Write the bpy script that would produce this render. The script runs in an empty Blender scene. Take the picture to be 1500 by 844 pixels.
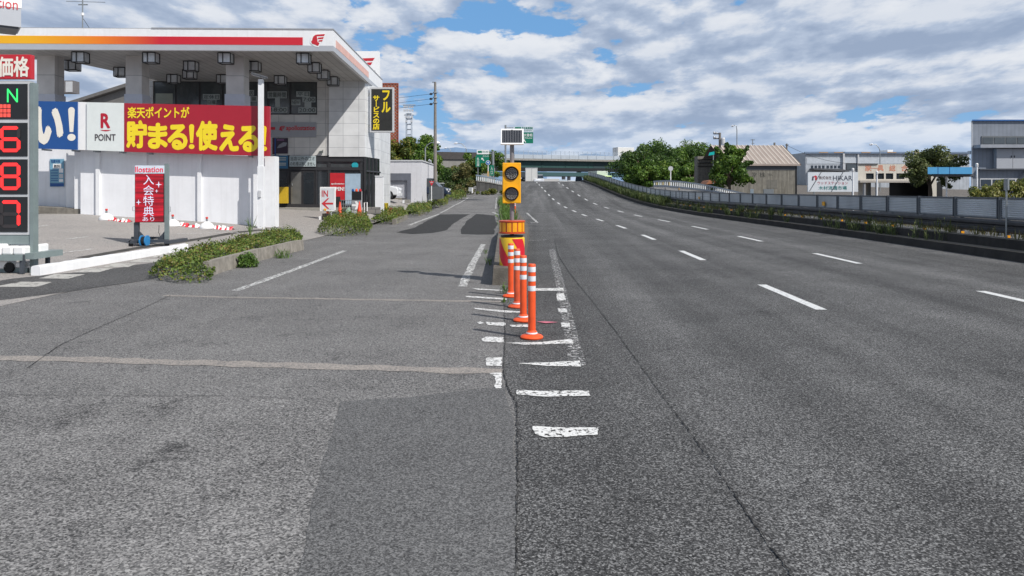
import bpy, math, random
import numpy as np
from mathutils import Vector, Matrix
random.seed(7); RNG = np.random.default_rng(7)
SC = bpy.context.scene; COL = SC.collection
# ------------------------------------------------------------------ camera, sky, sun, exposure
F = 1083.0; HY = 279.0; CAMZ = 1.6; YAW = math.radians(1.957)
cam = bpy.data.cameras.new('camera'); cam.sensor_width = 36; cam.lens = F*36/1500
cam.shift_y = -(422-HY)/1500; cam.clip_end = 6000; cam.clip_start = 0.05
camo = bpy.data.objects.new('camera', cam); COL.objects.link(camo)
camo.location = (0, 0, CAMZ); camo.rotation_euler = (math.pi/2, 0, YAW); SC.camera = camo
RIGHT = Vector((math.cos(YAW), math.sin(YAW), 0)); FWD = Vector((-math.sin(YAW), math.cos(YAW), 0)); UP = Vector((0, 0, 1))
TOSUN = (RIGHT*1.0 - FWD*0.80 + UP*1.27).normalized()
SUN_EL = math.asin(TOSUN.z); SUN_AZ = math.atan2(TOSUN.x, TOSUN.y)
SC.view_settings.view_transform = 'Standard'; SC.view_settings.look = 'None'
SC.view_settings.exposure = -0.10; SC.view_settings.gamma = 1.0
SC.view_settings.use_curve_mapping = False

CLOUD = (7.7, 2.1)
def build_world():
    w = bpy.data.worlds.new('World'); SC.world = w; w.use_nodes = True
    nt = w.node_tree; N = nt.nodes; L = nt.links; N.clear()
    out = N.new('ShaderNodeOutputWorld'); bg = N.new('ShaderNodeBackground'); bg.inputs[1].default_value = 0.082
    L.new(bg.outputs[0], out.inputs[0])
    sky = N.new('ShaderNodeTexSky'); sky.sky_type = 'NISHITA'; sky.sun_disc = False
    sky.sun_elevation = SUN_EL; sky.sun_rotation = SUN_AZ; sky.air_density = 1.0; sky.dust_density = 0.4; sky.ozone_density = 2.2
    tc = N.new('ShaderNodeTexCoord'); sep = N.new('ShaderNodeSeparateXYZ'); L.new(tc.outputs['Generated'], sep.inputs[0])
    def M(op, a, b=None, clamp=False):
        n = N.new('ShaderNodeMath'); n.operation = op; n.use_clamp = clamp
        for i, v in enumerate((a, b)):
            if v is None: continue
            if isinstance(v, (int, float)): n.inputs[i].default_value = v
            else: L.new(v, n.inputs[i])
        return n.outputs[0]
    def ss(v, a, b, lo=0.0, hi=1.0):
        n = N.new('ShaderNodeMapRange'); n.interpolation_type = 'SMOOTHSTEP'; L.new(v, n.inputs[0])
        for i, x in enumerate((a, b, lo, hi)): n.inputs[i+1].default_value = x
        return n.outputs[0]
    z = M('ADD', M('MAXIMUM', sep.outputs[2], 0.0), 0.15)
    u = M('DIVIDE', sep.outputs[0], M('ADD', M('MULTIPLY', z, 0.45), 0.19)); v = M('ADD', M('MULTIPLY', M('LOGARITHM', z, 2.718), 2.3), M('MULTIPLY', sep.outputs[1], 0.05))
    def noise(ou, ov, sc, det, rough, dist=0.0):
        c = N.new('ShaderNodeCombineXYZ'); L.new(M('ADD', u, ou), c.inputs[0]); L.new(M('ADD', v, ov), c.inputs[1])
        n = N.new('ShaderNodeTexNoise'); n.noise_dimensions = '2D'; L.new(c.outputs[0], n.inputs['Vector'])
        n.inputs['Scale'].default_value = sc; n.inputs['Detail'].default_value = det
        n.inputs['Roughness'].default_value = rough; n.inputs['Distortion'].default_value = dist
        return n.outputs[0]
    ou, ov = CLOUD
    n1 = noise(ou, ov, 2.3, 12, 0.56, 0.0)
    n2 = noise(ou+0.02, ov+0.13, 2.3, 7, 0.54, 0.0)        # the same clouds looked up a little higher: tells lit tops from bases
    n3 = noise(ou+7, ov+3, 0.8, 3, 0.5)
    n4 = noise(ou+2, ov+9, 5.5, 8, 0.6)
    dens = M('ADD', n1, M('MULTIPLY', M('SUBTRACT', n3, 0.5), 0.5))
    mask = ss(dens, 0.335, 0.39)
    lit = ss(M('ADD', M('SUBTRACT', n1, n2), M('MULTIPLY', M('SUBTRACT', n4, 0.5), 0.20)), -0.20, 0.16)
    thick = ss(dens, 0.45, 0.70)
    lit2 = M('SUBTRACT', lit, M('MULTIPLY', thick, 0.16), True)
    cr = N.new('ShaderNodeValToRGB'); e = cr.color_ramp.elements
    e[0].position = 0.0; e[0].color = (4.2, 5.3, 7.3, 1); e[1].position = 1.0; e[1].color = (10.3, 10.7, 11.4, 1)
    a = cr.color_ramp.elements.new(0.5); a.color = (6.1, 7.2, 9.1, 1)
    L.new(lit2, cr.inputs[0])
    # open sky between the clouds
    mixs = N.new('ShaderNodeMix'); mixs.data_type = 'RGBA'; mixs.inputs[0].default_value = 0.6
    L.new(sky.outputs[0], mixs.inputs[6]); mixs.inputs[7].default_value = (2.4, 6.2, 12.0, 1)
    mix = N.new('ShaderNodeMix'); mix.data_type = 'RGBA'; L.new(mask, mix.inputs[0])
    L.new(mixs.outputs[2], mix.inputs[6]); L.new(cr.outputs[0], mix.inputs[7])
    hz = ss(sep.outputs[2], 0.0, 0.11, 0.55, 0.0)
    mixh = N.new('ShaderNodeMix'); mixh.data_type = 'RGBA'; L.new(hz, mixh.inputs[0])
    L.new(mix.outputs[2], mixh.inputs[6]); mixh.inputs[7].default_value = (5.6, 8.0, 11.6, 1)
    up = ss(sep.outputs[2], 0.30, 0.75, 1.0, 0.62)            # clearer, deeper sky overhead
    sc = N.new('ShaderNodeVectorMath'); sc.operation = 'SCALE'; L.new(mixh.outputs[2], sc.inputs[0]); L.new(up, sc.inputs[3])
    L.new(sc.outputs[0], bg.inputs[0])
build_world()
sl = bpy.data.lights.new('sun', 'SUN'); sl.energy = 5.0; sl.angle = math.radians(0.5); sl.color = (1.0, 0.955, 0.89)
so = bpy.data.objects.new('sun', sl); COL.objects.link(so); so.rotation_euler = (-TOSUN).to_track_quat('-Z', 'Y').to_euler()

# ------------------------------------------------------------------ materials
MATS = {}
def mat(name, col, rough=0.6, metal=0.0, var=0.12, vs=3.0, bump=0.0, bs=40.0, emis=None, es=0.0, spec=0.5, stain=0.0):
    if name in MATS: return MATS[name]
    m = bpy.data.materials.new(name); m.use_nodes = True; MATS[name] = m
    nt = m.node_tree; N = nt.nodes; L = nt.links; b = N['Principled BSDF']
    b.inputs['Roughness'].default_value = rough; b.inputs['Metallic'].default_value = metal
    b.inputs['Specular IOR Level'].default_value = spec
    tc = N.new('ShaderNodeTexCoord')
    n = N.new('ShaderNodeTexNoise'); n.inputs['Scale'].default_value = vs; n.inputs['Detail'].default_value = 6; n.inputs['Roughness'].default_value = 0.65
    L.new(tc.outputs['Object'], n.inputs['Vector'])
    r = N.new('ShaderNodeValToRGB'); e = r.color_ramp.elements
    e[0].position = 0.3; e[1].position = 0.7
    e[0].color = tuple(c*(1-var) for c in col)+(1,); e[1].color = tuple(min(1, c*(1+var)) for c in col)+(1,)
    L.new(n.outputs[0], r.inputs[0]); last = r.outputs[0]
    if stain:                                     # run-down streaks of grime
        mp = N.new('ShaderNodeMapping'); mp.inputs['Scale'].default_value = (6, 6, 0.35); L.new(tc.outputs['Object'], mp.inputs[0])
        n2 = N.new('ShaderNodeTexNoise'); n2.inputs['Scale'].default_value = 1.2; n2.inputs['Detail'].default_value = 5; L.new(mp.outputs[0], n2.inputs['Vector'])
        mr = N.new('ShaderNodeMapRange'); L.new(n2.outputs[0], mr.inputs[0]); mr.inputs[1].default_value = 0.48; mr.inputs[2].default_value = 0.75
        mr.inputs[3].default_value = 0; mr.inputs[4].default_value = stain
        mx = N.new('ShaderNodeMix'); mx.data_type = 'RGBA'; L.new(mr.outputs[0], mx.inputs[0]); L.new(last, mx.inputs[6])
        mx.inputs[7].default_value = (col[0]*0.4, col[1]*0.38, col[2]*0.34, 1); last = mx.outputs[2]
    L.new(last, b.inputs['Base Color'])
    if bump:
        n3 = N.new('ShaderNodeTexNoise'); n3.inputs['Scale'].default_value = bs; n3.inputs['Detail'].default_value = 3
        L.new(tc.outputs['Object'], n3.inputs['Vector'])
        bp = N.new('ShaderNodeBump'); bp.inputs['Strength'].default_value = bump; bp.inputs['Distance'].default_value = 0.02
        L.new(n3.outputs[0], bp.inputs['Height']); L.new(bp.outputs[0], b.inputs['Normal'])
    if emis:
        b.inputs['Emission Color'].default_value = tuple(emis)+(1,); b.inputs['Emission Strength'].default_value = es
    return m

def asphalt(name, dark, mid, light, agg=95.0, blot=0.25, streak=0.0, warm=0.0, bump=0.6, blotscale=0.5, dense=0.5, spots=0.1):
    m = bpy.data.materials.new(name); m.use_nodes = True; MATS[name] = m
    nt = m.node_tree; N = nt.nodes; L = nt.links; b = N['Principled BSDF']
    b.inputs['Roughness'].default_value = 0.85; b.inputs['Specular IOR Level'].default_value = 0.3
    tc = N.new('ShaderNodeTexCoord')
    def mathn(op, a, bb):
        n = N.new('ShaderNodeMath'); n.operation = op
        for i, v in enumerate((a, bb)):
            if isinstance(v, (int, float)): n.inputs[i].default_value = v
            else: L.new(v, n.inputs[i])
        return n.outputs[0]
    vo = N.new('ShaderNodeTexVoronoi'); vo.inputs['Scale'].default_value = agg; L.new(tc.outputs['Object'], vo.inputs['Vector'])
    sepc = N.new('ShaderNodeSeparateColor'); L.new(vo.outputs['Color'], sepc.inputs[0])
    vo2 = N.new('ShaderNodeTexNoise'); vo2.inputs['Scale'].default_value = agg*0.42; vo2.inputs['Detail'].default_value = 3
    L.new(tc.outputs['Object'], vo2.inputs['Vector'])
    big = N.new('ShaderNodeTexNoise'); big.inputs['Scale'].default_value = blotscale; big.inputs['Detail'].default_value = 7; big.inputs['Roughness'].default_value = 0.62
    L.new(tc.outputs['Object'], big.inputs['Vector'])
    v = mathn('ADD', mathn('MULTIPLY', sepc.outputs[0], 0.52), mathn('MULTIPLY', vo2.outputs[0], 0.54))
    v = mathn('ADD', v, mathn('MULTIPLY', mathn('SUBTRACT', big.outputs[0], 0.5), blot))
    st = N.new('ShaderNodeTexNoise'); st.inputs['Scale'].default_value = 1.9; st.inputs['Detail'].default_value = 6; st.inputs['Roughness'].default_value = 0.7; L.new(tc.outputs['Object'], st.inputs['Vector'])
    ms = N.new('ShaderNodeMapRange'); L.new(st.outputs[0], ms.inputs[0]); ms.inputs[1].default_value = 0.58; ms.inputs[2].default_value = 0.72; ms.inputs[3].default_value = 0; ms.inputs[4].default_value = -spots
    v = mathn('ADD', v, ms.outputs[0])                       # oil spots and polished blotches
    if streak:
        mp = N.new('ShaderNodeMapping'); mp.inputs['Scale'].default_value = (1.1, 0.018, 1); L.new(tc.outputs['Object'], mp.inputs[0])
        s = N.new('ShaderNodeTexNoise'); s.inputs['Scale'].default_value = 1.0; s.inputs['Detail'].default_value = 3; L.new(mp.outputs[0], s.inputs['Vector'])
        v = mathn('ADD', v, mathn('MULTIPLY', mathn('SUBTRACT', s.outputs[0], 0.5), streak))
    r = N.new('ShaderNodeValToRGB'); e = r.color_ramp.elements
    e[0].position = 0.22; e[0].color = (dark, dark, dark*1.03, 1); e[1].position = 0.95; e[1].color = (light*(1+warm), light, light*(1-warm), 1)
    a = r.color_ramp.elements.new(dense); a.color = (mid*(1+warm), mid, mid*(1.02-warm), 1)
    L.new(v, r.inputs[0]); L.new(r.outputs[0], b.inputs['Base Color'])
    bp = N.new('ShaderNodeBump'); bp.inputs['Strength'].default_value = bump; bp.inputs['Distance'].default_value = 0.006
    L.new(mathn('ADD', sepc.outputs[1], vo2.outputs[0]), bp.inputs['Height']); L.new(bp.outputs[0], b.inputs['Normal'])
    return m

def worn_paint(name, col, under, wear=0.5, scale=9.0):
    m = bpy.data.materials.new(name); m.use_nodes = True; MATS[name] = m
    nt = m.node_tree; N = nt.nodes; L = nt.links; b = N['Principled BSDF']; b.inputs['Roughness'].default_value = 0.7
    tc = N.new('ShaderNodeTexCoord')
    n = N.new('ShaderNodeTexNoise'); n.inputs['Scale'].default_value = scale; n.inputs['Detail'].default_value = 9; n.inputs['Roughness'].default_value = 0.75
    L.new(tc.outputs['Object'], n.inputs['Vector'])
    mr = N.new('ShaderNodeMapRange'); L.new(n.outputs[0], mr.inputs[0]); mr.inputs[1].default_value = wear-0.025; mr.inputs[2].default_value = wear+0.025
    b.inputs['Base Color'].default_value = tuple(col)+(1,)
    n2 = N.new('ShaderNodeTexNoise'); n2.inputs['Scale'].default_value = 60; n2.inputs['Detail'].default_value = 4; L.new(tc.outputs['Object'], n2.inputs['Vector'])
    r = N.new('ShaderNodeValToRGB'); r.color_ramp.elements[0].position = 0.3; r.color_ramp.elements[1].position = 0.7
    r.color_ramp.elements[0].color = tuple(c*0.72 for c in col)+(1,); r.color_ramp.elements[1].color = tuple(col)+(1,)
    L.new(n2.outputs[0], r.inputs[0]); L.new(r.outputs[0], b.inputs['Base Color'])
    tr = N.new('ShaderNodeBsdfTransparent'); mx = N.new('ShaderNodeMixShader'); L.new(mr.outputs[0], mx.inputs[0])
    L.new(tr.outputs[0], mx.inputs[1]); L.new(b.outputs[0], mx.inputs[2]); L.new(mx.outputs[0], N['Material Output'].inputs[0])
    return m

def leaf_mat(name, cols, trans=0.25, big=0.6):
    m = bpy.data.materials.new(name); m.use_nodes = True; MATS[name] = m
    nt = m.node_tree; N = nt.nodes; L = nt.links; b = N['Principled BSDF']; out = N['Material Output']
    b.inputs['Roughness'].default_value = 0.5; b.inputs['Specular IOR Level'].default_value = 0.35
    g = N.new('ShaderNodeNewGeometry'); tc = N.new('ShaderNodeTexCoord')
    n = N.new('ShaderNodeTexNoise'); n.inputs['Scale'].default_value = big; n.inputs['Detail'].default_value = 3; L.new(tc.outputs['Object'], n.inputs['Vector'])
    ad = N.new('ShaderNodeMath'); ad.operation = 'MULTIPLY_ADD'; L.new(g.outputs['Random Per Island'], ad.inputs[0]); ad.inputs[1].default_value = 0.55; L.new(n.outputs[0], ad.inputs[2])
    sb = N.new('ShaderNodeMath'); sb.operation = 'SUBTRACT'; L.new(ad.outputs[0], sb.inputs[0]); sb.inputs[1].default_value = 0.27
    r = N.new('ShaderNodeValToRGB'); e = r.color_ramp.elements
    e[0].position = 0.1; e[0].color = tuple(cols[0])+(1,); e[1].position = 0.9; e[1].color = tuple(cols[-1])+(1,)
    for i, c in enumerate(cols[1:-1]):
        a = r.color_ramp.elements.new(0.1+0.8*(i+1)/(len(cols)-1)); a.color = tuple(c)+(1,)
    L.new(sb.outputs[0], r.inputs[0]); L.new(r.outputs[0], b.inputs['Base Color'])
    t = N.new('ShaderNodeBsdfTranslucent'); L.new(r.outputs[0], t.inputs[0])
    mx = N.new('ShaderNodeMixShader'); mx.inputs[0].default_value = trans; L.new(b.outputs[0], mx.inputs[1]); L.new(t.outputs[0], mx.inputs[2])
    L.new(mx.outputs[0], out.inputs[0])
    return m

def pattern_mat(name, c1, c2, w, h, mortar=0.02, axis='XZ', rough=0.4, offset=0.0, var=0.05):
    """panels, tiles or blocks with joints (Brick Texture in metres)"""
    m = bpy.data.materials.new(name); m.use_nodes = True; MATS[name] = m
    nt = m.node_tree; N = nt.nodes; L = nt.links; b = N['Principled BSDF']; b.inputs['Roughness'].default_value = rough
    tc = N.new('ShaderNodeTexCoord'); s = N.new('ShaderNodeSeparateXYZ'); L.new(tc.outputs['Object'], s.inputs[0])
    c = N.new('ShaderNodeCombineXYZ')
    if axis == 'XZ':
        ad = N.new('ShaderNodeMath'); ad.operation = 'ADD'; L.new(s.outputs[0], ad.inputs[0]); L.new(s.outputs[1], ad.inputs[1])
        L.new(ad.outputs[0], c.inputs[0]); L.new(s.outputs[2], c.inputs[1])
    else: L.new(s.outputs[0], c.inputs[0]); L.new(s.outputs[1], c.inputs[1])
    br = N.new('ShaderNodeTexBrick'); L.new(c.outputs[0], br.inputs['Vector']); br.offset = offset
    br.inputs['Color1'].default_value = tuple(x*(1-var) for x in c1)+(1,); br.inputs['Color2'].default_value = tuple(x*(1+var) for x in c1)+(1,); br.inputs['Mortar'].default_value = tuple(c2)+(1,)
    br.inputs['Scale'].default_value = 1; br.inputs['Brick Width'].default_value = w; br.inputs['Row Height'].default_value = h
    br.inputs['Mortar Size'].default_value = mortar; br.inputs['Bias'].default_value = 0
    n = N.new('ShaderNodeTexNoise'); n.inputs['Scale'].default_value = 1.7; n.inputs['Detail'].default_value = 7; L.new(tc.outputs['Object'], n.inputs['Vector'])
    mr = N.new('ShaderNodeMapRange'); L.new(n.outputs[0], mr.inputs[0]); mr.inputs[1].default_value = 0.3; mr.inputs[2].default_value = 0.7; mr.inputs[3].default_value = 0.86; mr.inputs[4].default_value = 1.08
    mx = N.new('ShaderNodeMix'); mx.data_type = 'RGBA'; mx.blend_type = 'MULTIPLY'; mx.inputs[0].default_value = 1
    L.new(br.outputs[0], mx.inputs[6]); L.new(mr.outputs[0], mx.inputs[7]); L.new(mx.outputs[2], b.inputs['Base Color'])
    return m

def glass(name, col=(0.02, 0.025, 0.03), rough=0.06):
    if name in MATS: return MATS[name]
    m = mat(name, col, rough=rough, var=0.25, vs=1.5, spec=0.9); return m

white = mat('white_paint', (0.78, 0.79, 0.81), 0.5, var=0.05, stain=0.10)
cleanwhite = mat('clean_white', (0.82, 0.82, 0.82), 0.45, var=0.03)
wallwhite = mat('white_wall_panel', (0.76, 0.77, 0.80), 0.6, var=0.06, vs=1.2, stain=0.12)
lightgrey = mat('light_grey', (0.52, 0.53, 0.55), 0.5, var=0.08)
midgrey = mat('mid_grey', (0.30, 0.31, 0.33), 0.5, var=0.1)
darkgrey = mat('dark_grey', (0.08, 0.085, 0.095), 0.5, var=0.2)
black = mat('black', (0.014, 0.015, 0.017), 0.4, var=0.2)
red = mat('sign_red', (0.52, 0.018, 0.03), 0.4, var=0.05)
redtext = mat('red_text', (0.55, 0.03, 0.04), 0.4, var=0.05)
yellow = mat('sign_yellow', (0.86, 0.66, 0.02), 0.4, var=0.04)
blue = mat('sign_blue', (0.012, 0.075, 0.27), 0.4, var=0.05)
cream = mat('cream_text', (0.80, 0.76, 0.68), 0.5, var=0.03)
boardwhite = mat('board_white', (0.70, 0.74, 0.73), 0.45, var=0.04)
orange = mat('post_orange', (0.86, 0.10, 0.02), 0.5, var=0.14, vs=7, stain=0.4)
orangedull = mat('post_orange_dirty', (0.72, 0.10, 0.03), 0.55, var=0.25, vs=8, stain=0.6)
refl = mat('reflective_white', (0.72, 0.74, 0.78), 0.35, var=0.08, vs=20)
amber = mat('beacon_yellow', (0.88, 0.42, 0.005), 0.45, var=0.10, vs=5, stain=0.25)
amberdark = mat('amber_reflector', (0.85, 0.36, 0.01), 0.3, var=0.1, vs=12)
steel = mat('galvanised_steel', (0.32, 0.34, 0.35), 0.45, 0.6, var=0.18, vs=5)
greensteel = mat('grey_green_steel', (0.22, 0.27, 0.27), 0.5, 0.2, var=0.12)
darksteel = mat('dark_steel', (0.07, 0.08, 0.095), 0.5, 0.3, var=0.15)
concrete = mat('concrete', (0.27, 0.26, 0.24), 0.9, var=0.25, vs=4, bump=0.4, bs=60, stain=0.3)
oldconcrete = mat('old_concrete', (0.20, 0.185, 0.16), 0.9, var=0.35, vs=4, bump=0.5, bs=45, stain=0.6)
darkconcrete = mat('mossy_dark_concrete', (0.055, 0.053, 0.048), 0.95, var=0.5, vs=2.2, bump=0.5, bs=40, stain=0.4)
ductgreen = mat('girder_green', (0.026, 0.085, 0.080), 0.5, var=0.18, vs=0.4, stain=0.3)
hwgreen = mat('highway_green', (0.0, 0.17, 0.10), 0.4, var=0.05)
tyre = mat('tyre', (0.018, 0.018, 0.02), 0.8, var=0.2)
bark = mat('bark', (0.09, 0.068, 0.05), 0.9, var=0.4, vs=6)
polewood = mat('utility_pole_grey', (0.21, 0.19, 0.17), 0.85, var=0.2, vs=3, stain=0.25)
glassd = glass('dark_glass'); glassm = glass('grey_glass', (0.06, 0.07, 0.075), 0.12); carglass = glass('car_glass', (0.03, 0.035, 0.04))
ledred = mat('led_red', (0.5, 0.02, 0.02), 0.5, emis=(1.0, 0.03, 0.03), es=1.15)
leddim = mat('led_unlit', (0.035, 0.03, 0.032), 0.5)
ledgreen = mat('led_green', (0.02, 0.4, 0.1), 0.5, emis=(0.05, 1.0, 0.22), es=0.9)
M_main = asphalt('main_asphalt', 0.010, 0.070, 0.38, agg=125, blot=0.26, streak=0.42, bump=0.9, dense=0.55)
M_serv = asphalt('service_asphalt', 0.03, 0.138, 0.38, agg=112, blot=0.34, streak=0.10, warm=0.02, bump=0.8, spots=0.16)
M_coarse = asphalt('coarse_worn_asphalt', 0.03, 0.142, 0.42, agg=112, blot=0.5, warm=0.02, bump=1.0, blotscale=1.1, spots=0.3)
M_smooth = asphalt('smooth_patch_asphalt', 0.035, 0.100, 0.26, agg=135, blot=0.16, bump=0.6)
M_darkp = asphalt('new_dark_asphalt', 0.008, 0.026, 0.085, agg=80, blot=0.12, bump=0.5)
M_tan = asphalt('tan_joint_fill', 0.12, 0.25, 0.38, agg=100, blot=0.3, warm=0.10, blotscale=2.0)
M_fore = asphalt('forecourt_concrete', 0.16, 0.28, 0.42, agg=60, blot=0.40, warm=0.07, bump=0.3, blotscale=0.35)
M_ground = asphalt('ground_earth', 0.05, 0.11, 0.2, agg=20, blot=0.5, warm=0.12)
M_crack = asphalt('crack_tar', 0.006, 0.022, 0.12, agg=60, blot=0.5, blotscale=3)
P_fresh = worn_paint('white_road_paint', (0.72, 0.73, 0.73), 0.07, 0.405, 16)
P_worn = worn_paint('worn_road_paint', (0.72, 0.72, 0.71), 0.09, 0.495, 13)
P_hatch = worn_paint('hatch_road_paint', (0.78, 0.78, 0.77), 0.07, 0.455, 24)
P_faint = worn_paint('faint_road_paint', (0.62, 0.62, 0.62), 0.07, 0.545, 18)
P_block = worn_paint('pale_paving', (0.50, 0.49, 0.46), 0.07, 0.42, 6)

# ------------------------------------------------------------------ mesh helpers
class MB:
    def __init__(s): s.v = []; s.f = []; s.mi = []; s.m = 0
    def face(s, pts):
        i = len(s.v); s.v += [tuple(p) for p in pts]; s.f.append(tuple(range(i, i+len(pts)))); s.mi.append(s.m); return s
    def box(s, x0, x1, y0, y1, z0, z1):
        i = len(s.v)
        s.v += [(x0,y0,z0),(x1,y0,z0),(x1,y1,z0),(x0,y1,z0),(x0,y0,z1),(x1,y0,z1),(x1,y1,z1),(x0,y1,z1)]
        for f in ((0,3,2,1),(4,5,6,7),(0,1,5,4),(1,2,6,5),(2,3,7,6),(3,0,4,7)): s.f.append(tuple(i+k for k in f)); s.mi.append(s.m)
        return s
    def prism(s, poly, y0, y1):
        """outline in x,z (counter-clockwise from the front), extruded from y0 to y1"""
        n = len(poly); i = len(s.v)
        s.v += [(x, y0, z) for x, z in poly]+[(x, y1, z) for x, z in poly]
        s.f.append(tuple(range(i, i+n))); s.f.append(tuple(range(i+2*n-1, i+n-1, -1))); s.mi += [s.m]*2
        for k in range(n): s.f.append((i+k, i+n+k, i+n+(k+1) % n, i+(k+1) % n)); s.mi.append(s.m)
        return s
    def slab(s, poly, z0, z1):
        n = len(poly); i = len(s.v)
        s.v += [(x, y, z0) for x, y in poly]+[(x, y, z1) for x, y in poly]
        s.f.append(tuple(range(i+n-1, i-1, -1))); s.f.append(tuple(range(i+n, i+2*n))); s.mi += [s.m]*2
        for k in range(n): s.f.append((i+k, i+(k+1) % n, i+n+(k+1) % n, i+n+k)); s.mi.append(s.m)
        return s
    def tube(s, pts, r, n=8, caps=True):
        pts = [Vector(p) for p in pts]; rs = r if isinstance(r, (list, tuple)) else [r]*len(pts)
        i0 = len(s.v)
        for k, p in enumerate(pts):
            d = (pts[min(k+1, len(pts)-1)]-pts[max(k-1, 0)]).normalized()
            a = d.cross(Vector((0, 0, 1)) if abs(d.z) < 0.9 else Vector((0, 1, 0))).normalized(); b = d.cross(a)
            for j in range(n):
                t = 2*math.pi*j/n; s.v.append(tuple(p+(a*math.cos(t)+b*math.sin(t))*rs[k]))
        for k in range(len(pts)-1):
            for j in range(n):
                a0 = i0+k*n+j; a1 = i0+k*n+(j+1) % n; s.f.append((a0, a1, a1+n, a0+n)); s.mi.append(s.m)
        if caps:
            s.f.append(tuple(range(i0+n-1, i0-1, -1))); k = i0+(len(pts)-1)*n; s.f.append(tuple(range(k, k+n))); s.mi += [s.m]*2
        return s
    def lathe(s, prof, cx=0, cy=0, n=20, axis='z', m_of=None):
        i0 = len(s.v)
        for (r, z) in prof:
            for j in range(n):
                t = 2*math.pi*j/n
                s.v.append((cx+r*math.cos(t), cy+r*math.sin(t), z) if axis == 'z' else (cx+r*math.cos(t), z, cy+r*math.sin(t)))
        for k in range(len(prof)-1):
            for j in range(n):
                a0 = i0+k*n+j; a1 = i0+k*n+(j+1) % n
                s.f.append((a0, a1, a1+n, a0+n) if axis == 'z' else (a0, a0+n, a1+n, a1)); s.mi.append(m_of(k) if m_of else s.m)
        s.f.append(tuple(range(i0+n-1, i0-1, -1))); k = i0+(len(prof)-1)*n; s.f.append(tuple(range(k, k+n))); s.mi += [s.m]*2
        return s
    def build(s, name, mats, parent=None, smooth=False, bevel=0.0, loc=None, rz=0.0):
        me = bpy.data.meshes.new(name); me.from_pydata(s.v, [], s.f)
        for m in (mats if isinstance(mats, (list, tuple)) else [mats]): me.materials.append(m)
        me.polygons.foreach_set('material_index', s.mi); 
        if smooth:
            me.polygons.foreach_set('use_smooth', [True]*len(me.polygons)); me.set_sharp_from_angle(angle=math.radians(40))
        me.update(); o = bpy.data.objects.new(name, me); COL.objects.link(o)
        if parent is not None: o.parent = parent
        if loc is not None: o.location = loc
        o.rotation_euler.z = rz
        if bevel:
            b = o.modifiers.new('bevel', 'BEVEL'); b.width = bevel; b.segments = 2; b.limit_method = 'ANGLE'; b.angle_limit = math.radians(40)
        return o
def tag(o, label=None, cat=None, group=None, kind=None):
    if label: o['label'] = label
    if cat: o['category'] = cat
    if group: o['group'] = group
    if kind: o['kind'] = kind
    return o
def struct(name, mb, m, **k): return tag(mb.build(name, m, **k), kind='structure')
def ray(px, py): return FWD+RIGHT*((px-750)/F)+UP*((HY-py)/F)
def P(px, py, Z): return Vector((0, 0, CAMZ))+ray(px, py)*Z

class Thing:
    """an Empty at the thing's base; q() turns a photo position on its local plane y into local x, z"""
    def __init__(s, name, label, cat, loc, rz=YAW, group=None):
        s.e = bpy.data.objects.new(name, None); COL.objects.link(s.e); s.e.empty_display_size = 0.2
        s.o = Vector(loc); s.rz = rz; s.e.location = s.o; s.e.rotation_euler.z = rz
        tag(s.e, label, cat, group); s.R = Matrix.Rotation(-rz, 3, 'Z')
    def q(s, px, py, y=0.0):
        lo = s.R @ (Vector((0, 0, CAMZ))-s.o); ld = s.R @ ray(px, py); t = (y-lo.y)/ld.y; p = lo+ld*t; return p.x, p.z
    def rect(s, r, y=0.0):
        xa, zb = s.q(r[0], r[3], y); xb, _ = s.q(r[2], r[3], y); _, zt = s.q((r[0]+r[2])/2, r[1], y); _, zb = s.q((r[0]+r[2])/2, r[3], y)
        return xa, xb, zb, zt
    def pbox(s, name, r, y, d, m, parent=None, bevel=0.0):
        xa, xb, zb, zt = s.rect(r, y); return MB().box(xa, xb, y, y+d, zb, zt).build(name, m, parent or s.e, bevel=bevel)
    def part(s, name, mb, m, parent=None, **k): return mb.build(name, m, parent or s.e, **k)
    def text(s, name, body, r, y, m, bold=0.0, parent=None, lines=1.0, d=0.006, keep=False):
        xa, xb, zb, zt = s.rect(r, y); return text_obj(name, body, xa, xb, zb, zt, y, m, bold, parent or s.e, lines, d, keep)
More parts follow.
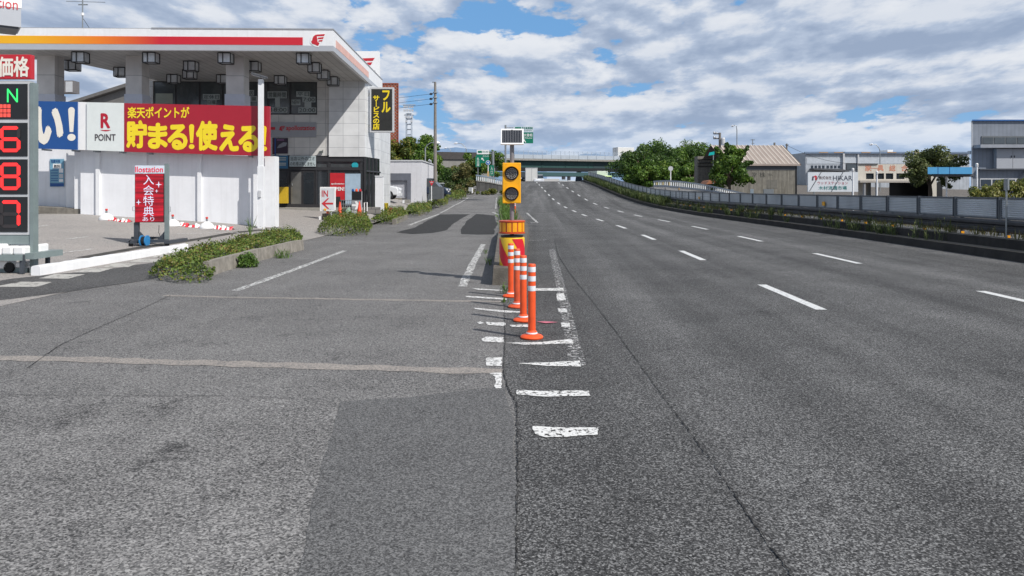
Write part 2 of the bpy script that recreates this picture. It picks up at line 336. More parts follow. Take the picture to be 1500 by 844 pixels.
def text_obj(name, body, xa, xb, zb, zt, y, m, bold=0.0, parent=None, lines=1.0, d=0.006, keep=False):
    c = bpy.data.curves.new(name, 'FONT'); c.body = body; c.size = 1; c.align_x = 'CENTER'; c.space_line = lines; c.resolution_u = 3
    o = bpy.data.objects.new(name, c); COL.objects.link(o); bpy.context.view_layer.update()
    me0 = bpy.data.meshes.new_from_object(o.evaluated_get(bpy.context.evaluated_depsgraph_get()))
    bpy.data.objects.remove(o); bpy.data.curves.remove(c)
    n = len(me0.vertices); a = np.empty(n*3); me0.vertices.foreach_get('co', a); a = a.reshape(-1, 3); F0 = [tuple(p.vertices) for p in me0.polygons]
    bpy.data.meshes.remove(me0)
    offs = [(0, 0)] if not bold else [(0, 0)]+[(bold*math.cos(k*math.pi/4), bold*math.sin(k*math.pi/4)) for k in range(8)]
    mn = a.min(0)-bold; mx = a.max(0)+bold; sx = (xb-xa)/(mx[0]-mn[0]); sz = (zt-zb)/(mx[1]-mn[1])
    if keep: sx = sz = min(sx, sz)
    V = []; FF = []
    for k, (dx, dz) in enumerate(offs):                     # heavy lettering: the strokes widened to all sides
        b = np.empty_like(a); b[:, 0] = (xa+xb)/2+(a[:, 0]+dx-(mn[0]+mx[0])/2)*sx; b[:, 2] = (zb+zt)/2+(a[:, 1]+dz-(mn[1]+mx[1])/2)*sz; b[:, 1] = y-d-0.0004*k
        V += b.tolist(); FF += [tuple(i+k*n for i in f) for f in F0]
    me = bpy.data.meshes.new(name); me.from_pydata(V, [], FF); me.update(); me.materials.append(m)
    ob = bpy.data.objects.new(name, me); COL.objects.link(ob); ob.parent = parent
    return ob
def copy_tree(o, parent=None):
    c = o.copy(); COL.objects.link(c); c.parent = parent
    for ch in list(o.children): copy_tree(ch, c)
    return c

# ------------------------------------------------------------------ terrain
GY = [-60, 0, 30, 39.3, 46.3, 53.4, 60.4, 67.4, 74.5, 81.5, 88.5, 95.6, 102.6, 109.6, 115, 119, 124, 130, 140, 160, 400, 5000]
GZ = [0, 0, 0, .02, .04, .09, .20, .39, .70, 1.07, 1.50, 1.95, 2.36, 2.72, 3.02, 3.05, 2.6, 1.9, 1.0, .4, 0, -2]
CY = [-60, 25, 32, 39, 46.3, 53.4, 60.4, 67.4, 74.5, 81.5, 88.5, 95.6, 102.6, 109.6, 130, 5000]
CX = [0, 0, -.1, -.45, -.86, -1.12, -1.48, -1.84, -2.2, -2.5, -2.85, -3.2, -3.5, -3.85, -4.8, -4.8]
_yy = np.arange(-60, 400, 0.5); _k = np.hanning(17); _k /= _k.sum()
_gs = np.convolve(np.pad(np.interp(_yy, GY, GZ), 8, 'edge'), _k, 'valid'); _cs = np.convolve(np.pad(np.interp(_yy, CY, CX), 8, 'edge'), _k, 'valid')
def g(y): return float(np.interp(y, _yy, _gs)) if y < 395 else float(np.interp(y, GY, GZ))
def cx(y): return float(np.interp(y, _yy, _cs))
FY = [-20, 13, 21, 28, 33, 36, 38.5, 50, 60, 75, 90, 120]
FU = [0, 1, 2, 5, 10, 30]
FT = np.array([[0,0,0,0,.03,.1],[0,0,0,.02,.1,.1],[0,0,.02,.2,.45,.5],[0,.06,.14,.40,.72,.8],[.03,.2,.34,.55,.74,.8],[.06,.34,.5,.68,.76,.8],[.1,.55,.74,.76,.76,.8],
               [.2,.6,.9,1.,1.,1.],[.3,.7,1.,1.05,1.05,1.05],[.75,.9,1.1,1.15,1.15,1.15],[1.5,1.5,1.5,1.5,1.5,1.5],[3,3,3,3,3,3]])
def fore(x, y):
    u = min(max(-7.2+cx(y)-x, 0), 30); y = min(max(y, FY[0]), FY[-1])
    j = min(max(int(np.searchsorted(FY, y))-1, 0), len(FY)-2); t = (y-FY[j])/(FY[j+1]-FY[j])
    r = FT[j]*(1-t)+FT[j+1]*t; return float(np.interp(u, FU, r))
def G(px, py, f=None):
    """where the sight line of a photo position meets the road surface"""
    d = ray(px, py); z = 2.0
    h = f or (lambda x, y: g(y))
    while z < 170:
        p = Vector((0, 0, CAMZ))+d*z
        if p.z <= h(p.x, p.y):
            lo, hi = z-0.25, z
            for _ in range(24):
                mi = (lo+hi)/2; p = Vector((0, 0, CAMZ))+d*mi
                if p.z <= h(p.x, p.y): hi = mi
                else: lo = mi
            return Vector((0, 0, CAMZ))+d*hi
        z += 0.25
    return P(px, py, 160)

def sheet(name, xs, ys, zf, m):
    mb = MB(); nx = len(xs); mb.v = [(x if not callable(x) else x(y), y, 0) for y in ys for x in xs]
    mb.v = [(x, y, zf(x, y)) for x, y, _ in mb.v]
    for j in range(len(ys)-1):
        for i in range(nx-1):
            a = j*nx+i; mb.f.append((a, a+1, a+1+nx, a+nx)); mb.mi.append(0)
    return struct(name, mb, m)
ys_all = [-40, -15]+list(np.arange(0, 165, 1.5))+[170, 190, 230, 300, 390]
def terr(x, y):
    k = math.exp(-(max(abs(x+2)-25, 0)/60)**2); return g(y)*k-0.10-max(0, abs(x)-200)*0.001
sheet('ground', [-3000, -700, -200, -80, -40, -25, -14, -8, -4, 0, 5, 11, 15, 22, 32, 60, 120, 300, 900, 3000], [-300]+ys_all+[700, 1500, 4500], terr, M_ground)
ysr = [-40, -15, 0, 2, 3]+list(np.arange(4, 14, 0.25))+list(np.arange(14, 165, 1.0))
JB = [(-40, -.10), (3, -.10), (5.4, -.155), (5.75, -.22), (6.3, -.29), (7.8, -.35), (10.5, -.47), (12.4, -.52), (14, -.40), (40, -.4), (400, -.4)]
jb = lambda y: float(np.interp(y, [a for a, _ in JB], [c for _, c in JB]))+cx(y)+0.012*math.sin(y*9.1)
sheet('main_road', [jb, lambda y: 3.5+cx(y), lambda y: 7+cx(y), lambda y: 10.75+cx(y)+0.35*min(1, max(0, (y-40)/30))], ysr, lambda x, y: g(y), M_main)
sheet('service_road', [lambda y: -7.4+cx(y), lambda y: -5+cx(y), lambda y: -2.5+cx(y), jb], ysr, lambda x, y: g(y), M_serv)
sheet('opposite_road', [lambda y: 13.2+cx(y), lambda y: 23+cx(y)], ysr, lambda x, y: g(y)-0.02, M_main)
sheet('forecourt', [lambda y: -7.4+cx(y), lambda y: -7.8+cx(y), lambda y: -8.2+cx(y), lambda y: -9.2+cx(y), lambda y: -10.7+cx(y), lambda y: -12.2+cx(y), lambda y: -14.7+cx(y), lambda y: -17.2+cx(y), lambda y: -22+cx(y), lambda y: -37+cx(y), lambda y: -60+cx(y)][::-1],
      [-15, 0]+list(np.arange(4, 90, 1.0)), lambda x, y: fore(x, y)+0.004, M_fore)

# ------------------------------------------------------------------ markings, patches, cracks (real sheets laid on the road)
def jitter(pts, step, amp, closed=True):
    out = []; n = len(pts)
    for i in range(n if closed else n-1):
        a, b = pts[i], pts[(i+1) % n]; k = max(1, int((b-a).length/step))
        for j in range(k):
            p = a.lerp(b, j/k); out.append(p+Vector((random.uniform(-amp, amp), random.uniform(-amp, amp), 0)))
    if not closed: out.append(pts[-1].copy())
    return out
def flat_patch(name, pxs, m, dz, step=0.3, amp=0.03, f=None):
    pts = jitter([G(a, b, f) for a, b in pxs], step, amp)
    h = f or (lambda x, y: g(y))
    mb = MB(); mb.face([(p.x, p.y, h(p.x, p.y)+dz) for p in pts])
    me = mb
    o = struct(name, me, m); tri = o.modifiers.new('tri', 'TRIANGULATE'); return o
def strip(mb, pts, w, dz, jit=0.0, ends=True, f=None):
    """ribbon of width w along world points"""
    h = f or (lambda x, y: g(y)); n = len(pts); L_, R_ = [], []
    for i, p in enumerate(pts):
        d = (pts[min(i+1, n-1)]-pts[max(i-1, 0)]); d.z = 0; d.normalize(); s = Vector((-d.y, d.x, 0))
        wl = w/2+random.uniform(-jit, jit); wr = w/2+random.uniform(-jit, jit)
        a = p+s*wl; b = p-s*wr; L_.append((a.x, a.y, h(a.x, a.y)+dz)); R_.append((b.x, b.y, h(b.x, b.y)+dz))
    for i in range(n-1): mb.face([R_[i], R_[i+1], L_[i+1], L_[i]])
def resample(pts, step):
    out = []
    for a, b in zip(pts[:-1], pts[1:]):
        k = max(1, int((b-a).length/step)); out += [a.lerp(b, j/k) for j in range(k)]
    return out+[pts[-1]]

flat_patch('coarse_asphalt', [(-420, 583), (0, 583), (250, 584), (500, 588), (480, 680), (465, 760), (455, 844), (440, 1040), (-1000, 1040)], M_coarse, 0.003, 0.12, 0.02)
flat_patch('smooth_asphalt', [(499, 589), (600, 583), (690, 572), (737, 567), (753, 625), (756, 720), (756, 844), (757, 1040), (409, 1040), (439, 844), (455, 760), (473, 680)], M_smooth, 0.006, 0.12, 0.012)
flat_patch('asphalt_patch', [(580, 340.7), (607, 333.9), (627, 323), (644.5, 314.3), (665, 314), (688.5, 314), (677.8, 319), (664, 328), (653, 337.8), (632.8, 341.7), (605, 343.2)], M_darkp, 0.004, 0.6, 0.03)
flat_patch('asphalt_patch', [(674, 343), (675.8, 335.8), (683.6, 324), (697.3, 313.6), (708, 314.3), (725, 316), (725.7, 324), (729.6, 328), (723.7, 335.8), (724.7, 343.6), (700, 344)], M_darkp, 0.004, 0.6, 0.03)
mb = MB()
for a in ([(-150, 516), (0, 525), (120, 527), (260, 531), (420, 536), (600, 541), (736, 544)],):
    strip(mb, jitter([G(*q) for q in a], 0.15, 0.012, False), 0.20, 0.003, 0.03)
struct('joint_fill', mb, M_tan)
mb = MB(); strip(mb, jitter([G(*q) for q in [(240, 433), (330, 435.5), (480, 438), (600, 440), (735, 442)]], 0.2, 0.012, False), 0.13, 0.003, 0.02)
struct('joint_fill', mb, M_tan)
mb = MB()
for a, w in (([(848, 418), (872, 447), (905, 490), (945, 545), (1000, 620), (1060, 700), (1110, 775), (1165, 850), (1230, 940)], 0.007),
             ([(812, 351), (818, 375), (834, 400), (849, 419)], 0.012), ([(757, 590), (758, 680), (757, 760), (756, 850), (756, 950)], 0.006), ([(738, 440), (740, 500), (737, 545), (745, 572), (757, 592)], 0.008)):
    strip(mb, jitter([G(*q) for q in a], 0.035, 0.006, False), w, 0.0075, w*0.6)
for a, w in (([(838, 394.5), (1000, 395.5), (1250, 397), (1500, 399), (1700, 401)], 0.022), ([(960, 716), (1150, 727), (1350, 735), (1560, 738)], 0.004),
             ([(0, 578.5), (60, 580), (190, 580.5), (330, 581), (470, 586)], 0.006), ([(40, 540), (90, 505), (150, 478), (210, 452), (250, 433)], 0.008)):
    strip(mb, jitter([G(*q) for q in a], 0.06, 0.006, False), w, 0.0075, w*0.3)
struct('road_crack', mb, M_crack)
# lane dashes
mb = MB()
for X, y0 in ((3.80, 10.03), (7.03, 9.35)):
    for k in range(-1, 16):
        ya = y0+7.03*k+(0.17 if k < 0 else 0); pts = [Vector((X+cx(y), y, 0)) for y in np.linspace(ya, ya+2.63, 6)]
        strip(mb, pts, 0.15, 0.005, 0.004)
struct('lane_marking', mb, P_fresh)
mb = MB()
for a, w in (([(345, 426), (400, 406.5), (450, 388), (505, 367.5)], 0.14), ([(599.6, 330), (615, 324), (643.5, 313.4)], 0.16), ([(645, 312), (656, 306.5), (664, 301.6), (685.6, 290)], 0.14),
             ([(677, 420), (690, 392), (708, 358)], 0.15), ([(722, 311), (736, 317), (744, 319)], 0.2), ([(772, 312), (787, 326)], 0.12), ([(777, 326.5), (789, 326.5)], 0.3), ([(726, 306), (727.5, 290)], 0.12)):
    strip(mb, resample([G(*q) for q in a], 0.4), w, 0.005, 0.012)
struct('edge_marking', mb, P_worn)
mb = MB(); strip(mb, resample([G(*q) for q in [(846, 536), (832, 470), (820, 415), (808, 365)]], 0.4), 0.15, 0.004, 0.01)
strip(mb, resample([G(*q) for q in [(767, 352.6), (802, 351.6)]], 0.2), 0.22, 0.004, 0.01)
struct('faded_edge_marking', mb, P_faint)
mb = MB()
def ptx(ps):
    pts = jitter([G(*q) for q in ps], 0.03, 0.006); mb.face([(p.x, p.y, 0.0065) for p in pts])
for ps in ([(780, 625), (830, 628), (876, 627), (876, 638), (830, 641), (800, 642), (783, 637)], [(757, 572), (800, 574), (862, 573), (864, 581), (795, 582), (757, 579)],
           [(757, 533), (800, 532), (850, 529), (851, 538), (800, 537)], [(742, 503), (790, 502), (836, 497.5), (841, 504), (770, 506)],
           [(712, 525), (735, 524.5), (735, 537.5), (712, 536.5)], [(716, 547.5), (735, 547), (734, 570), (725, 570), (726, 553)], [(705, 497.5), (712, 494), (737, 495), (738, 502.5), (708, 501.5)],
           [(699, 473), (703, 471.5), (709, 474), (703, 475.5)], [(712, 472.5), (741, 473.5), (740, 478.5), (714, 476.5)], [(746, 477), (775, 476), (775, 480), (750, 479.5)], [(822, 473.5), (834, 473.5), (836, 479.5), (822, 479.5)],
           [(694, 451.7), (740, 455.5), (765, 457), (765, 459), (740, 458.5), (696, 453.5)], [(817, 452.5), (830, 453), (831, 458.5), (818, 457.5)],
           [(682, 434), (742, 437.5), (742, 440), (684, 436)], [(815, 431), (826, 430), (829, 440.5), (816, 441)], [(690, 422.5), (735, 425.5), (740, 427), (700, 425)], [(773, 423), (825, 422.5), (826, 426.5), (774, 426.5)]): ptx(ps)
o = struct('hatch_marking', mb, P_hatch); o.modifiers.new('tri', 'TRIANGULATE')
mb = MB(); pts = [G(*q) for q in [(786, 472.5), (800, 472), (818, 473.2), (800, 474.8)]]; mb.face([(p.x, p.y, 0.011) for p in pts]); struct('pink_chalk_marking', mb, mat('pink_chalk', (0.55, 0.16, 0.22), 0.8))
# white blocks in the pavement beside the white kerb, faint forecourt lines
mb = MB()
for ps in ([(-10, 421), (55, 421), (78, 413.5), (30, 413.5)], [(57, 408.5), (100, 409), (125, 402.5), (80, 402.5)], [(107, 400), (145, 399.5), (165, 394), (130, 394)], [(150, 392.5), (188, 392), (200, 387), (168, 387)],
           [(188, 385), (225, 385), (237, 380.5), (205, 380.5)], [(222, 378.5), (252, 378), (262, 374), (232, 374)], [(246, 371.5), (276, 371), (286, 367.5), (258, 367.5)], [(280, 366), (305, 365.5), (312, 362.5), (290, 362.5)]):
    pts = [G(*q) for q in ps]; mb.face([(p.x, p.y, fore(p.x, p.y)+0.009) for p in pts])
struct('paving_block', mb, P_block)
mb = MB()
for a in ([(80, 372), (135, 365.5)], [(50, 333), (72, 330)], [(98, 351), (130, 347)], [(260, 343), (350, 341)]):
    strip(mb, resample([G(*q, fore) for q in a], 0.5), 0.1, 0.012, 0.01, f=fore)
struct('forecourt_marking', mb, P_worn)
# drain grating line
mb = MB(); strip(mb, resample([G(*q, fore) for q in [(120, 378), (200, 364), (300, 349), (345, 341), (385, 337)]], 0.5), 0.28, 0.010, f=fore); struct('drain_channel', mb, darkconcrete)
flat_patch('side_pavement', [(0, 412), (60, 400), (215, 370), (330, 350), (405, 340), (450, 345), (440, 352), (330, 374), (220, 410), (100, 428), (-120, 455), (-300, 450)], M_darkp if False else asphalt('pavement_asphalt', 0.02, 0.07, 0.2, agg=80, blot=0.35), 0.006, 0.4, 0.03)
# ================================================================== foliage builders
def quads_obj(name, cen, nrm, size, m, parent=None, aspect=0.6, flop=0.6):
    """many small bent leaf faces: centres, facing directions, sizes"""
    n = len(cen); r = RNG.normal(size=(n, 3)); nn = nrm+RNG.normal(size=(n, 3))*flop; nn /= np.linalg.norm(nn, axis=1)[:, None]+1e-9
    u = np.cross(nn, r); u /= np.linalg.norm(u, axis=1)[:, None]+1e-9; v = np.cross(nn, u); s = size[:, None]
    co = np.empty((n, 4, 3)); co[:, 0] = cen-u*s; co[:, 1] = cen-v*s*aspect+nn*s*0.15; co[:, 2] = cen+u*s; co[:, 3] = cen+v*s*aspect+nn*s*0.15
    me = bpy.data.meshes.new(name); me.vertices.add(n*4); me.vertices.foreach_set('co', co.ravel()); me.loops.add(n*4); me.loops.foreach_set('vertex_index', np.arange(n*4, dtype=np.int32))
    me.polygons.add(n); me.polygons.foreach_set('loop_start', np.arange(0, n*4, 4, dtype=np.int32)); me.update(calc_edges=True); me.validate()
    me.materials.append(m); o = bpy.data.objects.new(name, me); COL.objects.link(o); o.parent = parent
    return o
def clumps(cen, rad, n, size, shell=0.55, up=0.25):
    """leaf centres and directions over clump balls"""
    C = []; Nn = []; per = max(4, n//len(cen))
    for c, r in zip(cen, rad):
        d = RNG.normal(size=(per, 3)); d[:, 2] += up; d /= np.linalg.norm(d, axis=1)[:, None]
        k = shell+(1-shell)*RNG.random(per)**0.6; k *= 1+0.18*np.sin(d[:, 0]*7+c[0]*5)*np.sin(d[:, 2]*6+c[2]*3)
        C.append(np.array(c)+d*(k*r)[:, None]*np.array([1, 1, 0.85])); Nn.append(d)
    C = np.concatenate(C); Nn = np.concatenate(Nn); return C, Nn, size*(0.6+0.8*RNG.random(len(C)))
def crown_clumps(c, rad, K, rr=(0.28, 0.45), low=-0.5):
    cen = []; rs = []; mr = min(rad)
    while len(cen) < K:
        d = RNG.normal(size=3); d /= np.linalg.norm(d)
        if d[2] < low: continue
        k = 0.45+0.5*RNG.random(); cen.append(tuple(np.array(c)+d*np.array(rad)*k)); rs.append(mr*(rr[0]+(rr[1]-rr[0])*RNG.random()))
    return cen, rs
def tree(name, label, loc, h, rad, K, n, leaf, m, group=None, cz=None, trunk=0.2, rr=(0.28, 0.45), low=-0.5):
    t = Thing(name, label, 'tree', loc, 0, group); cz = cz or h-rad[2]
    cen, rs = crown_clumps((0, 0, cz), rad, K, rr, low); tb = MB()
    tb.tube([(0, 0, -0.4), (0.05*h*0.2, 0, cz*0.4), (0, 0.02*h, cz*0.8), (0.03*h, 0, cz+rad[2]*0.3)], [trunk*1.25, trunk, trunk*0.75, trunk*0.3], 8)
    for c in cen[::max(1, K//9)]:
        tb.tube([(0, 0.01*h, cz*0.55), (c[0]*0.5, c[1]*0.5, (cz*0.75+c[2]*0.4)/1.1), c], [trunk*0.5, trunk*0.3, trunk*0.1], 6)
    t.part('trunk', tb, bark, smooth=True)
    C, Nn, S = clumps(cen, rs, n, leaf); quads_obj('crown', C, Nn, S, m, t.e); return t
LEAF = leaf_mat('broadleaf_green', [(0.018, 0.045, 0.010), (0.06, 0.13, 0.018), (0.125, 0.22, 0.028), (0.20, 0.27, 0.045)])
LEAF_D = leaf_mat('dark_leaf_green', [(0.014, 0.036, 0.010), (0.035, 0.08, 0.016), (0.07, 0.135, 0.022), (0.12, 0.18, 0.035)])
LEAF_Y = leaf_mat('yellowish_leaf', [(0.03, 0.055, 0.012), (0.08, 0.12, 0.022), (0.17, 0.17, 0.03), (0.24, 0.20, 0.04)])
LEAF_G = leaf_mat('grey_green_leaf', [(0.03, 0.05, 0.018), (0.07, 0.105, 0.03), (0.14, 0.16, 0.055)])
LEAF_B = leaf_mat('azalea_leaf', [(0.022, 0.04, 0.010), (0.07, 0.125, 0.02), (0.16, 0.22, 0.035), (0.24, 0.14, 0.055)], trans=0.15, big=1.6)
LEAF_W = leaf_mat('weed_green', [(0.04, 0.08, 0.015), (0.09, 0.17, 0.03), (0.16, 0.26, 0.05)], big=2)
LEAF_DRY = leaf_mat('dry_weed', [(0.07, 0.07, 0.025), (0.13, 0.13, 0.04), (0.24, 0.20, 0.09)], big=2)

def low_shrub(label, outline, h, n, leaf, m=LEAF_B, group='clipped shrubs along the service road', name='shrub', f=fore, z0=None):
    """mounded low planting filling an outline given by photo positions on the ground"""
    pts = [G(a, b, f) for a, b in outline]; c = sum(pts, Vector())/len(pts)
    px = np.array([p.x-c.x for p in pts]); py = np.array([p.y-c.y for p in pts]); k = len(pts)
    xs = RNG.uniform(px.min(), px.max(), n*5); ys = RNG.uniform(py.min(), py.max(), n*5); ins = np.zeros(len(xs), bool); dist = np.full(len(xs), 9.0)
    for i in range(k):
        x0, y0, x1, y1 = px[i], py[i], px[(i+1) % k], py[(i+1) % k]
        cr = ((y0 > ys) != (y1 > ys)) & (xs < (x1-x0)*(ys-y0)/(y1-y0+1e-9)+x0); ins ^= cr
        L2 = (x1-x0)**2+(y1-y0)**2; t = np.clip(((xs-x0)*(x1-x0)+(ys-y0)*(y1-y0))/L2, 0, 1); dist = np.minimum(dist, np.hypot(xs-x0-t*(x1-x0), ys-y0-t*(y1-y0)))
    xs, ys, dist = xs[ins][:n], ys[ins][:n], dist[ins][:n]
    bump = 0.80+0.16*np.sin(xs*3.1+1)*np.sin(ys*2.3)+0.12*np.sin(xs*7.3)*np.sin(ys*6.1+2)+0.16*np.sin(xs*13)*np.sin(ys*12+1)+0.10*np.sin(xs*29+2)*np.sin(ys*27)
    top = h*bump*np.clip(dist/0.22, 0.15, 1)**0.5
    low = RNG.random(len(xs)) < 0.25; zz = top*np.where(low, RNG.random(len(xs)), 0.66+0.46*RNG.random(len(xs)))
    gz = np.array([f(c.x+x, c.y+y) for x, y in zip(xs, ys)])-f(c.x, c.y)
    spr = RNG.random(len(xs)) < 0.05; zz = zz+np.where(spr, RNG.random(len(xs))*0.13, 0)
    nr = np.stack([np.sin(xs*3)*0.4, np.cos(ys*3)*0.4, np.ones(len(xs))], 1)
    o = quads_obj(name, np.stack([xs, ys, zz+gz], 1), nr, leaf*(0.6+0.8*RNG.random(len(xs))), m, None, 0.5, 0.75)
    o.location = (c.x, c.y, f(c.x, c.y)+(z0 or 0)); return tag(o, label, 'shrub', group)
def tufts(spots, m, hmin, hmax, n=14, w=0.012, spread=0.12):
    """blades of grass and weed leaves at world spots"""
    mb = MB()
    for p in spots:
        for _ in range(n):
            a = random.uniform(0, 6.28); r = random.uniform(0, spread); h = random.uniform(hmin, hmax); b = Vector(p)+Vector((math.cos(a)*r, math.sin(a)*r, 0))
            t = b+Vector((random.uniform(-.4, .4)*h, random.uniform(-.4, .4)*h, h)); mi = b.lerp(t, 0.55)+Vector((0, 0, 0.08*h)); s = Vector((math.cos(a+1.5), math.sin(a+1.5), 0))*w
            mb.face([b-s*0.6, b+s*0.6, mi+s, mi-s]); mb.face([mi-s, mi+s, t])
            if random.random() < 0.5:
                q = b.lerp(t, random.uniform(0.3, 0.9)); d = Vector((random.uniform(-1, 1), random.uniform(-1, 1), random.uniform(0, .6)))*h*0.18; mb.face([q, q+d+s*2.2, q+d*1.8, q+d-s*2.2])
    return mb

# ================================================================== delineator posts, beacon, island
def post_prof(h=0.8): return [(0.12, 0), (0.125, 0.014), (0.11, 0.03), (0.062, 0.042), (0.055, 0.07), (0.041, 0.085), (0.041, h-0.29), (0.0425, h-0.29), (0.0425, h-0.235), (0.041, h-0.235), (0.041, h-0.185), (0.0425, h-0.185), (0.0425, h-0.13), (0.041, h-0.13), (0.041, h-0.085), (0.0425, h-0.085), (0.0425, h-0.03), (0.041, h-0.03), (0.041, h-0.006), (0.036, h)]
def delineator(px, py, label, group, name='delineator_post', h=0.8, m=orange):
    p = G(px, py); t = Thing(name, label, 'delineator post', (p.x, p.y, p.z+0.004), YAW, group)
    pr = post_prof(h)
    t.part('base_flange', MB().lathe(pr[:5], n=28), m, smooth=True)
    t.part('tube', MB().lathe(pr[4:], n=28), m, smooth=True)
    for z0 in (h-0.29, h-0.185, h-0.085): t.part('reflective_band', MB().lathe([(0.0432, z0), (0.0436, z0+0.004), (0.0436, z0+0.051), (0.0432, z0+0.055)], n=28), refl, smooth=True)
    t.part('reflective_collar', MB().lathe([(0.060, 0.046), (0.0635, 0.05), (0.0600, 0.062), (0.056, 0.064)], n=28), refl, smooth=True); return t
GRP = 'orange delineator posts in the hatched nose'
delineator(779, 495.5, 'orange delineator post nearest the camera, standing alone at the front of the row', GRP)
delineator(766.5, 470.5, 'orange delineator post second from the front, just behind the nearest one', GRP)
delineator(757.3, 450.5, 'scuffed orange delineator post third from the front, mostly hidden by the second', GRP, m=orangedull)
delineator(748.3, 435, 'rearmost orange delineator post, right in front of the striped yellow drum', GRP)

isl = MB()
ly = list(np.arange(12.45, 72, 1.0)); Lx = lambda y: -0.76-0.045*min(max(y-12.45, 0), 12)-0.01*max(y-24, 0)+cx(y); Rx = lambda y: -0.27+cx(y)+0.0*y
HH = lambda y: 0.29 if y < 24 else max(0.10, 0.29-0.03*(y-24))
ring = lambda y: [(Lx(y), y, g(y)-0.02), (Lx(y)+0.02, y, g(y)+HH(y)), (Rx(y)-0.02, y, g(y)+HH(y)), (Rx(y), y, g(y)-0.02)]
for a, b in zip(ly[:-1], ly[1:]):
    ra, rb = ring(a), ring(b)
    for i in range(3): isl.face([ra[i+1], ra[i], rb[i], rb[i+1]])
isl.face(ring(ly[0])[::-1]); struct('traffic_island', isl, mat('island_concrete', (0.125, 0.112, 0.095), 0.9, var=0.4, vs=4, bump=0.5, bs=45, stain=0.6))

bp = P(750, 392, 13.0); t = Thing('warning_beacon', 'yellow two lamp warning light with a solar panel on a pole in the striped drum', 'warning light', bp, YAW)
dr = 0.215; sh = 0.03
t.part('pole', MB().tube([(0, 0, 0), (0, 0, 2.42)], 0.038, 14), mat('beacon_pole', (0.23, 0.22, 0.23), 0.45, 0.3, var=0.1), smooth=True)
d1 = t.part('drum', MB().lathe([(dr, 0.01), (dr+0.006, 0.02), (dr+0.006, 0.52), (dr, 0.535), (0.05, 0.536)], n=40), mat('drum_yellow', (0.82, 0.50, 0.02), 0.4, var=0.06), smooth=True)
for cen_a in (-math.pi/2-1.26, -math.pi/2+0.84, -math.pi/2+2.9):     # red bands that sweep down round the drum
    sw = MB(); n = 18
    for i in range(n):
        z0 = 0.025+0.49*i/n; z1 = 0.025+0.49*(i+1)/n
        for j in range(6):
            f0 = lambda z, jj: cen_a+0.75-(z/0.52)**0.8*1.6+0.95*jj/6
            q = [(f0(z0, j), z0), (f0(z0, j+1), z0), (f0(z1, j+1), z1), (f0(z1, j), z1)]
            sw.face([((dr+0.009)*math.cos(a), (dr+0.009)*math.sin(a), z) for a, z in q])
    t.part('chevron_band', sw, mat('drum_red', (0.62, 0.015, 0.03), 0.4, var=0.06), parent=d1)
t.part('drum_collar', MB().lathe([(0.17, 0.535), (0.20, 0.545), (0.20, 0.57), (0.05, 0.575)], n=32), black, smooth=True)
rg = t.part('reflector_ring', MB().lathe([(0.215, 0.60), (0.232, 0.605), (0.232, 0.625), (0.218, 0.63), (0.218, 0.80), (0.232, 0.805), (0.232, 0.825), (0.215, 0.83), (0.04, 0.831)], n=36), mat('ring_red', (0.55, 0.07, 0.015), 0.4, var=0.08), smooth=True)
for k in range(14):
    a = 2*math.pi*k/14; b = MB(); w = 0.17
    for j in range(2):
        a0 = a-w+2*w*j/2; a1 = a-w+2*w*(j+1)/2; rr = 0.224
        b.face([(rr*math.cos(a0), rr*math.sin(a0), 0.636), (rr*math.cos(a1), rr*math.sin(a1), 0.636), (rr*math.cos(a1), rr*math.sin(a1), 0.795), (rr*math.cos(a0), rr*math.sin(a0), 0.795)])
    t.part('reflector', b, amberdark, parent=rg)
x0, x1, z0, z1 = t.rect((736, 238.5, 763, 298), -0.13)
hb = t.part('lamp_housing', MB().box(x0, x1, -0.13, 0.06, z0, z1), amber, bevel=0.014)
lensm = mat('lamp_lens', (0.022, 0.012, 0.010), 0.25, var=0.5, vs=60, spec=0.6); ledm = mat('lamp_led', (0.85, 0.83, 0.80), 0.3, var=0.2)
for cz in (z0+(z1-z0)*0.735, z0+(z1-z0)*0.232):
    cxm = (x0+x1)/2; R_ = 0.118
    ln = t.part('lens', MB().lathe([(R_, -0.131), (R_, -0.150), (R_-0.012, -0.152), (R_-0.014, -0.140), (0.002, -0.146)][::-1], cxm, cz, 28, 'y'), lensm, parent=hb, smooth=True)
    lb = MB()
    for ring_, cnt in ((0.0, 1), (0.03, 6), (0.058, 12), (0.085, 18)):
        for k in range(cnt):
            a = 2*math.pi*k/cnt+ring_*9; lx = cxm+ring_*math.cos(a); lz = cz+ring_*math.sin(a); lb.box(lx-0.005, lx+0.005, -0.153, -0.144, lz-0.005, lz+0.005)
    t.part('led_cluster', lb, ledm, parent=ln)
    vb = MB(); n = 16                                     # hood over the upper half
    for i in range(n):
        a0 = math.radians(-5+190*i/n); a1 = math.radians(-5+190*(i+1)/n)
        dd = lambda a: 0.03+0.085*max(0, math.sin(a))
        for rr_, fl in ((R_+0.004, 0), (R_+0.010, 1)):
            q = [(cxm+rr_*math.cos(a), -0.131 if e == 0 else -0.131-dd(a), cz+rr_*math.sin(a)) for a, e in ((a0, 0), (a1, 0), (a1, 1), (a0, 1))]
            vb.face(q if fl else q[::-1])
        q = [(cxm+rr_*math.cos(a), -0.131-dd(a), cz+rr_*math.sin(a)) for a, rr_ in ((a0, R_+0.004), (a0, R_+0.010), (a1, R_+0.010), (a1, R_+0.004))]; vb.face(q)
    t.part('lamp_hood', vb, amber, parent=hb)
x0, x1, z0, z1 = t.rect((733.3, 188.5, 767, 212), -0.1); pm = (z0+z1)/2
fr = MB(); tl = math.radians(20)
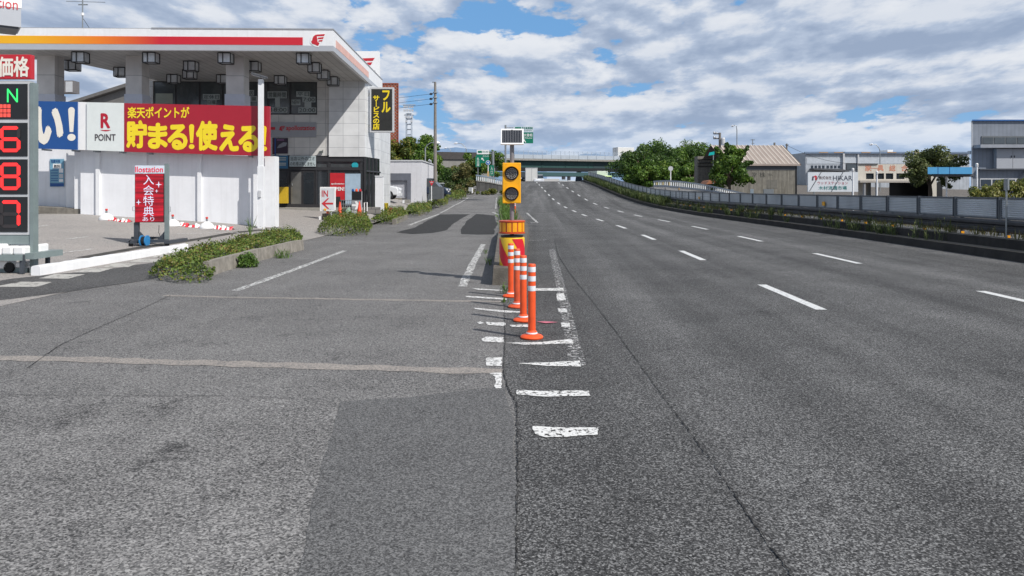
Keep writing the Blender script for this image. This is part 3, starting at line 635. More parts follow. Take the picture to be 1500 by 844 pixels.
def tiltbox(mb, xa, xb, za, zb, ya, yb):
    i = len(mb.v); mb.box(xa, xb, ya, yb, za-pm, zb-pm)
    for k in range(i, len(mb.v)):
        x, y, z = mb.v[k]; mb.v[k] = (x, -0.06+y*math.cos(tl)+z*math.sin(tl), pm+z*math.cos(tl)-y*math.sin(tl))
tiltbox(fr, x0, x1, z0-0.01, z1+0.01, -0.015, 0.02)
sp_ = t.part('solar_panel', fr, cleanwhite, bevel=0.004); cl = MB(); nc = 12
tiltbox(cl, x0+0.028, x1-0.028, z0+0.022, z1-0.022, -0.020, -0.014); t.part('solar_cells', cl, mat('solar_cell', (0.012, 0.014, 0.022), 0.2, var=0.2, spec=0.7), parent=sp_)
gl = MB()
for k in range(1, nc): xx = x0+0.028+(x1-x0-0.056)*k/nc; tiltbox(gl, xx-0.002, xx+0.002, z0+0.022, z1-0.022, -0.022, -0.0195)
t.part('cell_grid', gl, midgrey, parent=sp_)
# objects further back on the island
delineator(754.5, 318, 'distant orange delineator with a white foot at the far end of the island', 'far island posts', h=0.95)
q = G(745, 314); t = Thing('chevron_board', 'yellow and black hazard drum half hidden in weeds behind the beacon pole', 'hazard drum', (q.x-0.05, q.y+3, g(q.y+3)), YAW)
t.part('body', MB().lathe([(0.24, 0), (0.26, 0.05), (0.26, 1.0), (0.22, 1.06)], n=24), amber, smooth=True)
b = MB()
for k in range(5): b.prism([(-0.27, 0.1+k*0.2), (0.27, 0.18+k*0.2), (0.27, 0.26+k*0.2), (-0.27, 0.18+k*0.2)], -0.30, -0.255)
t.part('chevron_stripe', b, black)
sp = [(Lx(y)+random.uniform(0.1, 0.6), y, g(y)+HH(y)-0.02) for y in np.linspace(24, 70, 46) for _ in range(2)]
tag(tufts(sp, None, 0.2, 0.75, 14, 0.014, 0.2).build('island_weeds', LEAF_W), 'rough weeds and grass growing along the traffic island', 'weeds', kind='stuff')
for i, (px, py, h, n, lb) in enumerate(((733, 352, 0.34, 26, 'grass tuft at the rear left of the striped drum'), (712, 372, 0.16, 9, 'thin weed on the verge left of the drum'), (717, 388, 0.22, 11, 'bright green weed sprout beside the island shadow'), (739, 430, 0.22, 20, 'grass tuft at the foot of the rearmost delineator post'), (738, 443, 0.08, 14, 'low clover patch among the hatch strokes'))):
    p = G(px, py); tag(tufts([(0, 0, 0)], None, h*0.5, h, n, 0.008, 0.08).build('weed', LEAF_W, loc=(p.x, p.y, p.z)), lb, 'weed', 'weeds on the road')

# ================================================================== price sign, white kerb, LED display
def seg7(t, parent, r, y, digit):
    x0, x1, z0, z1 = t.rect(r, y); w = x1-x0; h = z1-z0; s = 0.17*w; on = {'6': 'acdefg', '8': 'abcdefg', '7': 'abc'}[digit]; zm = (z0+z1)/2; e = s*0.12
    segs = {'a': (x0+s*.6, x1-s*.6, z1-s, z1), 'd': (x0+s*.6, x1-s*.6, z0, z0+s), 'g': (x0+s*.6, x1-s*.6, zm-s/2, zm+s/2), 'f': (x0, x0+s, zm+e, z1-s*.6), 'b': (x1-s, x1, zm+e, z1-s*.6), 'e': (x0, x0+s, z0+s*.6, zm-e), 'c': (x1-s, x1, z0+s*.6, zm-e)}
    for k, (a, b, c, d) in segs.items():
        hz = (b-a) > (d-c); q = min(b-a, d-c)*0.45
        poly = [(a+q, c), (b-q, c), (b, (c+d)/2), (b-q, d), (a+q, d), (a, (c+d)/2)] if hz else [(a, c+q), ((a+b)/2, c), (b, c+q), (b, d-q), ((a+b)/2, d), (a, d-q)]
        t.part('digit_segment', MB().prism(poly, y-0.008, y), ledred if k in on else leddim, parent=parent)
p = P(0, 402, 14.2); t = Thing('price_sign', 'tall fuel price board with red digits 6 8 7 on a wheeled frame', 'price sign', (p.x, p.y, fore(p.x, p.y)))
hd = t.pbox('header_panel', (-62, 80, 45, 115.5), -0.03, 0.12, red, bevel=0.006); t.text('header_text', '価格', (-3, 83, 43, 113), -0.031, cream, 0.028, hd)
t.pbox('frame', (-66, 118.5, 43.6, 344), 0.0, 0.14, lightgrey)
for r, dg in (((-62, 123, 40, 174.5), None), ((-62, 180, 40, 229), '6'), ((-62, 233.5, 40, 284.5), '8'), ((-62, 288.5, 40, 340), '7')):
    f_ = t.pbox('display_panel', r, -0.012, 0.03, black)
    if dg: seg7(t, f_, (0, r[1]+5, 30, r[3]-6), -0.013, dg)
    else:
        t.text('led_letter', 'N', (10.5, 130, 26.5, 150), -0.013, ledgreen, 0.0, f_)
        for a in range(3):
            for b in range(3): t.pbox('led_block', (-1+a*5.8, 153+b*6.6, 3.6+a*5.8, 158.4+b*6.6), -0.016, 0.008, mat('led_red_soft', (0.5, 0.05, 0.04), 0.5, emis=(1, 0.10, 0.07), es=0.75), f_)
t.pbox('post', (43.6, 121, 48.5, 400), -0.02, 0.16, greensteel); t.pbox('post', (-72, 121, -66, 400), -0.02, 0.16, greensteel)
t.pbox('lower_panel', (-66, 344.5, 43.6, 358), 0.01, 0.1, greensteel)
for r in ((-52, 358, -34, 374), (-33, 358, -16, 374), (-15, 358, 1, 374), (2, 361, 17.5, 373.5), (18.5, 361, 35, 373.5)): t.pbox('water_weight', r, -0.20, 0.34, cleanwhite, bevel=0.03)
for r in ((-40, 358, -22, 366), (-20, 358, -2, 366), (9, 357.5, 25, 366), (27, 358, 43, 366), (51, 358, 58, 371)): t.pbox('water_weight', r, 0.26, 0.3, cleanwhite, bevel=0.03)
for r in ((-16, 382, 10, 394), (22, 384, 34, 392)): t.pbox('water_weight', r, 0.0, 0.3, cleanwhite, bevel=0.03)
t.pbox('base_rail', (-80, 373.5, 31, 382), -0.24, 0.07, greensteel); t.pbox('base_rail', (-80, 368.5, 74, 376), 0.72, 0.07, greensteel); t.pbox('base_rail', (30, 371, 50, 380), -0.16, 0.9, greensteel)
t.pbox('base_rail', (-60, 393, 40, 399.5), 0.05, 0.06, greensteel)
for r, y in (((28.5, 374, 34.5, 401), -0.2), ((-60, 374, -54, 401), -0.2), ((66, 370, 71, 388), 0.72), ((45, 378, 52, 398), 0.1)): t.pbox('leg', r, y, 0.06, darksteel)
t.part('caster_wheel', MB().lathe([(0.09, 0), (0.10, 0.01), (0.10, 0.05), (0.09, 0.06)], t.q(12, 396)[0], 0.1, 14, 'y'), tyre)

a = G(52, 404, fore); b_ = G(271, 366, fore); mid = (a+b_)/2; L_ = (b_-a).length; rz = math.atan2((b_-a).y, (b_-a).x)
kb = MB(); h_ = 0.185; prof = [(-0.09, -0.01), (0.09, -0.01), (0.085, h_-0.02), (0.065, h_), (-0.065, h_), (-0.085, h_-0.02)]; n = 30
for i in range(n+1):
    s = -L_/2+L_*i/n
    for (yy, zz) in prof: kb.v.append((s, yy+random.uniform(-.004, .004), zz+(random.uniform(-.006, .006) if zz > 0 else 0)))
for i in range(n):
    for j in range(6): kb.f.append((i*6+j, i*6+(j+1) % 6, (i+1)*6+(j+1) % 6, (i+1)*6+j)); kb.mi.append(0)
kb.f += [tuple(range(5, -1, -1)), tuple(range(n*6, n*6+6))]; kb.mi += [0, 0]
tag(kb.build('kerb_beam', white, loc=(mid.x, mid.y, 0.0), rz=rz), 'long chipped white painted concrete beam lying along the forecourt edge', 'kerb beam')

p = G(220, 360, fore); t = Thing('led_display', 'portable red LED display on a wheeled steel frame with glowing vertical lettering', 'LED display', (p.x, p.y, p.z))
pn = t.pbox('screen', (197.5, 254.5, 240, 326), -0.05, 0.10, black)
M_screen = mat('screen_red', (0.14, 0.006, 0.012), 0.35, emis=(0.62, 0.006, 0.022), es=0.55, var=0.3, vs=6)
nt = M_screen.node_tree; em = nt.nodes.new('ShaderNodeTexNoise'); mp = nt.nodes.new('ShaderNodeMapping'); mp.inputs['Scale'].default_value = (0.4, 0.1, 9); tcx = nt.nodes.new('ShaderNodeTexCoord')
nt.links.new(tcx.outputs['Object'], mp.inputs[0]); nt.links.new(mp.outputs[0], em.inputs['Vector']); em.inputs['Scale'].default_value = 1.1; em.inputs['Detail'].default_value = 6
mr = nt.nodes.new('ShaderNodeMapRange'); nt.links.new(em.outputs[0], mr.inputs[0]); mr.inputs[1].default_value = 0.36; mr.inputs[2].default_value = 0.68; mr.inputs[3].default_value = 0.02; mr.inputs[4].default_value = 1.2
nt.links.new(mr.outputs[0], nt.nodes['Principled BSDF'].inputs['Emission Strength'])
t.pbox('screen_face', (198, 255, 239.4, 325.5), -0.054, 0.004, M_screen, pn)
M_glow = mat('screen_text', (0.35, 0.36, 0.42), 0.4, emis=(0.66, 0.74, 0.95), es=0.75)
t.text('screen_text', '入\n会\n特\n典', (210, 256.5, 225.5, 317), -0.056, M_glow, 0.0, pn, 0.98)
t.text('screen_text', 'あり', (209, 318, 226, 324), -0.056, M_glow, 0.0, pn)
for sx, sy, s in ((232.5, 270.5, 4.6), (229.5, 280, 2.6), (203, 296.5, 4)):
    xx, zz = t.q(sx, sy, -0.056); k = s*0.0193; st = [(xx+(k if i % 2 == 0 else k*0.25)*math.cos(i*math.pi/4), zz+(k if i % 2 == 0 else k*0.25)*math.sin(i*math.pi/4)) for i in range(8)]
    t.part('screen_star', MB().prism(st, -0.062, -0.056), M_glow, parent=pn)
tp = t.pbox('top_banner', (197.5, 242.5, 240, 254), -0.05, 0.1, mat('banner_pale', (0.55, 0.60, 0.66), 0.4, emis=(0.6, 0.72, 0.85), es=0.25)); t.text('banner_text', 'llostation', (198.3, 244, 239, 252.5), -0.051, mat('banner_red', (0.6, 0.03, 0.06), 0.4, emis=(0.8, 0.02, 0.08), es=0.35), 0.012, tp)
t.pbox('upright', (240.8, 240, 246, 357), -0.02, 0.09, greensteel); t.pbox('upright', (196, 326, 202.5, 357), 0.0, 0.09, darksteel)
t.pbox('base_beam', (192, 351, 246, 355.5), -0.10, 0.08, darksteel); t.pbox('base_beam', (192, 347, 246, 350), 0.55, 0.08, darksteel)
for r in ((190, 352.5, 196, 357), (240, 352.5, 248.5, 357)): t.pbox('base_foot', r, -0.5, 1.1, darksteel)
xg, zg = t.q(204, 352); b = MB().prism([(xg-0.02, zg), (xg+0.22, zg), (xg-0.02, zg+0.26)], 0.02, 0.05); xg, zg = t.q(240, 352); b.prism([(xg+0.02, zg), (xg+0.02, zg+0.26), (xg-0.20, zg)], 0.02, 0.05); t.part('brace', b, darksteel)
for px in (191, 244):
    for y in (-0.45, 0.5): xx, zz = t.q(px, 359, y); t.part('caster_wheel', MB().lathe([(0.05, y), (0.06, y+0.008), (0.06, y+0.035), (0.05, y+0.043)], xx, 0.062, 14, 'y'), tyre)
for px, (za, zb) in ((195.5, (303, 309)), (248.5, (303, 310))):
    xx, z_a = t.q(px, zb); _, z_b = t.q(px, za); s = -1 if px < 220 else 1; t.part('handle', MB().tube([(xx-s*0.03, 0, z_a), (xx+s*0.02, 0, z_a), (xx+s*0.02, 0, z_b), (xx-s*0.03, 0, z_b)], 0.008, 6), steel)
xx, zz = t.q(233, 330); t.part('cable', MB().tube([(xx, 0, zz), (xx-0.02, 0.02, zz-0.2), (xx+0.05, 0.04, zz-0.4)], 0.008, 6), black)
p2 = G(212, 361, fore); t = Thing('cable_reel', 'black cable reel with bright blue side discs on the foot of the LED display', 'cable reel', (p2.x, p2.y, p2.z))
b = mat('reel_blue', (0.03, 0.22, 0.50), 0.4)
for xx in (-0.09, 0.05): t.part('reel_disc', MB().tube([(xx, 0, 0.15), (xx+0.03, 0, 0.15)], 0.15, 20), b)
t.part('cable_coil', MB().tube([(-0.06, 0, 0.15), (0.05, 0, 0.15)], 0.12, 18), black); t.part('stand', MB().box(-0.10, 0.09, -0.1, 0.1, 0, 0.03), darksteel)
# ================================================================== forecourt fence wall, boards, lamp post
W0 = P(403, 337, 28.0); t = Thing('fence_wall', 'long white panelled wall along the forecourt, under the blue, white and red boards', 'wall', W0)
def poly_panel(t, name, corners, y, d, m, parent=None):
    return t.part(name, MB().prism([t.q(a, b, y) for a, b in corners], y, y+d), m, parent)
poly_panel(t, 'wall_panel', [(118, 318), (145, 321), (145, 221), (118, 220)], 0.0, 0.14, wallwhite)
for a, b in ((146, 212), (212, 291), (291, 372), (372, 395)):
    k = lambda x: 318+(x-118)*19/285.0; tp = lambda x: 220+(x-118)*10/285.0
    poly_panel(t, 'wall_panel', [(a, k(a)), (b-0.6, k(b)), (b-0.6, tp(b)), (a, tp(a))], 0.0, 0.14, wallwhite)
for a in (140, 209, 289, 371):
    poly_panel(t, 'wall_post', [(a, 318.5+(a-118)*19/285), (a+5.5, 318.5+(a-118)*19/285), (a+5.5, 219+(a-118)*10/285), (a, 219+(a-118)*10/285)], -0.10, 0.24, white)
poly_panel(t, 'end_post', [(388, 337.5), (402.5, 337.5), (402.5, 229), (388, 229)], -0.12, 0.5, white)
poly_panel(t, 'end_post', [(401.5, 335), (404.5, 335), (404.5, 239), (401.5, 239)], 0.55, 0.12, white)
poly_panel(t, 'wall_panel', [(-60, 298), (97, 304.5), (97, 219), (-60, 216)], 1.2, 0.14, wallwhite)
poly_panel(t, 'return_panel', [(97, 305.5), (109, 305.5), (109, 219.5), (97, 219.5)], 0.8, 0.14, white)
poly_panel(t, 'return_panel', [(109, 306), (118.5, 306), (118.5, 220), (109, 220)], 0.15, 0.14, white)
poly_panel(t, 'plinth', [(-60, 303), (138, 319), (138, 307.5), (52, 303), (-60, 298)], 0.14, 0.9, oldconcrete)
poly_panel(t, 'footing', [(371, 339), (404, 339), (404, 334), (371, 335)], -0.14, 0.1, oldconcrete)
p = t.q(73, 273, 1.1)
pp = Thing('notice_poster', 'blue notice poster with white blocks on the white wall beside the price sign', 'poster', P(83, 273, 29.15))
f_ = pp.pbox('poster_board', (73, 233, 93.5, 273.5), 0, 0.02, mat('poster_blue', (0.16, 0.34, 0.47), 0.5))
pp.pbox('poster_band', (73.3, 268.5, 93.2, 273.2), -0.004, 0.004, blue, f_)
pp.text('poster_text', '洗車利用', (74.5, 234, 88, 239), 0, blue, 0.01, f_); pp.text('poster_text', '無料', (79, 241, 88.5, 246), -0.004, darkgrey, 0.01, pp.pbox('poster_block', (77.5, 240, 90, 246.8), -0.003, 0.003, cleanwhite, f_))
for i, r in enumerate(((86.5, 247, 92.5, 253), (86.5, 255, 92.5, 261), (86.5, 262.5, 92.5, 266.5))): pp.pbox('poster_block', r, -0.004, 0.004, cleanwhite if i != 1 else lightgrey, f_)
for y in (249, 253, 257, 261, 264): pp.pbox('poster_line', (74.5, y, 85, y+0.9), -0.003, 0.003, blue, f_)
# blue, white, red boards above the wall: they stand forward of it on stand-off brackets
def board(name, label, poly, m, y0=-0.52):
    p = P(poly[0][0], poly[0][1], 28+y0); b = Thing(name, label, 'signboard', p)
    o = b.part('board', MB().prism([b.q(x, y) for x, y in poly], 0, 0.12), m)
    for f in (0.15, 0.85):
        px = poly[0][0]+(poly[1][0]-poly[0][0])*f; py = poly[0][1]+(poly[1][1]-poly[0][1])*f; x, z = b.q(px, py); b.part('bracket', MB().box(x-0.03, x+0.03, 0.10, 0.125-y0, z-0.06, z+0.0), steel)
    return b, o
b, o = board('blue_board', 'blue board with large cream hiragana and an exclamation mark above the wall', [(50, 217.5), (113, 219.5), (113, 149.3), (50, 148)], blue)
b.text('board_text', 'い', (51, 156, 93, 212), 0, cream, 0.065, o)
def bang(b, o, x0, x1, y0, y1, m, rdot):
    cx_ = (x0+x1)/2; cz = y1-rdot; yb = cz-rdot*1.5
    n = 10; w = (x1-x0)/2; top = [(cx_+w*math.cos(a), y0+w+(-w*math.sin(a))) for a in np.linspace(0, math.pi, n)]; bot = [(cx_-w*0.55, yb), (cx_+w*0.55, yb)]
    b.part('board_text', MB().prism([b.q(x, y) for x, y in (top+bot)][::1], -0.006, 0), m, o)
    b.part('board_text', MB().prism([b.q(cx_+rdot*1.15*math.cos(a), cz-rdot*math.sin(a)) for a in np.linspace(0, 2*math.pi, 18)[:-1]], -0.006, 0), m, o)
bang(b, o, 100, 109.5, 157, 206.5, cream, 5.2)
b, o = board('white_board', 'white board with a red letter R over the word POINT above the wall', [(127, 220), (181.5, 222), (181.5, 151), (127, 149.8)], boardwhite)
b.part('board_return', MB().prism([b.q(x, y, 0.06) for x, y in [(113.5, 219.5), (127, 220), (127, 149.8), (113.5, 149.3)]], 0.06, 0.16), cleanwhite)  # built flat; brighter white stands in for light on the angled fold
b.text('board_text', 'R', (147.5, 166, 161.5, 188), 0, mat('crimson_text', (0.45, 0.01, 0.03), 0.4), 0.035, o)
b.part('board_text', MB().prism([b.q(x, y) for x, y in [(147, 190.5), (163, 190.5), (159, 192), (155, 192.6), (150, 191.8)]], -0.006, 0), mat('crimson_text', (0.45, 0.01, 0.03)), o)
b.text('board_text', 'POINT', (139, 196.5, 169.5, 206.5), 0, mat('dark_text', (0.07, 0.06, 0.07), 0.5), 0.02, o)
b, o = board('red_board', 'wide red board with two lines of bold yellow Japanese lettering above the wall', [(182, 222.3), (395, 228.8), (395, 155.8), (182, 151.2)], mat('board_red', (0.36, 0.012, 0.028), 0.4, var=0.05, vs=1.2))
yo = mat('letter_outline', (0.30, 0.03, 0.03), 0.4)
b.text('board_text', '楽天ポイントが', (187, 156.5, 277.5, 173.5), 0, yellow, 0.028, o)
big = [('貯', 185, 216, 176, 217.5), ('ま', 216.5, 246, 180, 218.5), ('る', 245, 275, 182, 220), ('使', 287, 319, 177, 221), ('え', 321, 350, 182, 222), ('る', 349, 379, 184, 223)]
for ch, xa, xb, ya, yb in big: b.text('board_text', ch, (xa, ya, xb, yb), 0, yellow, 0.048, o)
bang(b, o, 277, 284.5, 182, 218.5, yellow, 3.6); bang(b, o, 383.5, 390.5, 184.5, 221.5, yellow, 3.6)

p = P(381, 336, 27.2); t = Thing('lamp_post', 'white square lamp post with one tilted floodlight, in front of the red board', 'lamp post', p)
t.pbox('pole', (378, 116, 384.5, 336), 0, 0.16, white); t.pbox('pole_sleeve', (377, 243.5, 385.5, 336), -0.03, 0.22, white)
t.pbox('switch_box', (377.8, 279, 382, 289), -0.09, 0.06, lightgrey, bevel=0.01)
x, z = t.q(380, 113); hb = MB(); c_, s_ = math.cos(-0.28), math.sin(-0.28)
i = 0; hb.box(-0.27, 0.27, -0.16, 0.16, -0.035, 0.05); hb.v = [(x+a*c_-zc*s_, y, z+0.04+a*s_+zc*c_) for a, y, zc in hb.v]; hd = t.part('lamp_head', hb, darkgrey, bevel=0.02)
hb = MB().box(-0.24, 0.24, -0.13, 0.13, -0.045, -0.034); hb.v = [(x+a*c_-zc*s_, y, z+0.04+a*s_+zc*c_) for a, y, zc in hb.v]; t.part('lamp_glass', hb, refl, hd)
t.part('lamp_neck', MB().tube([(x+0.03, 0.06, z-0.16), (x+0.03, 0.06, z+0.02)], 0.035, 8), darksteel)

def ballast(px, py, label):
    p = G(px, py, fore); t = Thing('ballast_dome', label, 'ballast weight', p, YAW, 'white ballast domes by the wall')
    t.part('dome', MB().lathe([(0.25, 0), (0.26, 0.03), (0.235, 0.10), (0.18, 0.17), (0.09, 0.225), (0.05, 0.25)], n=20), cleanwhite, smooth=True)
    t.part('pin', MB().lathe([(0.035, 0.245), (0.035, 0.33), (0.02, 0.34)], n=12), steel); t.part('pin_cap', MB().lathe([(0.04, 0.34), (0.045, 0.39), (0.03, 0.41)], n=12), mat('cap_red', (0.6, 0.06, 0.05), 0.5))
ballast(156, 322.5, 'white ballast dome with a red pin, left of the LED display'); ballast(253, 331.5, 'white ballast dome just right of the LED display'); ballast(303, 335, 'white ballast dome furthest right along the wall foot')
tb = MB(); tb.m = 0
for i, (a, b_) in enumerate((((160, 323.5), (168, 323)), ((167, 324), (176, 325)), ((176, 325.5), (190, 326)), ((262, 332), (275, 331.5)), ((272, 333), (296, 334)), ((312, 335.5), (326, 337)), ((322, 337), (340, 337.5)))):
    q0, q1 = G(*a, fore), G(*b_, fore); n = 5
    for j in range(n):
        tb.m = j % 2; pa, pb = q0.lerp(q1, j/n), q0.lerp(q1, (j+1)/n); hh = 0.05+0.12*random.random()
        tb.face([pa+Vector((0, -.06, .01)), pb+Vector((0, -.05, .01)), pb+Vector((0.03, .05, hh*random.random()+.02)), pa+Vector((-.02, .05, hh))])
        tb.face([pa+Vector((-.02, .05, hh)), pb+Vector((0.03, .05, .06)), pb+Vector((0.03, .16, .02)), pa+Vector((0, .15, .02))])
tag(tb.build('barrier_tape', [mat('tape_red', (0.6, 0.03, 0.05), 0.5), cleanwhite]), 'crumpled red and white barrier tape on the ground along the white wall', 'barrier tape')

# ================================================================== station canopy and shop
SRZ = YAW+math.radians(1.7); S0 = P(488, 75, 29.5); SZ = 0.70
fz = S0.z; S0 = Vector((S0.x, S0.y, SZ))
cn = Thing('station_canopy', 'filling station canopy with a white fascia and a yellow to red stripe', 'canopy', S0, SRZ)
ztop = cn.q(488, 44)[1]; zb = fz-SZ; xl = -25.0; dp = 13.5
fm = MB().prism([(xl, zb), (0, zb), (0, ztop), (xl, ztop)], 0, 0.15); fm.box(-0.15, 0, 0.15, dp, zb, ztop)
fa = cn.part('fascia', fm, white)
lowm = mat('fascia_shade_grey', (0.40, 0.42, 0.46), 0.45, var=0.04)  # grey puts the shade of the leaning lower fascia into the colour
zs0, zs1 = cn.q(300, 65.5)[1], cn.q(300, 54)[1]
cn.part('fascia_band', MB().box(xl, 0.004, -0.005, 0.0, zb, zs0-0.015).box(0.0, 0.005, 0.0, dp, zb, zs0-0.015), lowm, fa)
stm = bpy.data.materials.new('stripe_blend'); stm.use_nodes = True; nt = stm.node_tree; N = nt.nodes; L = nt.links
tc = N.new('ShaderNodeTexCoord'); sp = N.new('ShaderNodeSeparateXYZ'); L.new(tc.outputs['Object'], sp.inputs[0])
mr = N.new('ShaderNodeMapRange'); L.new(sp.outputs[0], mr.inputs[0]); mr.inputs[1].default_value = cn.q(40, 60)[0]; mr.inputs[2].default_value = cn.q(235, 60)[0]
cr = N.new('ShaderNodeValToRGB'); e = cr.color_ramp.elements; e[0].color = (0.82, 0.42, 0.01, 1); e[1].color = (0.56, 0.015, 0.03, 1); a = e.new(0.55); a.color = (0.80, 0.20, 0.012, 1)
L.new(mr.outputs[0], cr.inputs[0]); L.new(cr.outputs[0], N['Principled BSDF'].inputs['Base Color']); N['Principled BSDF'].inputs['Roughness'].default_value = 0.4
cn.part('stripe', MB().box(xl, cn.q(443.5, 60)[0], -0.012, -0.001, zs0, zs1), stm, fa)
stm2 = mat('stripe_faded', (0.70, 0.42, 0.36), 0.5, var=0.1)
cn.part('stripe', MB().box(0.001, 0.010, 0.5, 8.6, zs0, zs1), stm2, fa)
cn.part('roof_edge', MB().box(xl, cn.q(222, 44)[0], 0.02, 0.3, ztop, ztop+0.03).box(cn.q(222, 44)[0], 0.02, -0.02, 0.3, ztop, ztop+0.05).box(-0.2, 0.02, 0.3, dp, ztop, ztop+0.05), midgrey, fa)
def wing_logo(t, r, y, parent, head=True):
    x0, x1, z0, z1 = t.rect(r, y); w = x1-x0; h = z1-z0; X = lambda u, v: (x0+u*w, z0+v*h)
    if head: t.part('logo_ground', MB().prism([X(*q) for q in [(-.04, .28), (.25, .02), (.52, -.04), (1.06, 1.02), (.30, 1.04), (.0, .72)]], y-0.008, y), cleanwhite, parent)
    def bar(v0, v1, u0): return [X(u0, v0), X(0.66+0.30*v0, v0+0.02), X(0.66+0.32*v1, v1+0.04), X(u0+0.06, v1)]
    for v0, v1, u0 in ((.80, .93, .34), (.58, .70, .46), (.38, .49, .50)): t.part('logo', MB().prism(bar(v0, v1, u0), y-0.016, y-0.008), red, parent)
    t.part('logo', MB().prism([X(*q) for q in [(.04, .40), (.10, .22), (.26, .17), (.50, .05), (.60, .28), (.47, .36), (.44, .60), (.42, .80), (.36, .93), (.20, .80), (.13, .62), (.12, .50)]], y-0.0165, y-0.009), red, parent)
wing_logo(cn, (455, 49.5, 477, 68.5), -0.006, fa)
sof = pattern_mat('soffit_strips', (0.46, 0.45, 0.44), (0.27, 0.265, 0.26), 0.35, 40.0, 0.02, 'XY', 0.55)
xb_ = cn.q(222, 118, 8.0)[0]; xc_ = cn.q(85, 88, 2.4)[0]
plan = [(xl, 0.15), (-0.15, 0.15), (-0.15, dp), (xb_, dp), (xb_, 8.2), (xc_, 2.6), (xl, 2.4)]
cn.part('soffit', MB().slab(plan, zb+0.05, zb+0.12), sof)
cn.part('roof_deck', MB().slab(plan, ztop-0.25, ztop-0.1), midgrey)
colm = pattern_mat('column_panels', (0.60, 0.58, 0.56), (0.3, 0.3, 0.3), 5.0, 0.95, 0.012, 'XZ', 0.5); basem = mat('column_base', (0.52, 0.54, 0.60), 0.5, var=0.06)
for px0, px1 in ((54, 80), (184, 207.5), (331, 357), (-95, -68)):
    xa, _ = cn.q(px0, 100, 1.6); xb, _ = cn.q(px1, 100, 1.6); zc = cn.q(px0, 138, 1.6)[1]
    c_ = cn.part('column', MB().box(xa, xb, 1.6, 2.3, zc, zb+0.05), colm); cn.part('column_base', MB().box(xa-0.04, xb+0.04, 1.56, 2.34, 0.0, zc), basem, c_)
frm = mat('light_frame', (0.03, 0.03, 0.034), 0.5); lmp = mat('light_glass', (0.62, 0.65, 0.68), 0.2, var=0.2, spec=0.7)
def ceiling_light(px, py):
    # box light hung under the soffit; its depth follows from the soffit height
    y = 0.8
    for k in range(60):
        x, z = cn.q(px, py, y)
        if z >= zb-0.18: break
        y += 0.25
    x, z = cn.q(px, py, y); w = 0.25; hh = 0.20; zz = zb-0.18
    f = MB()
    for sx in (-w, -0.06, w):
        f.box(x+sx-0.018, x+sx+0.018, y-0.22, y-0.20, zz-hh, zz+hh)
    for sz in (-hh, hh): f.box(x-w, x+w, y-0.222, y-0.198, zz+sz-0.018, zz+sz+0.018); f.box(x-w, x+w, y+0.2, y+0.22, zz+sz-0.018, zz+sz+0.018)
    for sx in (-w, w): f.box(x+sx-0.018, x+sx+0.018, y-0.2, y+0.2, zz-hh-0.018, zz-hh+0.018); f.box(x+sx-0.018, x+sx+0.018, y+0.2, y+0.22, zz-hh, zz+hh)
    f.box(x-0.03, x+0.03, y-0.03, y+0.03, zz+hh, zb+0.05)
    o = cn.part('ceiling_light', f, frm); cn.part('light_panel', MB().box(x-w+0.018, x+w-0.018, y-0.19, y+0.19, zz-hh+0.02, zz+hh-0.02), lmp, o)
for q in ((118, 84), (106, 96), (221.5, 83.5), (280, 97), (278, 108.5), (331, 85.5), (372, 98), (254.5, 115.5), (327, 115.5), (411, 117.5), (445, 86), (461, 98.5), (474, 109.5), (488, 118.5), (178, 106)): ceiling_light(*q)

YW = 8.6; SB = Thing('station_shop', 'white tiled filling station shop with black glazed front under the canopy', 'shop', S0, SRZ)
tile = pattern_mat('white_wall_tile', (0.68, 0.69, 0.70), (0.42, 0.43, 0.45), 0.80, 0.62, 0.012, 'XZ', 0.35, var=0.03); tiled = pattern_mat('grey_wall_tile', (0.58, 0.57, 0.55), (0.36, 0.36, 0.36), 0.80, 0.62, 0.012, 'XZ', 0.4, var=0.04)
xa = SB.q(208, 140, YW)[0]; x1 = SB.q(482.5, 140, YW)[0]; x2 = SB.q(534.5, 140, YW-0.1)[0]
zu = SB.q(300, 228, YW)[1]; zr = zb+0.05; zwin = SB.q(400, 168, YW)[1]; zwt = SB.q(400, 119.5, YW)[1]
xw1 = SB.q(464.5, 140, YW)[0]; xw0 = SB.q(224, 140, YW)[0]
wm = MB().box(xa, xw0, YW, YW+0.3, 0.0, zr).box(xw0, xw1, YW, YW+0.3, zu, zwin).box(xw0, xw1, YW, YW+0.3, zwt, zr).box(xw1, x1, YW, YW+0.3, zu, zr)
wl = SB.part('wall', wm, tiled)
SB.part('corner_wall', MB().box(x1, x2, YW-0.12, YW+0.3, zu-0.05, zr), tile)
# right side face, with the chamfer that steps back to the rear
xr, yr = x2+0.05, YW+6.0
sm = MB(); zl = zu-0.05
for pa, pb in (((x2, YW-0.12), (x2+0.35, YW+2.6)), ((x2+0.35, YW+2.6), (x2+0.35, YW+7.0))):
    sm.face([(pa[0], pa[1], zl), (pb[0], pb[1], zl), (pb[0], pb[1], zr+(0 if pa[1] < YW else 0)), (pa[0], pa[1], zr)])
sm.face([(xa, YW+7, 0), (xa, YW+7, zr), (x2+0.35, YW+7, zr), (x2+0.35, YW+7, 0)]); sm.face([(xa, YW, 0), (xa, YW, zr), (xa, YW+7, zr), (xa, YW+7, 0)])
sm.face([(x2+0.35, YW+2.6, 0), (x2+0.35, YW+7, 0), (x2+0.35, YW+7, zl), (x2+0.35, YW+2.6, zl)])
SB.part('side_wall', sm, tile, wl); SB.part('floor', MB().box(xa, x2, YW-1.6, YW+7, -0.3, 0.02), concrete); SB.part('inner_wall', MB().box(xa, x2+0.2, YW+3.2, YW+3.3, 0, zr), darkgrey)
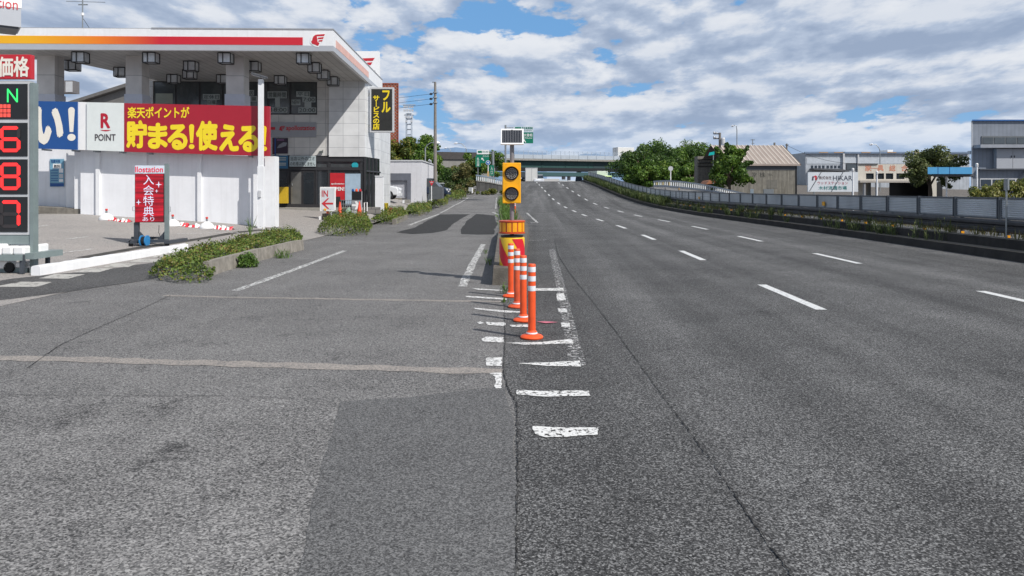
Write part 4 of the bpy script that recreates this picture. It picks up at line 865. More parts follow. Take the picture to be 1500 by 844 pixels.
# upper windows
sw = lambda px: SB.q(px, 140, YW)[0]
for a, b_ in ((224, 257.5), (257.5, 292), (292, 326), (326, 358), (358, 392.5), (392.5, 425), (425, 464.5)):
    w = SB.part('window', MB().box(sw(a)+0.0, sw(b_)-0.0, YW+0.08, YW+0.14, zwin+0.0, zwt), frm, wl)
    SB.part('pane', MB().box(sw(a)+0.05, sw(b_)-0.05, YW+0.06, YW+0.10, zwin+0.06, zwt-0.06), glassm, w)
SB.pbox('blind', (228, 137, 253, 152), YW+0.05, 0.012, mat('blind_pale', (0.28, 0.30, 0.25), 0.6), wl)
paper = mat('window_paper', (0.36, 0.40, 0.40), 0.6, var=0.06); ink = mat('paper_ink', (0.08, 0.10, 0.10), 0.6)
for r, s in (((297, 138, 322, 146), '定休日'), ((303, 146, 317, 154), '日曜'), ((392, 134, 420, 144), '営業時間'), ((403, 144, 410, 158), None), ((396, 157, 421, 165), '18:00'), ((434, 134, 454, 142), '平日'), ((443, 142, 462, 150), '7:00'), ((427, 146, 440, 154), 'NEW'), ((446, 150, 456, 158), None), ((437, 157.5, 463, 165.5), '20:00'), ((360, 132, 372, 140), '8:00'), ((360, 141, 377, 149), '営業')):
    o = SB.pbox('window_notice', r, YW+0.045, 0.012, paper, wl)
    if s: SB.text('notice_text', s, (r[0]+1, r[1]+1, r[2]-1, r[3]-1), YW+0.044, ink, 0.02, o)
# name band
band = SB.pbox('name_band', (200, 179, 463, 201), YW-0.05, 0.05, mat('name_band_grey', (0.33, 0.34, 0.37), 0.5, var=0.05), wl)
SB.pbox('name_bar', (300, 186, 403, 190.2), YW-0.06, 0.01, red, band); wing_logo(SB, (408.5, 184.5, 418, 192.5), YW-0.05, band, False); SB.text('name_text', 'apollostation', (419, 184, 462, 193), YW-0.05, redtext, 0.02, band)
# ground floor glazing: header, mullions, panes
zf = 0.02
SB.part('shopfront_header', MB().box(sw(370), x2-0.02, YW-0.06, YW+0.1, zu-0.30, zu-0.06), frm, wl)
def pane(a, b_, ya, yb, m=glassd, y=YW+0.02): return SB.pbox('shop_window', (a, ya, b_, yb), y, 0.02, m)
for r in ((402, 231, 421, 246), (424.5, 244, 462, 246), (464.5, 229.5, 480, 245), (484, 229.5, 528, 245), (464.5, 250, 480, 300), (484, 250, 505, 302), (505, 250, 528, 302), (404, 250, 421, 300)): pane(*r[:1], r[2], r[1], r[3], glassm if r[1] < 240 else glassd)
for a, b_ in ((400, 403), (420.5, 424), (462, 464.5), (480, 484.5), (527.5, 534)): SB.pbox('mullion', (a, 227.5, b_, 304), YW-0.03, 0.08, frm)
SB.pbox('transom', (402, 245, 533, 249.5), YW-0.04, 0.08, frm); SB.pbox('sill', (402, 299.5, 533, 304), YW-0.05, 0.08, frm)
for a, b_ in ((425, 442.5), (443, 461)):
    d = SB.pbox('door', (a, 250.5, b_, 301.5), YW-0.005, 0.03, frm); SB.pbox('door_pane', (a+1.4, 252.5, b_-1.4, 299), YW-0.014, 0.008, glass('door_glass', (0.12, 0.12, 0.115), 0.15) if a < 440 else glassd, d)
SB.pbox('door_handle', (427.5, 269, 428.6, 272), YW-0.05, 0.03, steel)
o = SB.pbox('notice_panel', (424, 228.5, 462.5, 244), YW-0.09, 0.04, mat('notice_pale', (0.45, 0.52, 0.54), 0.5)); SB.text('notice_text', '当店以外のゴミ', (425.5, 229.5, 461, 235.5), YW-0.09, ink, 0.015, o); SB.text('notice_text', 'の処理は致しません', (425, 237, 462, 243), YW-0.09, ink, 0.015, o)
for r, c in (((399, 202, 402.5, 226), (0.06, 0.01, 0.02)), ((404, 202.5, 421.5, 225), (0.03, 0.015, 0.035))):
    o = SB.pbox('car_poster', r, YW-0.06, 0.04, mat('poster_%d' % r[0], c, 0.4))
    if r[0] == 404:
        SB.pbox('poster_print', (405.5, 204, 416, 206), YW-0.064, 0.004, mat('poster_purple', (0.22, 0.10, 0.22)), o)
        SB.part('poster_print', MB().prism([SB.q(a, b_, YW-0.064) for a, b_ in [(405.5, 217), (411, 216.5), (419, 214), (420.5, 209), (415, 208.5), (409, 212)]], YW-0.066, YW-0.061), mat('poster_silver', (0.22, 0.23, 0.26), 0.35), o)
SB.pbox('poster_frame', (402.2, 202, 403.8, 248), YW-0.07, 0.04, blue); SB.pbox('blue_board_panel', (402, 228, 422, 247), YW-0.08, 0.03, mat('panel_blue', (0.03, 0.13, 0.25), 0.5))
for y in (230.5, 233.5, 238.5, 241): SB.pbox('board_line', (404, y, 419, y+1.6), YW-0.085, 0.005, paper)
SB.pbox('yellow_cabinet', (405.5, 274, 419.5, 298), YW-0.5, 0.4, mat('cabinet_yellow', (0.55, 0.36, 0.02), 0.5)); 
o = SB.pbox('open_poster', (483.5, 253.5, 505, 293.5), YW-0.05, 0.02, mat('poster_red', (0.50, 0.02, 0.03), 0.4)); SB.text('poster_text', 'OPEN!', (486, 274, 504.5, 279.5), YW-0.05, cleanwhite, 0.03, o); SB.text('poster_text', 'apollostation', (485, 268, 504.5, 271), YW-0.05, cleanwhite, 0.02, o)
SB.pbox('pale_screen', (505.5, 254.5, 528, 301), YW-0.05, 0.02, mat('screen_paleblue', (0.36, 0.47, 0.58), 0.5))
SB.part('round_sticker', MB().prism([(SB.q(520, 241, YW)[0]+0.17*math.cos(k*math.pi/8), SB.q(520, 241, YW)[1]-0.05+0.17*math.sin(k*math.pi/8)) for k in range(16)], YW-0.02, YW), mat('sticker_teal', (0.02, 0.35, 0.42), 0.4))
# glazed right side under the corner
for k in range(4):
    pa = Vector((x2, YW-0.05, 0)).lerp(Vector((x2+0.35, YW+2.6, 0)), k/4); pb = Vector((x2, YW-0.05, 0)).lerp(Vector((x2+0.35, YW+2.6, 0)), (k+1)/4)
    SB.part('side_window', MB().face([(pa.x, pa.y, zf), (pb.x, pb.y, zf), (pb.x, pb.y, zl), (pa.x, pa.y, zl)]), glassd)
    SB.part('mullion', MB().box(pa.x-0.05, pa.x+0.06, pa.y-0.05, pa.y+0.05, zf, zl), frm)
SB.part('transom', MB().tube([(x2+0.04, YW, zl-0.75), (x2+0.38, YW+2.6, zl-0.75)], 0.05, 6), frm)
SB.part('wall_emblem', MB().prism([SB.q(a, b_, YW-0.1) for a, b_ in [(466, 223.5), (468, 221.5), (472, 221), (473, 219), (473, 224), (469, 223.8)]], YW-0.11, YW-0.05), ink)
rs = Thing('roof_sign', 'white panel with red wing stripes standing on the canopy roof', 'roof sign', P(536, 118, 43.0), SRZ)
o = rs.pbox('panel', (512, 75, 555, 118), 0, 0.5, cleanwhite); wing_logo(rs, (505, 84, 551, 112), 0, o, False); rs.pbox('panel_foot', (543, 103, 550, 113), -0.02, 0.02, lightgrey, o)
an = Thing('antenna', 'thin television antenna mast on the station roof', 'antenna', P(121, 44, 36), YAW)
x, z = an.q(121, -14); an.part('mast', MB().tube([(0, 0, -0.6), (0, 0, z)], 0.035, 6), steel)
an.part('aerial', MB().tube([(-0.8, 0, an.q(121, 2)[1]), (1.1, 0, an.q(121, 2)[1]-0.05)], 0.015, 5).tube([(-0.2, 0, an.q(121, 7)[1]), (0.25, 0, an.q(121, 7)[1])], 0.03, 5), steel)
an.part('guy_wire', MB().tube([(0, 0, an.q(121, 26)[1]), (0.5, 0.2, -0.3)], 0.012, 4), darksteel); an.part('insulator', MB().tube([(0, 0, an.q(121, 23)[1]), (0, 0, an.q(121, 19)[1])], 0.07, 8), cleanwhite)
py = Thing('pylon_sign', 'grey and white pylon sign head with red letters, cut by the top left corner', 'pylon sign', P(31, 40, 20.0), YAW+math.radians(38))
o = py.part('sign_box', MB().box(-3.6, 0, 0, 1.1, 0, 2.6), mat('pylon_grey', (0.42, 0.44, 0.48), 0.4, var=0.04)); zt = py.q(28, 12)[1]; py.part('sign_top', MB().box(-3.61, 0.01, -0.012, 1.11, zt, 2.62), cleanwhite, o)
xa, z1 = py.q(26, 0); x0, z0 = py.q(26, 19.5); py.part('sign_underside', MB().box(-3.55, -0.05, 0.05, 1.05, -0.05, -0.004), darkgrey, o)
text_obj('sign_text', 'apollostation', xa-1.5, xa, z0, z1, -0.013, redtext, 0.0, o); py.part('pole', MB().box(-2.2, -1.6, 0.3, 0.8, -7.2, 0), white)
bs = Thing('service_sign', 'black signboard with yellow katakana fixed to the corner of the shop', 'signboard', P(559, 194, 38.5), YAW)
o = bs.pbox('board', (541.5, 128, 576.8, 194), 0, 0.22, lightgrey, bevel=0.01); bs.pbox('board_face', (544, 130.5, 574.5, 191.5), -0.008, 0.01, mat('board_black', (0.022, 0.023, 0.022), 0.6, var=0.4, vs=2.5, stain=0.3), o)
bs.text('board_text', 'フ\nル', (559, 132.5, 572, 165), -0.009, yellow, 0.035, o, 0.95); bs.text('board_text', 'サ\n｜\nビ\nス\nの\n店', (546, 140, 556, 190), -0.009, yellow, 0.035, o, 0.92)
for py_ in (138, 185): z = bs.q(540, py_)[1]; bs.part('bracket', MB().box(bs.q(535, 138)[0], bs.q(541.5, 138)[0], 0.05, 0.12, z-0.06, z+0.06), steel)
lt = Thing('lattice_board', 'tall terracotta red lattice billboard standing behind the shop and the hedge trees', 'billboard', P(565, 290, 82), YAW)
x0, x1_, z0, z1 = lt.rect((546, 122, 583.5, 208)); z0 = 0
terr_ = mat('terracotta', (0.34, 0.075, 0.03), 0.7, var=0.15); lt.part('backing', MB().box(x0, x1_, 0.10, 0.14, z0, z1), mat('lattice_back', (0.55, 0.50, 0.46), 0.7))
fb = MB().box(x0-0.02, x0+0.05, -0.02, 0.09, z0, z1).box(x1_-0.05, x1_+0.02, -0.02, 0.09, z0, z1).box(x0+0.05, x1_-0.05, -0.02, 0.09, z1-0.06, z1+0.02); lb = MB(); st = 0.36
n = int((z1-z0+x1_-x0)/st)
for s in (1, -1):
    for k in range(-1, n+1):
        c0 = z0+k*st-(0 if s > 0 else 0); za, zb_ = (c0-(x1_-x0), c0) if s > 0 else (c0, c0-(x1_-x0))
        pts = [(x0, za), (x1_, zb_)]; 
        def clip(zv): return max(z0+0.02, min(z1-0.02, zv))
        (xa_, a_), (xb_, b2) = pts; dx = xb_-xa_; dz = b2-a_; ts = [0, 1]
        t0, t1 = 0.0, 1.0
        for lim, hi in ((z0+0.03, False), (z1-0.03, True)):
            if dz: 
                tt = (lim-a_)/dz
                if (dz > 0) != hi: t0 = max(t0, tt)
                else: t1 = min(t1, tt)
        if t1-t0 < 0.02: continue
        pa = (xa_+dx*t0, a_+dz*t0); pb = (xa_+dx*t1, a_+dz*t1); wv = 0.075
        yy = 0.02 if s > 0 else 0.05
        lb.face([(pa[0], yy, pa[1]-wv), (pb[0], yy, pb[1]-wv), (pb[0], yy, pb[1]+wv), (pa[0], yy, pa[1]+wv)])
lt.part('lattice', lb, terr_); lt.part('frame', fb, terr_)
# small sign box and post seen under the canopy, grey gable behind
p = P(95, 147, 40); t = Thing('box_lamp', 'grey box lamp on a white post under the left end of the canopy', 'lamp', Vector((p.x, p.y, 0.75)), YAW)
t.pbox('post', (80, 123, 86, 170), 0, 0.2, white); x, z = t.q(83, 150); t.part('post_lower', MB().box(x-0.1, x+0.1, 0.02, 0.18, 0, t.q(83, 169)[1]), white); o = t.pbox('lamp_box', (82, 118, 107, 136), 0.2, 0.6, mat('box_brown', (0.16, 0.15, 0.15), 0.5)); t.pbox('lamp_face', (96, 119.5, 106, 135), 0.18, 0.02, lightgrey, o)
p = P(150, 200, 60); t = Thing('gable_house', 'grey tiled gable roof of a house behind the filling station', 'house', Vector((p.x, p.y, 0.9)), YAW)
pl = [t.q(95, 152), t.q(300, 152), t.q(300, 92), t.q(240, 95)]
x0, zE = t.q(93, 151); x1_, zA = t.q(215, 112); xq = x1_*2-x0
t.part('roof', MB().prism([(x0, zE), (x1_, zA), (xq, zE), (xq, zE-0.25), (x1_, zA-0.3), (x0, zE-0.25)], 0, 8), mat('roof_grey', (0.13, 0.125, 0.12), 0.8, var=0.15)); t.part('wall', MB().prism([(x0+1, 0), (xq-1, 0), (xq-1, zE), (x1_, zA-0.3), (x0+1, zE)], 0.5, 7.5), mat('roof_gable', (0.15, 0.145, 0.14), 0.8))

# ================================================================== signs and things at the station entrance
def stand(px, py, Z): p = P(px, py, Z); return p
p = stand(481, 325, 32.5); t = Thing('in_sign', 'white IN sign with a red left arrow on a dark weighted stand', 'sign', p)
o = t.pbox('board', (468.5, 274, 491.5, 309.5), 0, 0.06, cleanwhite, bevel=0.01); t.pbox('board_face', (470.5, 276, 489.7, 307.8), -0.004, 0.004, mat('face_pale', (0.62, 0.65, 0.68), 0.45), o)
t.text('sign_text', 'IN', (471.5, 279, 480.5, 288.5), -0.005, redtext, 0.01, o)
t.part('sign_arrow', MB().prism([t.q(a, b_) for a, b_ in [(471.2, 298.3), (480, 290.5), (482.3, 290.5), (476.2, 297), (488, 297), (488, 299.6), (476.2, 299.6), (482.3, 306), (480, 306)]][::-1], -0.012, -0.005), redtext, o)
t.pbox('stand_leg', (478, 309, 482, 317), 0.02, 0.04, red); t.pbox('stand_leg', (484, 309, 486, 317), 0.02, 0.04, lightgrey); t.pbox('flasher', (474.5, 305.5, 477.5, 308.5), -0.06, 0.05, amber)
t.pbox('base_weight', (472, 313, 481, 325), -0.25, 0.5, mat('base_dark', (0.03, 0.02, 0.02), 0.7)); t.pbox('base_weight', (481.5, 318, 491, 324), -0.25, 0.5, cleanwhite); t.pbox('base_weight', (467, 317, 471.5, 325), -0.2, 0.4, cleanwhite); t.pbox('base_weight', (483, 310.5, 494, 317), 0.2, 0.3, darkgrey)
def cone(px, py, Z, label):
    p = P(px, py, Z); t = Thing('traffic_cone', label, 'traffic cone', p, YAW, 'orange cones at the station entrance')
    cm = mat('cone_orange', (0.75, 0.06, 0.02), 0.5, var=0.08)
    t.part('base', MB().box(-0.18, 0.18, -0.18, 0.18, 0, 0.035), cm, bevel=0.01); t.part('body', MB().lathe([(0.145, 0.03), (0.13, 0.06), (0.03, 0.66), (0.018, 0.70)], n=20), cm, smooth=True)
cone(498, 317.5, 34.5, 'orange traffic cone next to the IN sign'); cone(526.5, 317, 34.5, 'orange traffic cone below the black panel with three lamps')
p = stand(521, 313, 36); t = Thing('guide_board', 'grey stand with a black panel, white arrow and three coloured lamps on top', 'guide board', p)
t.pbox('frame', (515, 280.5, 530, 313), 0.03, 0.08, lightgrey); t.pbox('dark_panel', (515.5, 280.5, 529.5, 293), 0, 0.03, black)
o = t.pbox('arrow_panel', (515.5, 294, 529.5, 307), 0, 0.03, midgrey); t.part('sign_arrow', MB().prism([t.q(a, b_) for a, b_ in [(515.5, 299.3), (521.5, 299.3), (519.5, 295), (522.5, 295), (527.5, 300.7), (522.5, 307), (519.5, 307), (521.5, 302.2), (515.5, 302.2)]][::-1], -0.01, 0), cleanwhite, o)
for px, c in ((516.7, blue), (521.9, orange), (527.3, red)): x, z = t.q(px, 280.5); t.part('signal_lamp', MB().lathe([(0.06, z), (0.065, z+0.03), (0.05, z+0.11), (0.02, z+0.13)], x, 0.05, 12), c, smooth=True)
p = stand(508, 313, 35.5); t = Thing('leaning_placard', 'small pale green placard leaning between the two cones', 'placard', p)
t.part('board', MB().prism([t.q(a, b_) for a, b_ in [(505, 309), (509, 313.5), (514.5, 310), (511.5, 303)]], 0, 0.03), mat('placard_green', (0.36, 0.52, 0.42), 0.5)); t.part('leg', MB().tube([(t.q(508, 308)[0], 0.05, t.q(508, 308)[1]), (0.1, 0.4, 0)], 0.02, 6), darksteel)
t = Thing('wire_rack', 'low dark wire rack in front of the red poster', 'rack', P(503, 311, 37)); mb = MB()
for k in range(7): x = t.q(497+k*3, 300)[0]; mb.tube([(x, 0, 0), (x, 0, t.q(500, 293)[1])], 0.012, 4)
for py_ in (293.5, 299, 306): z = t.q(500, py_)[1]; mb.tube([(t.q(497, 300)[0], 0, z), (t.q(515, 300)[0], 0, z)], 0.012, 4)
t.part('wire_frame', mb, steel); t.part('bucket', MB().lathe([(0.13, 0.42), (0.16, 0.62), (0.16, 0.78)], t.q(494, 300)[0], 0, 14), black)
p = stand(544, 312.5, 35); t = Thing('block_wall', 'low grey concrete block wall at the right corner of the shop', 'wall', p)
t.pbox('wall', (532, 303.5, 556.5, 313.5), 0, 0.2, pattern_mat('block_grey', (0.24, 0.235, 0.22), (0.10, 0.10, 0.10), 0.4, 0.2, 0.015, 'XZ', 0.9, 0.5)); t.part('tap_pipe', MB().tube([(t.q(534, 303)[0], -0.05, 0), (t.q(534, 303)[0], -0.05, 0.5), (t.q(538, 303)[0], -0.05, 0.52), (t.q(538, 303)[0], -0.05, 0.1)], 0.025, 6), cleanwhite)
p = stand(555, 311.5, 37.5); t = Thing('boundary_wall', 'plain white end wall just right of the shop corner', 'wall', p); t.pbox('wall', (549.5, 258.5, 561, 312), 0, 0.35, white); t.pbox('coping', (549, 257.5, 561.4, 258.8), -0.03, 0.41, white)
p = stand(571, 312, 39.5); t = Thing('flower_stand', 'low red stand with black and yellow striped guard past the white end wall', 'stand', p)
t.pbox('stand', (566, 305, 573, 311), 0.2, 0.5, mat('stand_red', (0.30, 0.05, 0.03), 0.6)); o = t.pbox('guard', (561.5, 297.5, 568.5, 309), 0, 0.05, yellow); 
for k in range(3): t.part('guard_stripe', MB().prism([t.q(a, b_) for a, b_ in [(561.7+k*2.4, 308.5), (562.9+k*2.4, 308.5), (564.0+k*2.2, 298), (562.9+k*2.2, 298)]], -0.008, 0), black, o)
# shrubs in kerbed beds along the service road
low_shrub('long clipped shrub bed nearest the camera, ragged at its left end', [(218, 409), (262, 416), (308, 415), (318, 397), (370, 380), (436, 361), (444, 351), (430, 345), (385, 351), (330, 367), (270, 383), (226, 397)], 0.38, 17000, 0.029)
sk = MB(); strip_p = [G(*q) for q in [(302, 405), (322, 398), (372, 383), (441, 366)]]
def kerb_run(name, pts, w, h, m, f=None):
    mb = MB(); f = f or (lambda x, y: g(y)); pts = resample(pts, 0.6); n = len(pts); base = []
    for i, p in enumerate(pts):
        d = pts[min(i+1, n-1)]-pts[max(i-1, 0)]; d.z = 0; d.normalize(); s = Vector((-d.y, d.x, 0)); z = f(p.x, p.y); hh = h+random.uniform(-.01, .01)
        base.append([p-s*w/2+UP*(z-p.z-0.02), p-s*(w/2-0.02)+UP*(z-p.z+hh), p+s*(w/2-0.02)+UP*(z-p.z+hh), p+s*w/2+UP*(z-p.z-0.02)])
    for a, b_ in zip(base[:-1], base[1:]):
        for j in range(3): mb.face([a[j], b_[j], b_[j+1], a[j+1]])
    mb.face(base[0]); mb.face(base[-1][::-1]); return mb.build(name, m)
tag(kerb_run('planter_kerb', strip_p, 0.16, 0.27, mat('kerb_grey', (0.26, 0.24, 0.21), 0.9, var=0.3, vs=5, bump=0.4, stain=0.5)), 'mossy concrete kerb along the front of the nearest shrub bed', 'kerb')
tag(kerb_run('planter_kerb', [G(*q) for q in [(372, 343), (404, 341), (424, 335)]], 0.18, 0.2, darkconcrete), 'dark kerb stub at the foot of the white wall end', 'kerb')
p = G(366, 392); cen = [(random.uniform(-.22, .22), random.uniform(-.12, .12), random.uniform(.05, .28)) for _ in range(12)]; C, Nn, S = clumps(cen, [0.10]*12, 900, 0.028, 0.2)
o = quads_obj('weed', C, Nn, S, LEAF_W); o.location = p; tag(o, 'bright green leafy weed spilling over the nearest shrub bed kerb', 'weed', 'weeds along the shrub beds')
p = G(415, 378); tag(tufts([(random.uniform(-.12, .12), random.uniform(-.18, .18), 0) for _ in range(6)], None, 0.06, 0.26, 12, 0.007, 0.14).build('weed', LEAF_W, loc=(p.x, p.y, p.z)), 'long grass leaning over the far end of the nearest kerb', 'weed', 'weeds along the shrub beds')
p = G(368, 346, fore); tag(tufts([(random.uniform(-.15, .15), random.uniform(-.1, .1), 0) for _ in range(1)], None, 0.3, 0.75, 16, 0.010, 0.10).build('weed', LEAF_W, loc=(p.x, p.y, p.z)), 'tall thin pale weed by the foot of the lamp post', 'weed', 'weeds along the shrub beds')
low_shrub('rounded clipped shrub in front of the IN sign and the orange cones', [(464, 342), (480, 346), (510, 347), (538, 345), (546, 336), (540, 328), (510, 326), (480, 331)], 0.62, 9500, 0.034)
low_shrub('shrub bed just past the white end wall, short of the dark asphalt patches', [(544, 326), (560, 328.5), (582, 327), (598, 318), (590, 311), (565, 313)], 0.50, 5500, 0.04)
low_shrub('dark shrub bed beside the far end of the asphalt patches', [(592, 314), (612, 316.5), (632, 311), (633, 304), (612, 304), (597, 307)], 0.55, 4500, 0.045)
low_shrub('shrub bed in front of the grey block fence below the utility pole', [(624, 302), (640, 303.5), (656, 300), (656, 294), (640, 293)], 0.5, 3500, 0.05)
low_shrub('furthest shrub bed, at the bend of the service road', [(650, 295), (668, 294.5), (683, 289), (682, 285), (668, 285.5), (653, 288)], 0.7, 3500, 0.06)
for a, b_, lb in (((577, 329), (595, 321), 'stubby kerb end beside the third shrub bed'), ((614, 316), (622, 313), 'small kerb stub beside the fourth shrub bed')):
    tag(kerb_run('planter_kerb', [G(*a), G(*b_)], 0.2, 0.26, oldconcrete), lb, 'kerb')
LEAF_O = leaf_mat('olive_leaf', [(0.03, 0.05, 0.018), (0.085, 0.115, 0.035), (0.17, 0.20, 0.07), (0.25, 0.27, 0.12)])
LEAF_W2 = leaf_mat('variegated_leaf', [(0.06, 0.09, 0.02), (0.16, 0.19, 0.04), (0.32, 0.30, 0.08), (0.45, 0.42, 0.22)], big=1.5)
# ================================================================== left background: garage, cars, pole, hedge, embankment
def zf_(px, py, Z, z): p = P(px, py, Z); return Vector((p.x, p.y, z))
t = Thing('garage', 'pale flat roofed garage with a grey roller shutter beyond the station', 'garage', P(617, 290.3, 56))
rib = mat('shutter_grey', (0.50, 0.51, 0.55), 0.5, var=0.05)
gw = mat('garage_wall', (0.60, 0.60, 0.63), 0.7, var=0.06, stain=0.15)
x0, x1, z0, z1 = t.rect((535, 236.5, 617.5, 290.3)); xs0, xs1, _, zs1 = t.rect((563, 254, 602, 290)); z0 = -0.4
t.part('wall', MB().box(x0, xs0-0.02, 0, 0.3, z0, z1).box(xs1, x1, 0, 0.3, z0, z1).box(xs0-0.02, xs1, 0, 0.3, zs1, z1).box(x0, x1, 0.3, 9, z0, z1-0.02), gw)
t.part('roof_rim', MB().box(x0-0.06, x1+0.06, -0.06, 9.1, z1, z1+0.10), lightgrey)
t.part('door_frame', MB().box(xs0-0.02, xs0+0.12, -0.03, 0.28, z0, zs1).box(xs1-0.28, xs1, -0.03, 0.28, z0, zs1).box(xs0+0.12, xs1-0.28, -0.03, 0.28, zs1-0.55, zs1), mat('frame_bluegrey', (0.13, 0.14, 0.17), 0.5))
sb = MB(); n = 16; zt = zs1-0.55
for k in range(n): a = z0+0.4+(zt-z0-0.4)*k/n; b_ = z0+0.4+(zt-z0-0.4)*(k+1)/n; sb.face([(xs0+.12, 0.2, a), (xs1-.28, 0.2, a), (xs1-.28, 0.15, (a+b_)/2), (xs0+.12, 0.15, (a+b_)/2)]); sb.face([(xs0+.12, 0.15, (a+b_)/2), (xs1-.28, 0.15, (a+b_)/2), (xs1-.28, 0.2, b_), (xs0+.12, 0.2, b_)])
t.part('roller_shutter', sb, rib); t.pbox('brown_shed', (548, 249, 562.5, 262), -2, 1.9, mat('shed_brown', (0.07, 0.04, 0.035), 0.7)); t.pbox('plinth', (562, 290, 586, 296), -1.2, 1.0, oldconcrete)
t = Thing('white_shed', 'small plain white shed behind the garage', 'shed', P(634, 284, 64)); t.pbox('wall', (612, 251, 633.5, 284), 0, 4, cleanwhite); t.pbox('roof', (611.5, 250, 634, 251.2), -0.05, 4.1, lightgrey)
t = Thing('brick_kerb_block', 'short kerb block with a red and white face by the garage drive', 'kerb block', P(594, 297, 52)); t.pbox('block', (589, 292.5, 600, 298), 0, 0.4, concrete); t.pbox('painted_face', (589.5, 293.5, 592.5, 298), -0.01, 0.01, white)
def person_free(): pass
def car(name, label, loc, rz, L=4.3, W=1.7, H=1.45, col=(0.5, 0.5, 0.5), cat='car', kind='hatch', group=None):
    """car along local y, nose at -y: lofted body, glass, four wheels, lights"""
    t = Thing(name, label, cat, loc, rz, group); m = mat('paint_%s' % label[:18].replace(' ', '_'), col, 0.3, 0.1, var=0.03, spec=0.6)
    hb = 0.30; sh = H*0.56; hd = 0.20*L; wl = L/2
    prof = [(-wl, hb), (-wl, sh*0.72), (-wl+0.10, sh*0.86), (-wl+hd, sh), (wl-0.12, sh*1.02), (wl, sh*0.85), (wl, hb)]
    def loft(pr, w0, w1):
        mb = MB(); n = len(pr); zs = [z for _, z in pr]; zmn, zmx = min(zs), max(zs); wf = lambda z: w0+(w1-w0)*(z-zmn)/(zmx-zmn)
        mb.v = [(-wf(z), y, z) for y, z in pr]+[(wf(z), y, z) for y, z in pr]; mb.f = [tuple(range(n)), tuple(range(2*n-1, n-1, -1))]+[(k, n+k, n+(k+1) % n, (k+1) % n) for k in range(n)]; mb.mi = [0]*len(mb.f); return mb
    bd = t.part('body', loft(prof, W/2, W/2*0.96), m, bevel=0.06)
    gp = [(-wl+hd-0.1, sh*0.98), (-wl+hd+0.55, H-0.05), (wl-0.55 if kind == 'hatch' else wl-1.1, H-0.04), (wl-0.10 if kind == 'hatch' else wl-0.5, sh)]
    t.part('windows', loft(gp, W/2*0.94, W/2*0.76), carglass, bevel=0.03)
    t.part('roof', MB().box(-W/2*0.77, W/2*0.77, gp[1][0]-0.02, gp[2][0]+0.02, H-0.07, H), m, bevel=0.03)
    for sx in (-1, 1):
        for sy in (-wl+L*0.19, wl-L*0.19):
            xw = sx*(W/2-0.18); w = t.part('wheel', MB().tube([(xw, sy, 0.31), (xw+sx*0.20, sy, 0.31)], 0.31, 18), tyre); t.part('rim', MB().tube([(xw+sx*0.19, sy, 0.31), (xw+sx*0.215, sy, 0.31)], 0.19, 14), steel, w)
        t.part('headlight', MB().box(sx*W*0.36-0.16, sx*W*0.36+0.16, -wl-0.02, -wl+0.1, sh*0.66, sh*0.82), refl); t.part('tail_light', MB().box(sx*W*0.40-0.10, sx*W*0.40+0.10, wl-0.08, wl+0.02, sh*0.62, sh*0.92), red)
    t.part('number_plate', MB().box(-0.17, 0.17, wl, wl+0.02, 0.45, 0.6), cleanwhite); t.part('number_plate', MB().box(-0.17, 0.17, -wl-0.02, -wl, 0.4, 0.55), cleanwhite)
    t.part('bumper', MB().box(-W/2*0.97, W/2*0.97, -wl-0.06, -wl+0.1, 0.25, 0.45).box(-W/2*0.97, W/2*0.97, wl-0.1, wl+0.06, 0.25, 0.45), m)
    return t
car('parked_car', 'white car parked behind the white end wall, only its wheel and wing showing', zf_(549, 295, 50, 0.98), YAW+1.57, 3.4, 1.48, 1.7, (0.72, 0.73, 0.75))
car('parked_car', 'dark blue car parked in front of the small white shed', zf_(626, 288, 60, 1.02), YAW+1.45, 3.5, 1.5, 1.55, (0.01, 0.022, 0.05))
car('parked_car', 'white car behind the utility pole, only its roof above the grey fence', zf_(642.5, 283, 76, 0.86), YAW, 3.0, 1.40, 1.5, (0.7, 0.72, 0.75))
t = Thing('grey_fence', 'short grey sheet fence around the foot of the utility pole', 'fence', zf_(638, 291, 56, 0.75)); t.pbox('sheet', (628.5, 273.5, 645.5, 292), 0, 0.08, mat('fence_grey', (0.09, 0.10, 0.105), 0.6, var=0.15)); t.pbox('sheet', (645.5, 274, 646.6, 291), 0, 2.2, darkgrey)
for a in (629.5, 637, 644.8): t.pbox('fence_post', (a, 273, a+0.8, 292), 0.08, 0.06, darksteel)
t = Thing('stop_sign', 'red inverted triangle stop sign beside the grey fence', 'road sign', zf_(632, 290, 55, 0.8)); t.part('pole', MB().tube([(0, 0.04, 0), (0, 0.04, t.q(632, 265)[1])], 0.03, 6), cleanwhite)
t.part('plate', MB().prism([t.q(a, b_) for a, b_ in [(628.5, 265.5), (632.2, 272.8), (636, 265.5)]][::1], 0, 0.02), red); t.text('sign_text', '止まれ', (629.9, 266.3, 634.6, 268.3), 0, cleanwhite, 0.02)
def utility_pole(name, label, px, top, Z, zb_, r=0.17, arms=(), group=None):
    p = P(px, 200, Z); t = Thing(name, label, 'utility pole', (p.x, p.y, zb_), YAW, group); h = t.q(px, top)[1]
    t.part('pole', MB().tube([(0, 0, -0.3), (0, 0, h*0.5), (0, 0, h)], [r, r*0.82, r*0.6], 12), polewood, smooth=True); return t, h
t, h = utility_pole('utility_pole', 'tall grey utility pole with three insulators beyond the station', 637.5, 120.5, 60, 1.0, 0.155)
t.part('top_pin', MB().tube([(-0.25, 0, h), (0.05, 0, h)], 0.03, 5), darksteel)
wire_ends = []
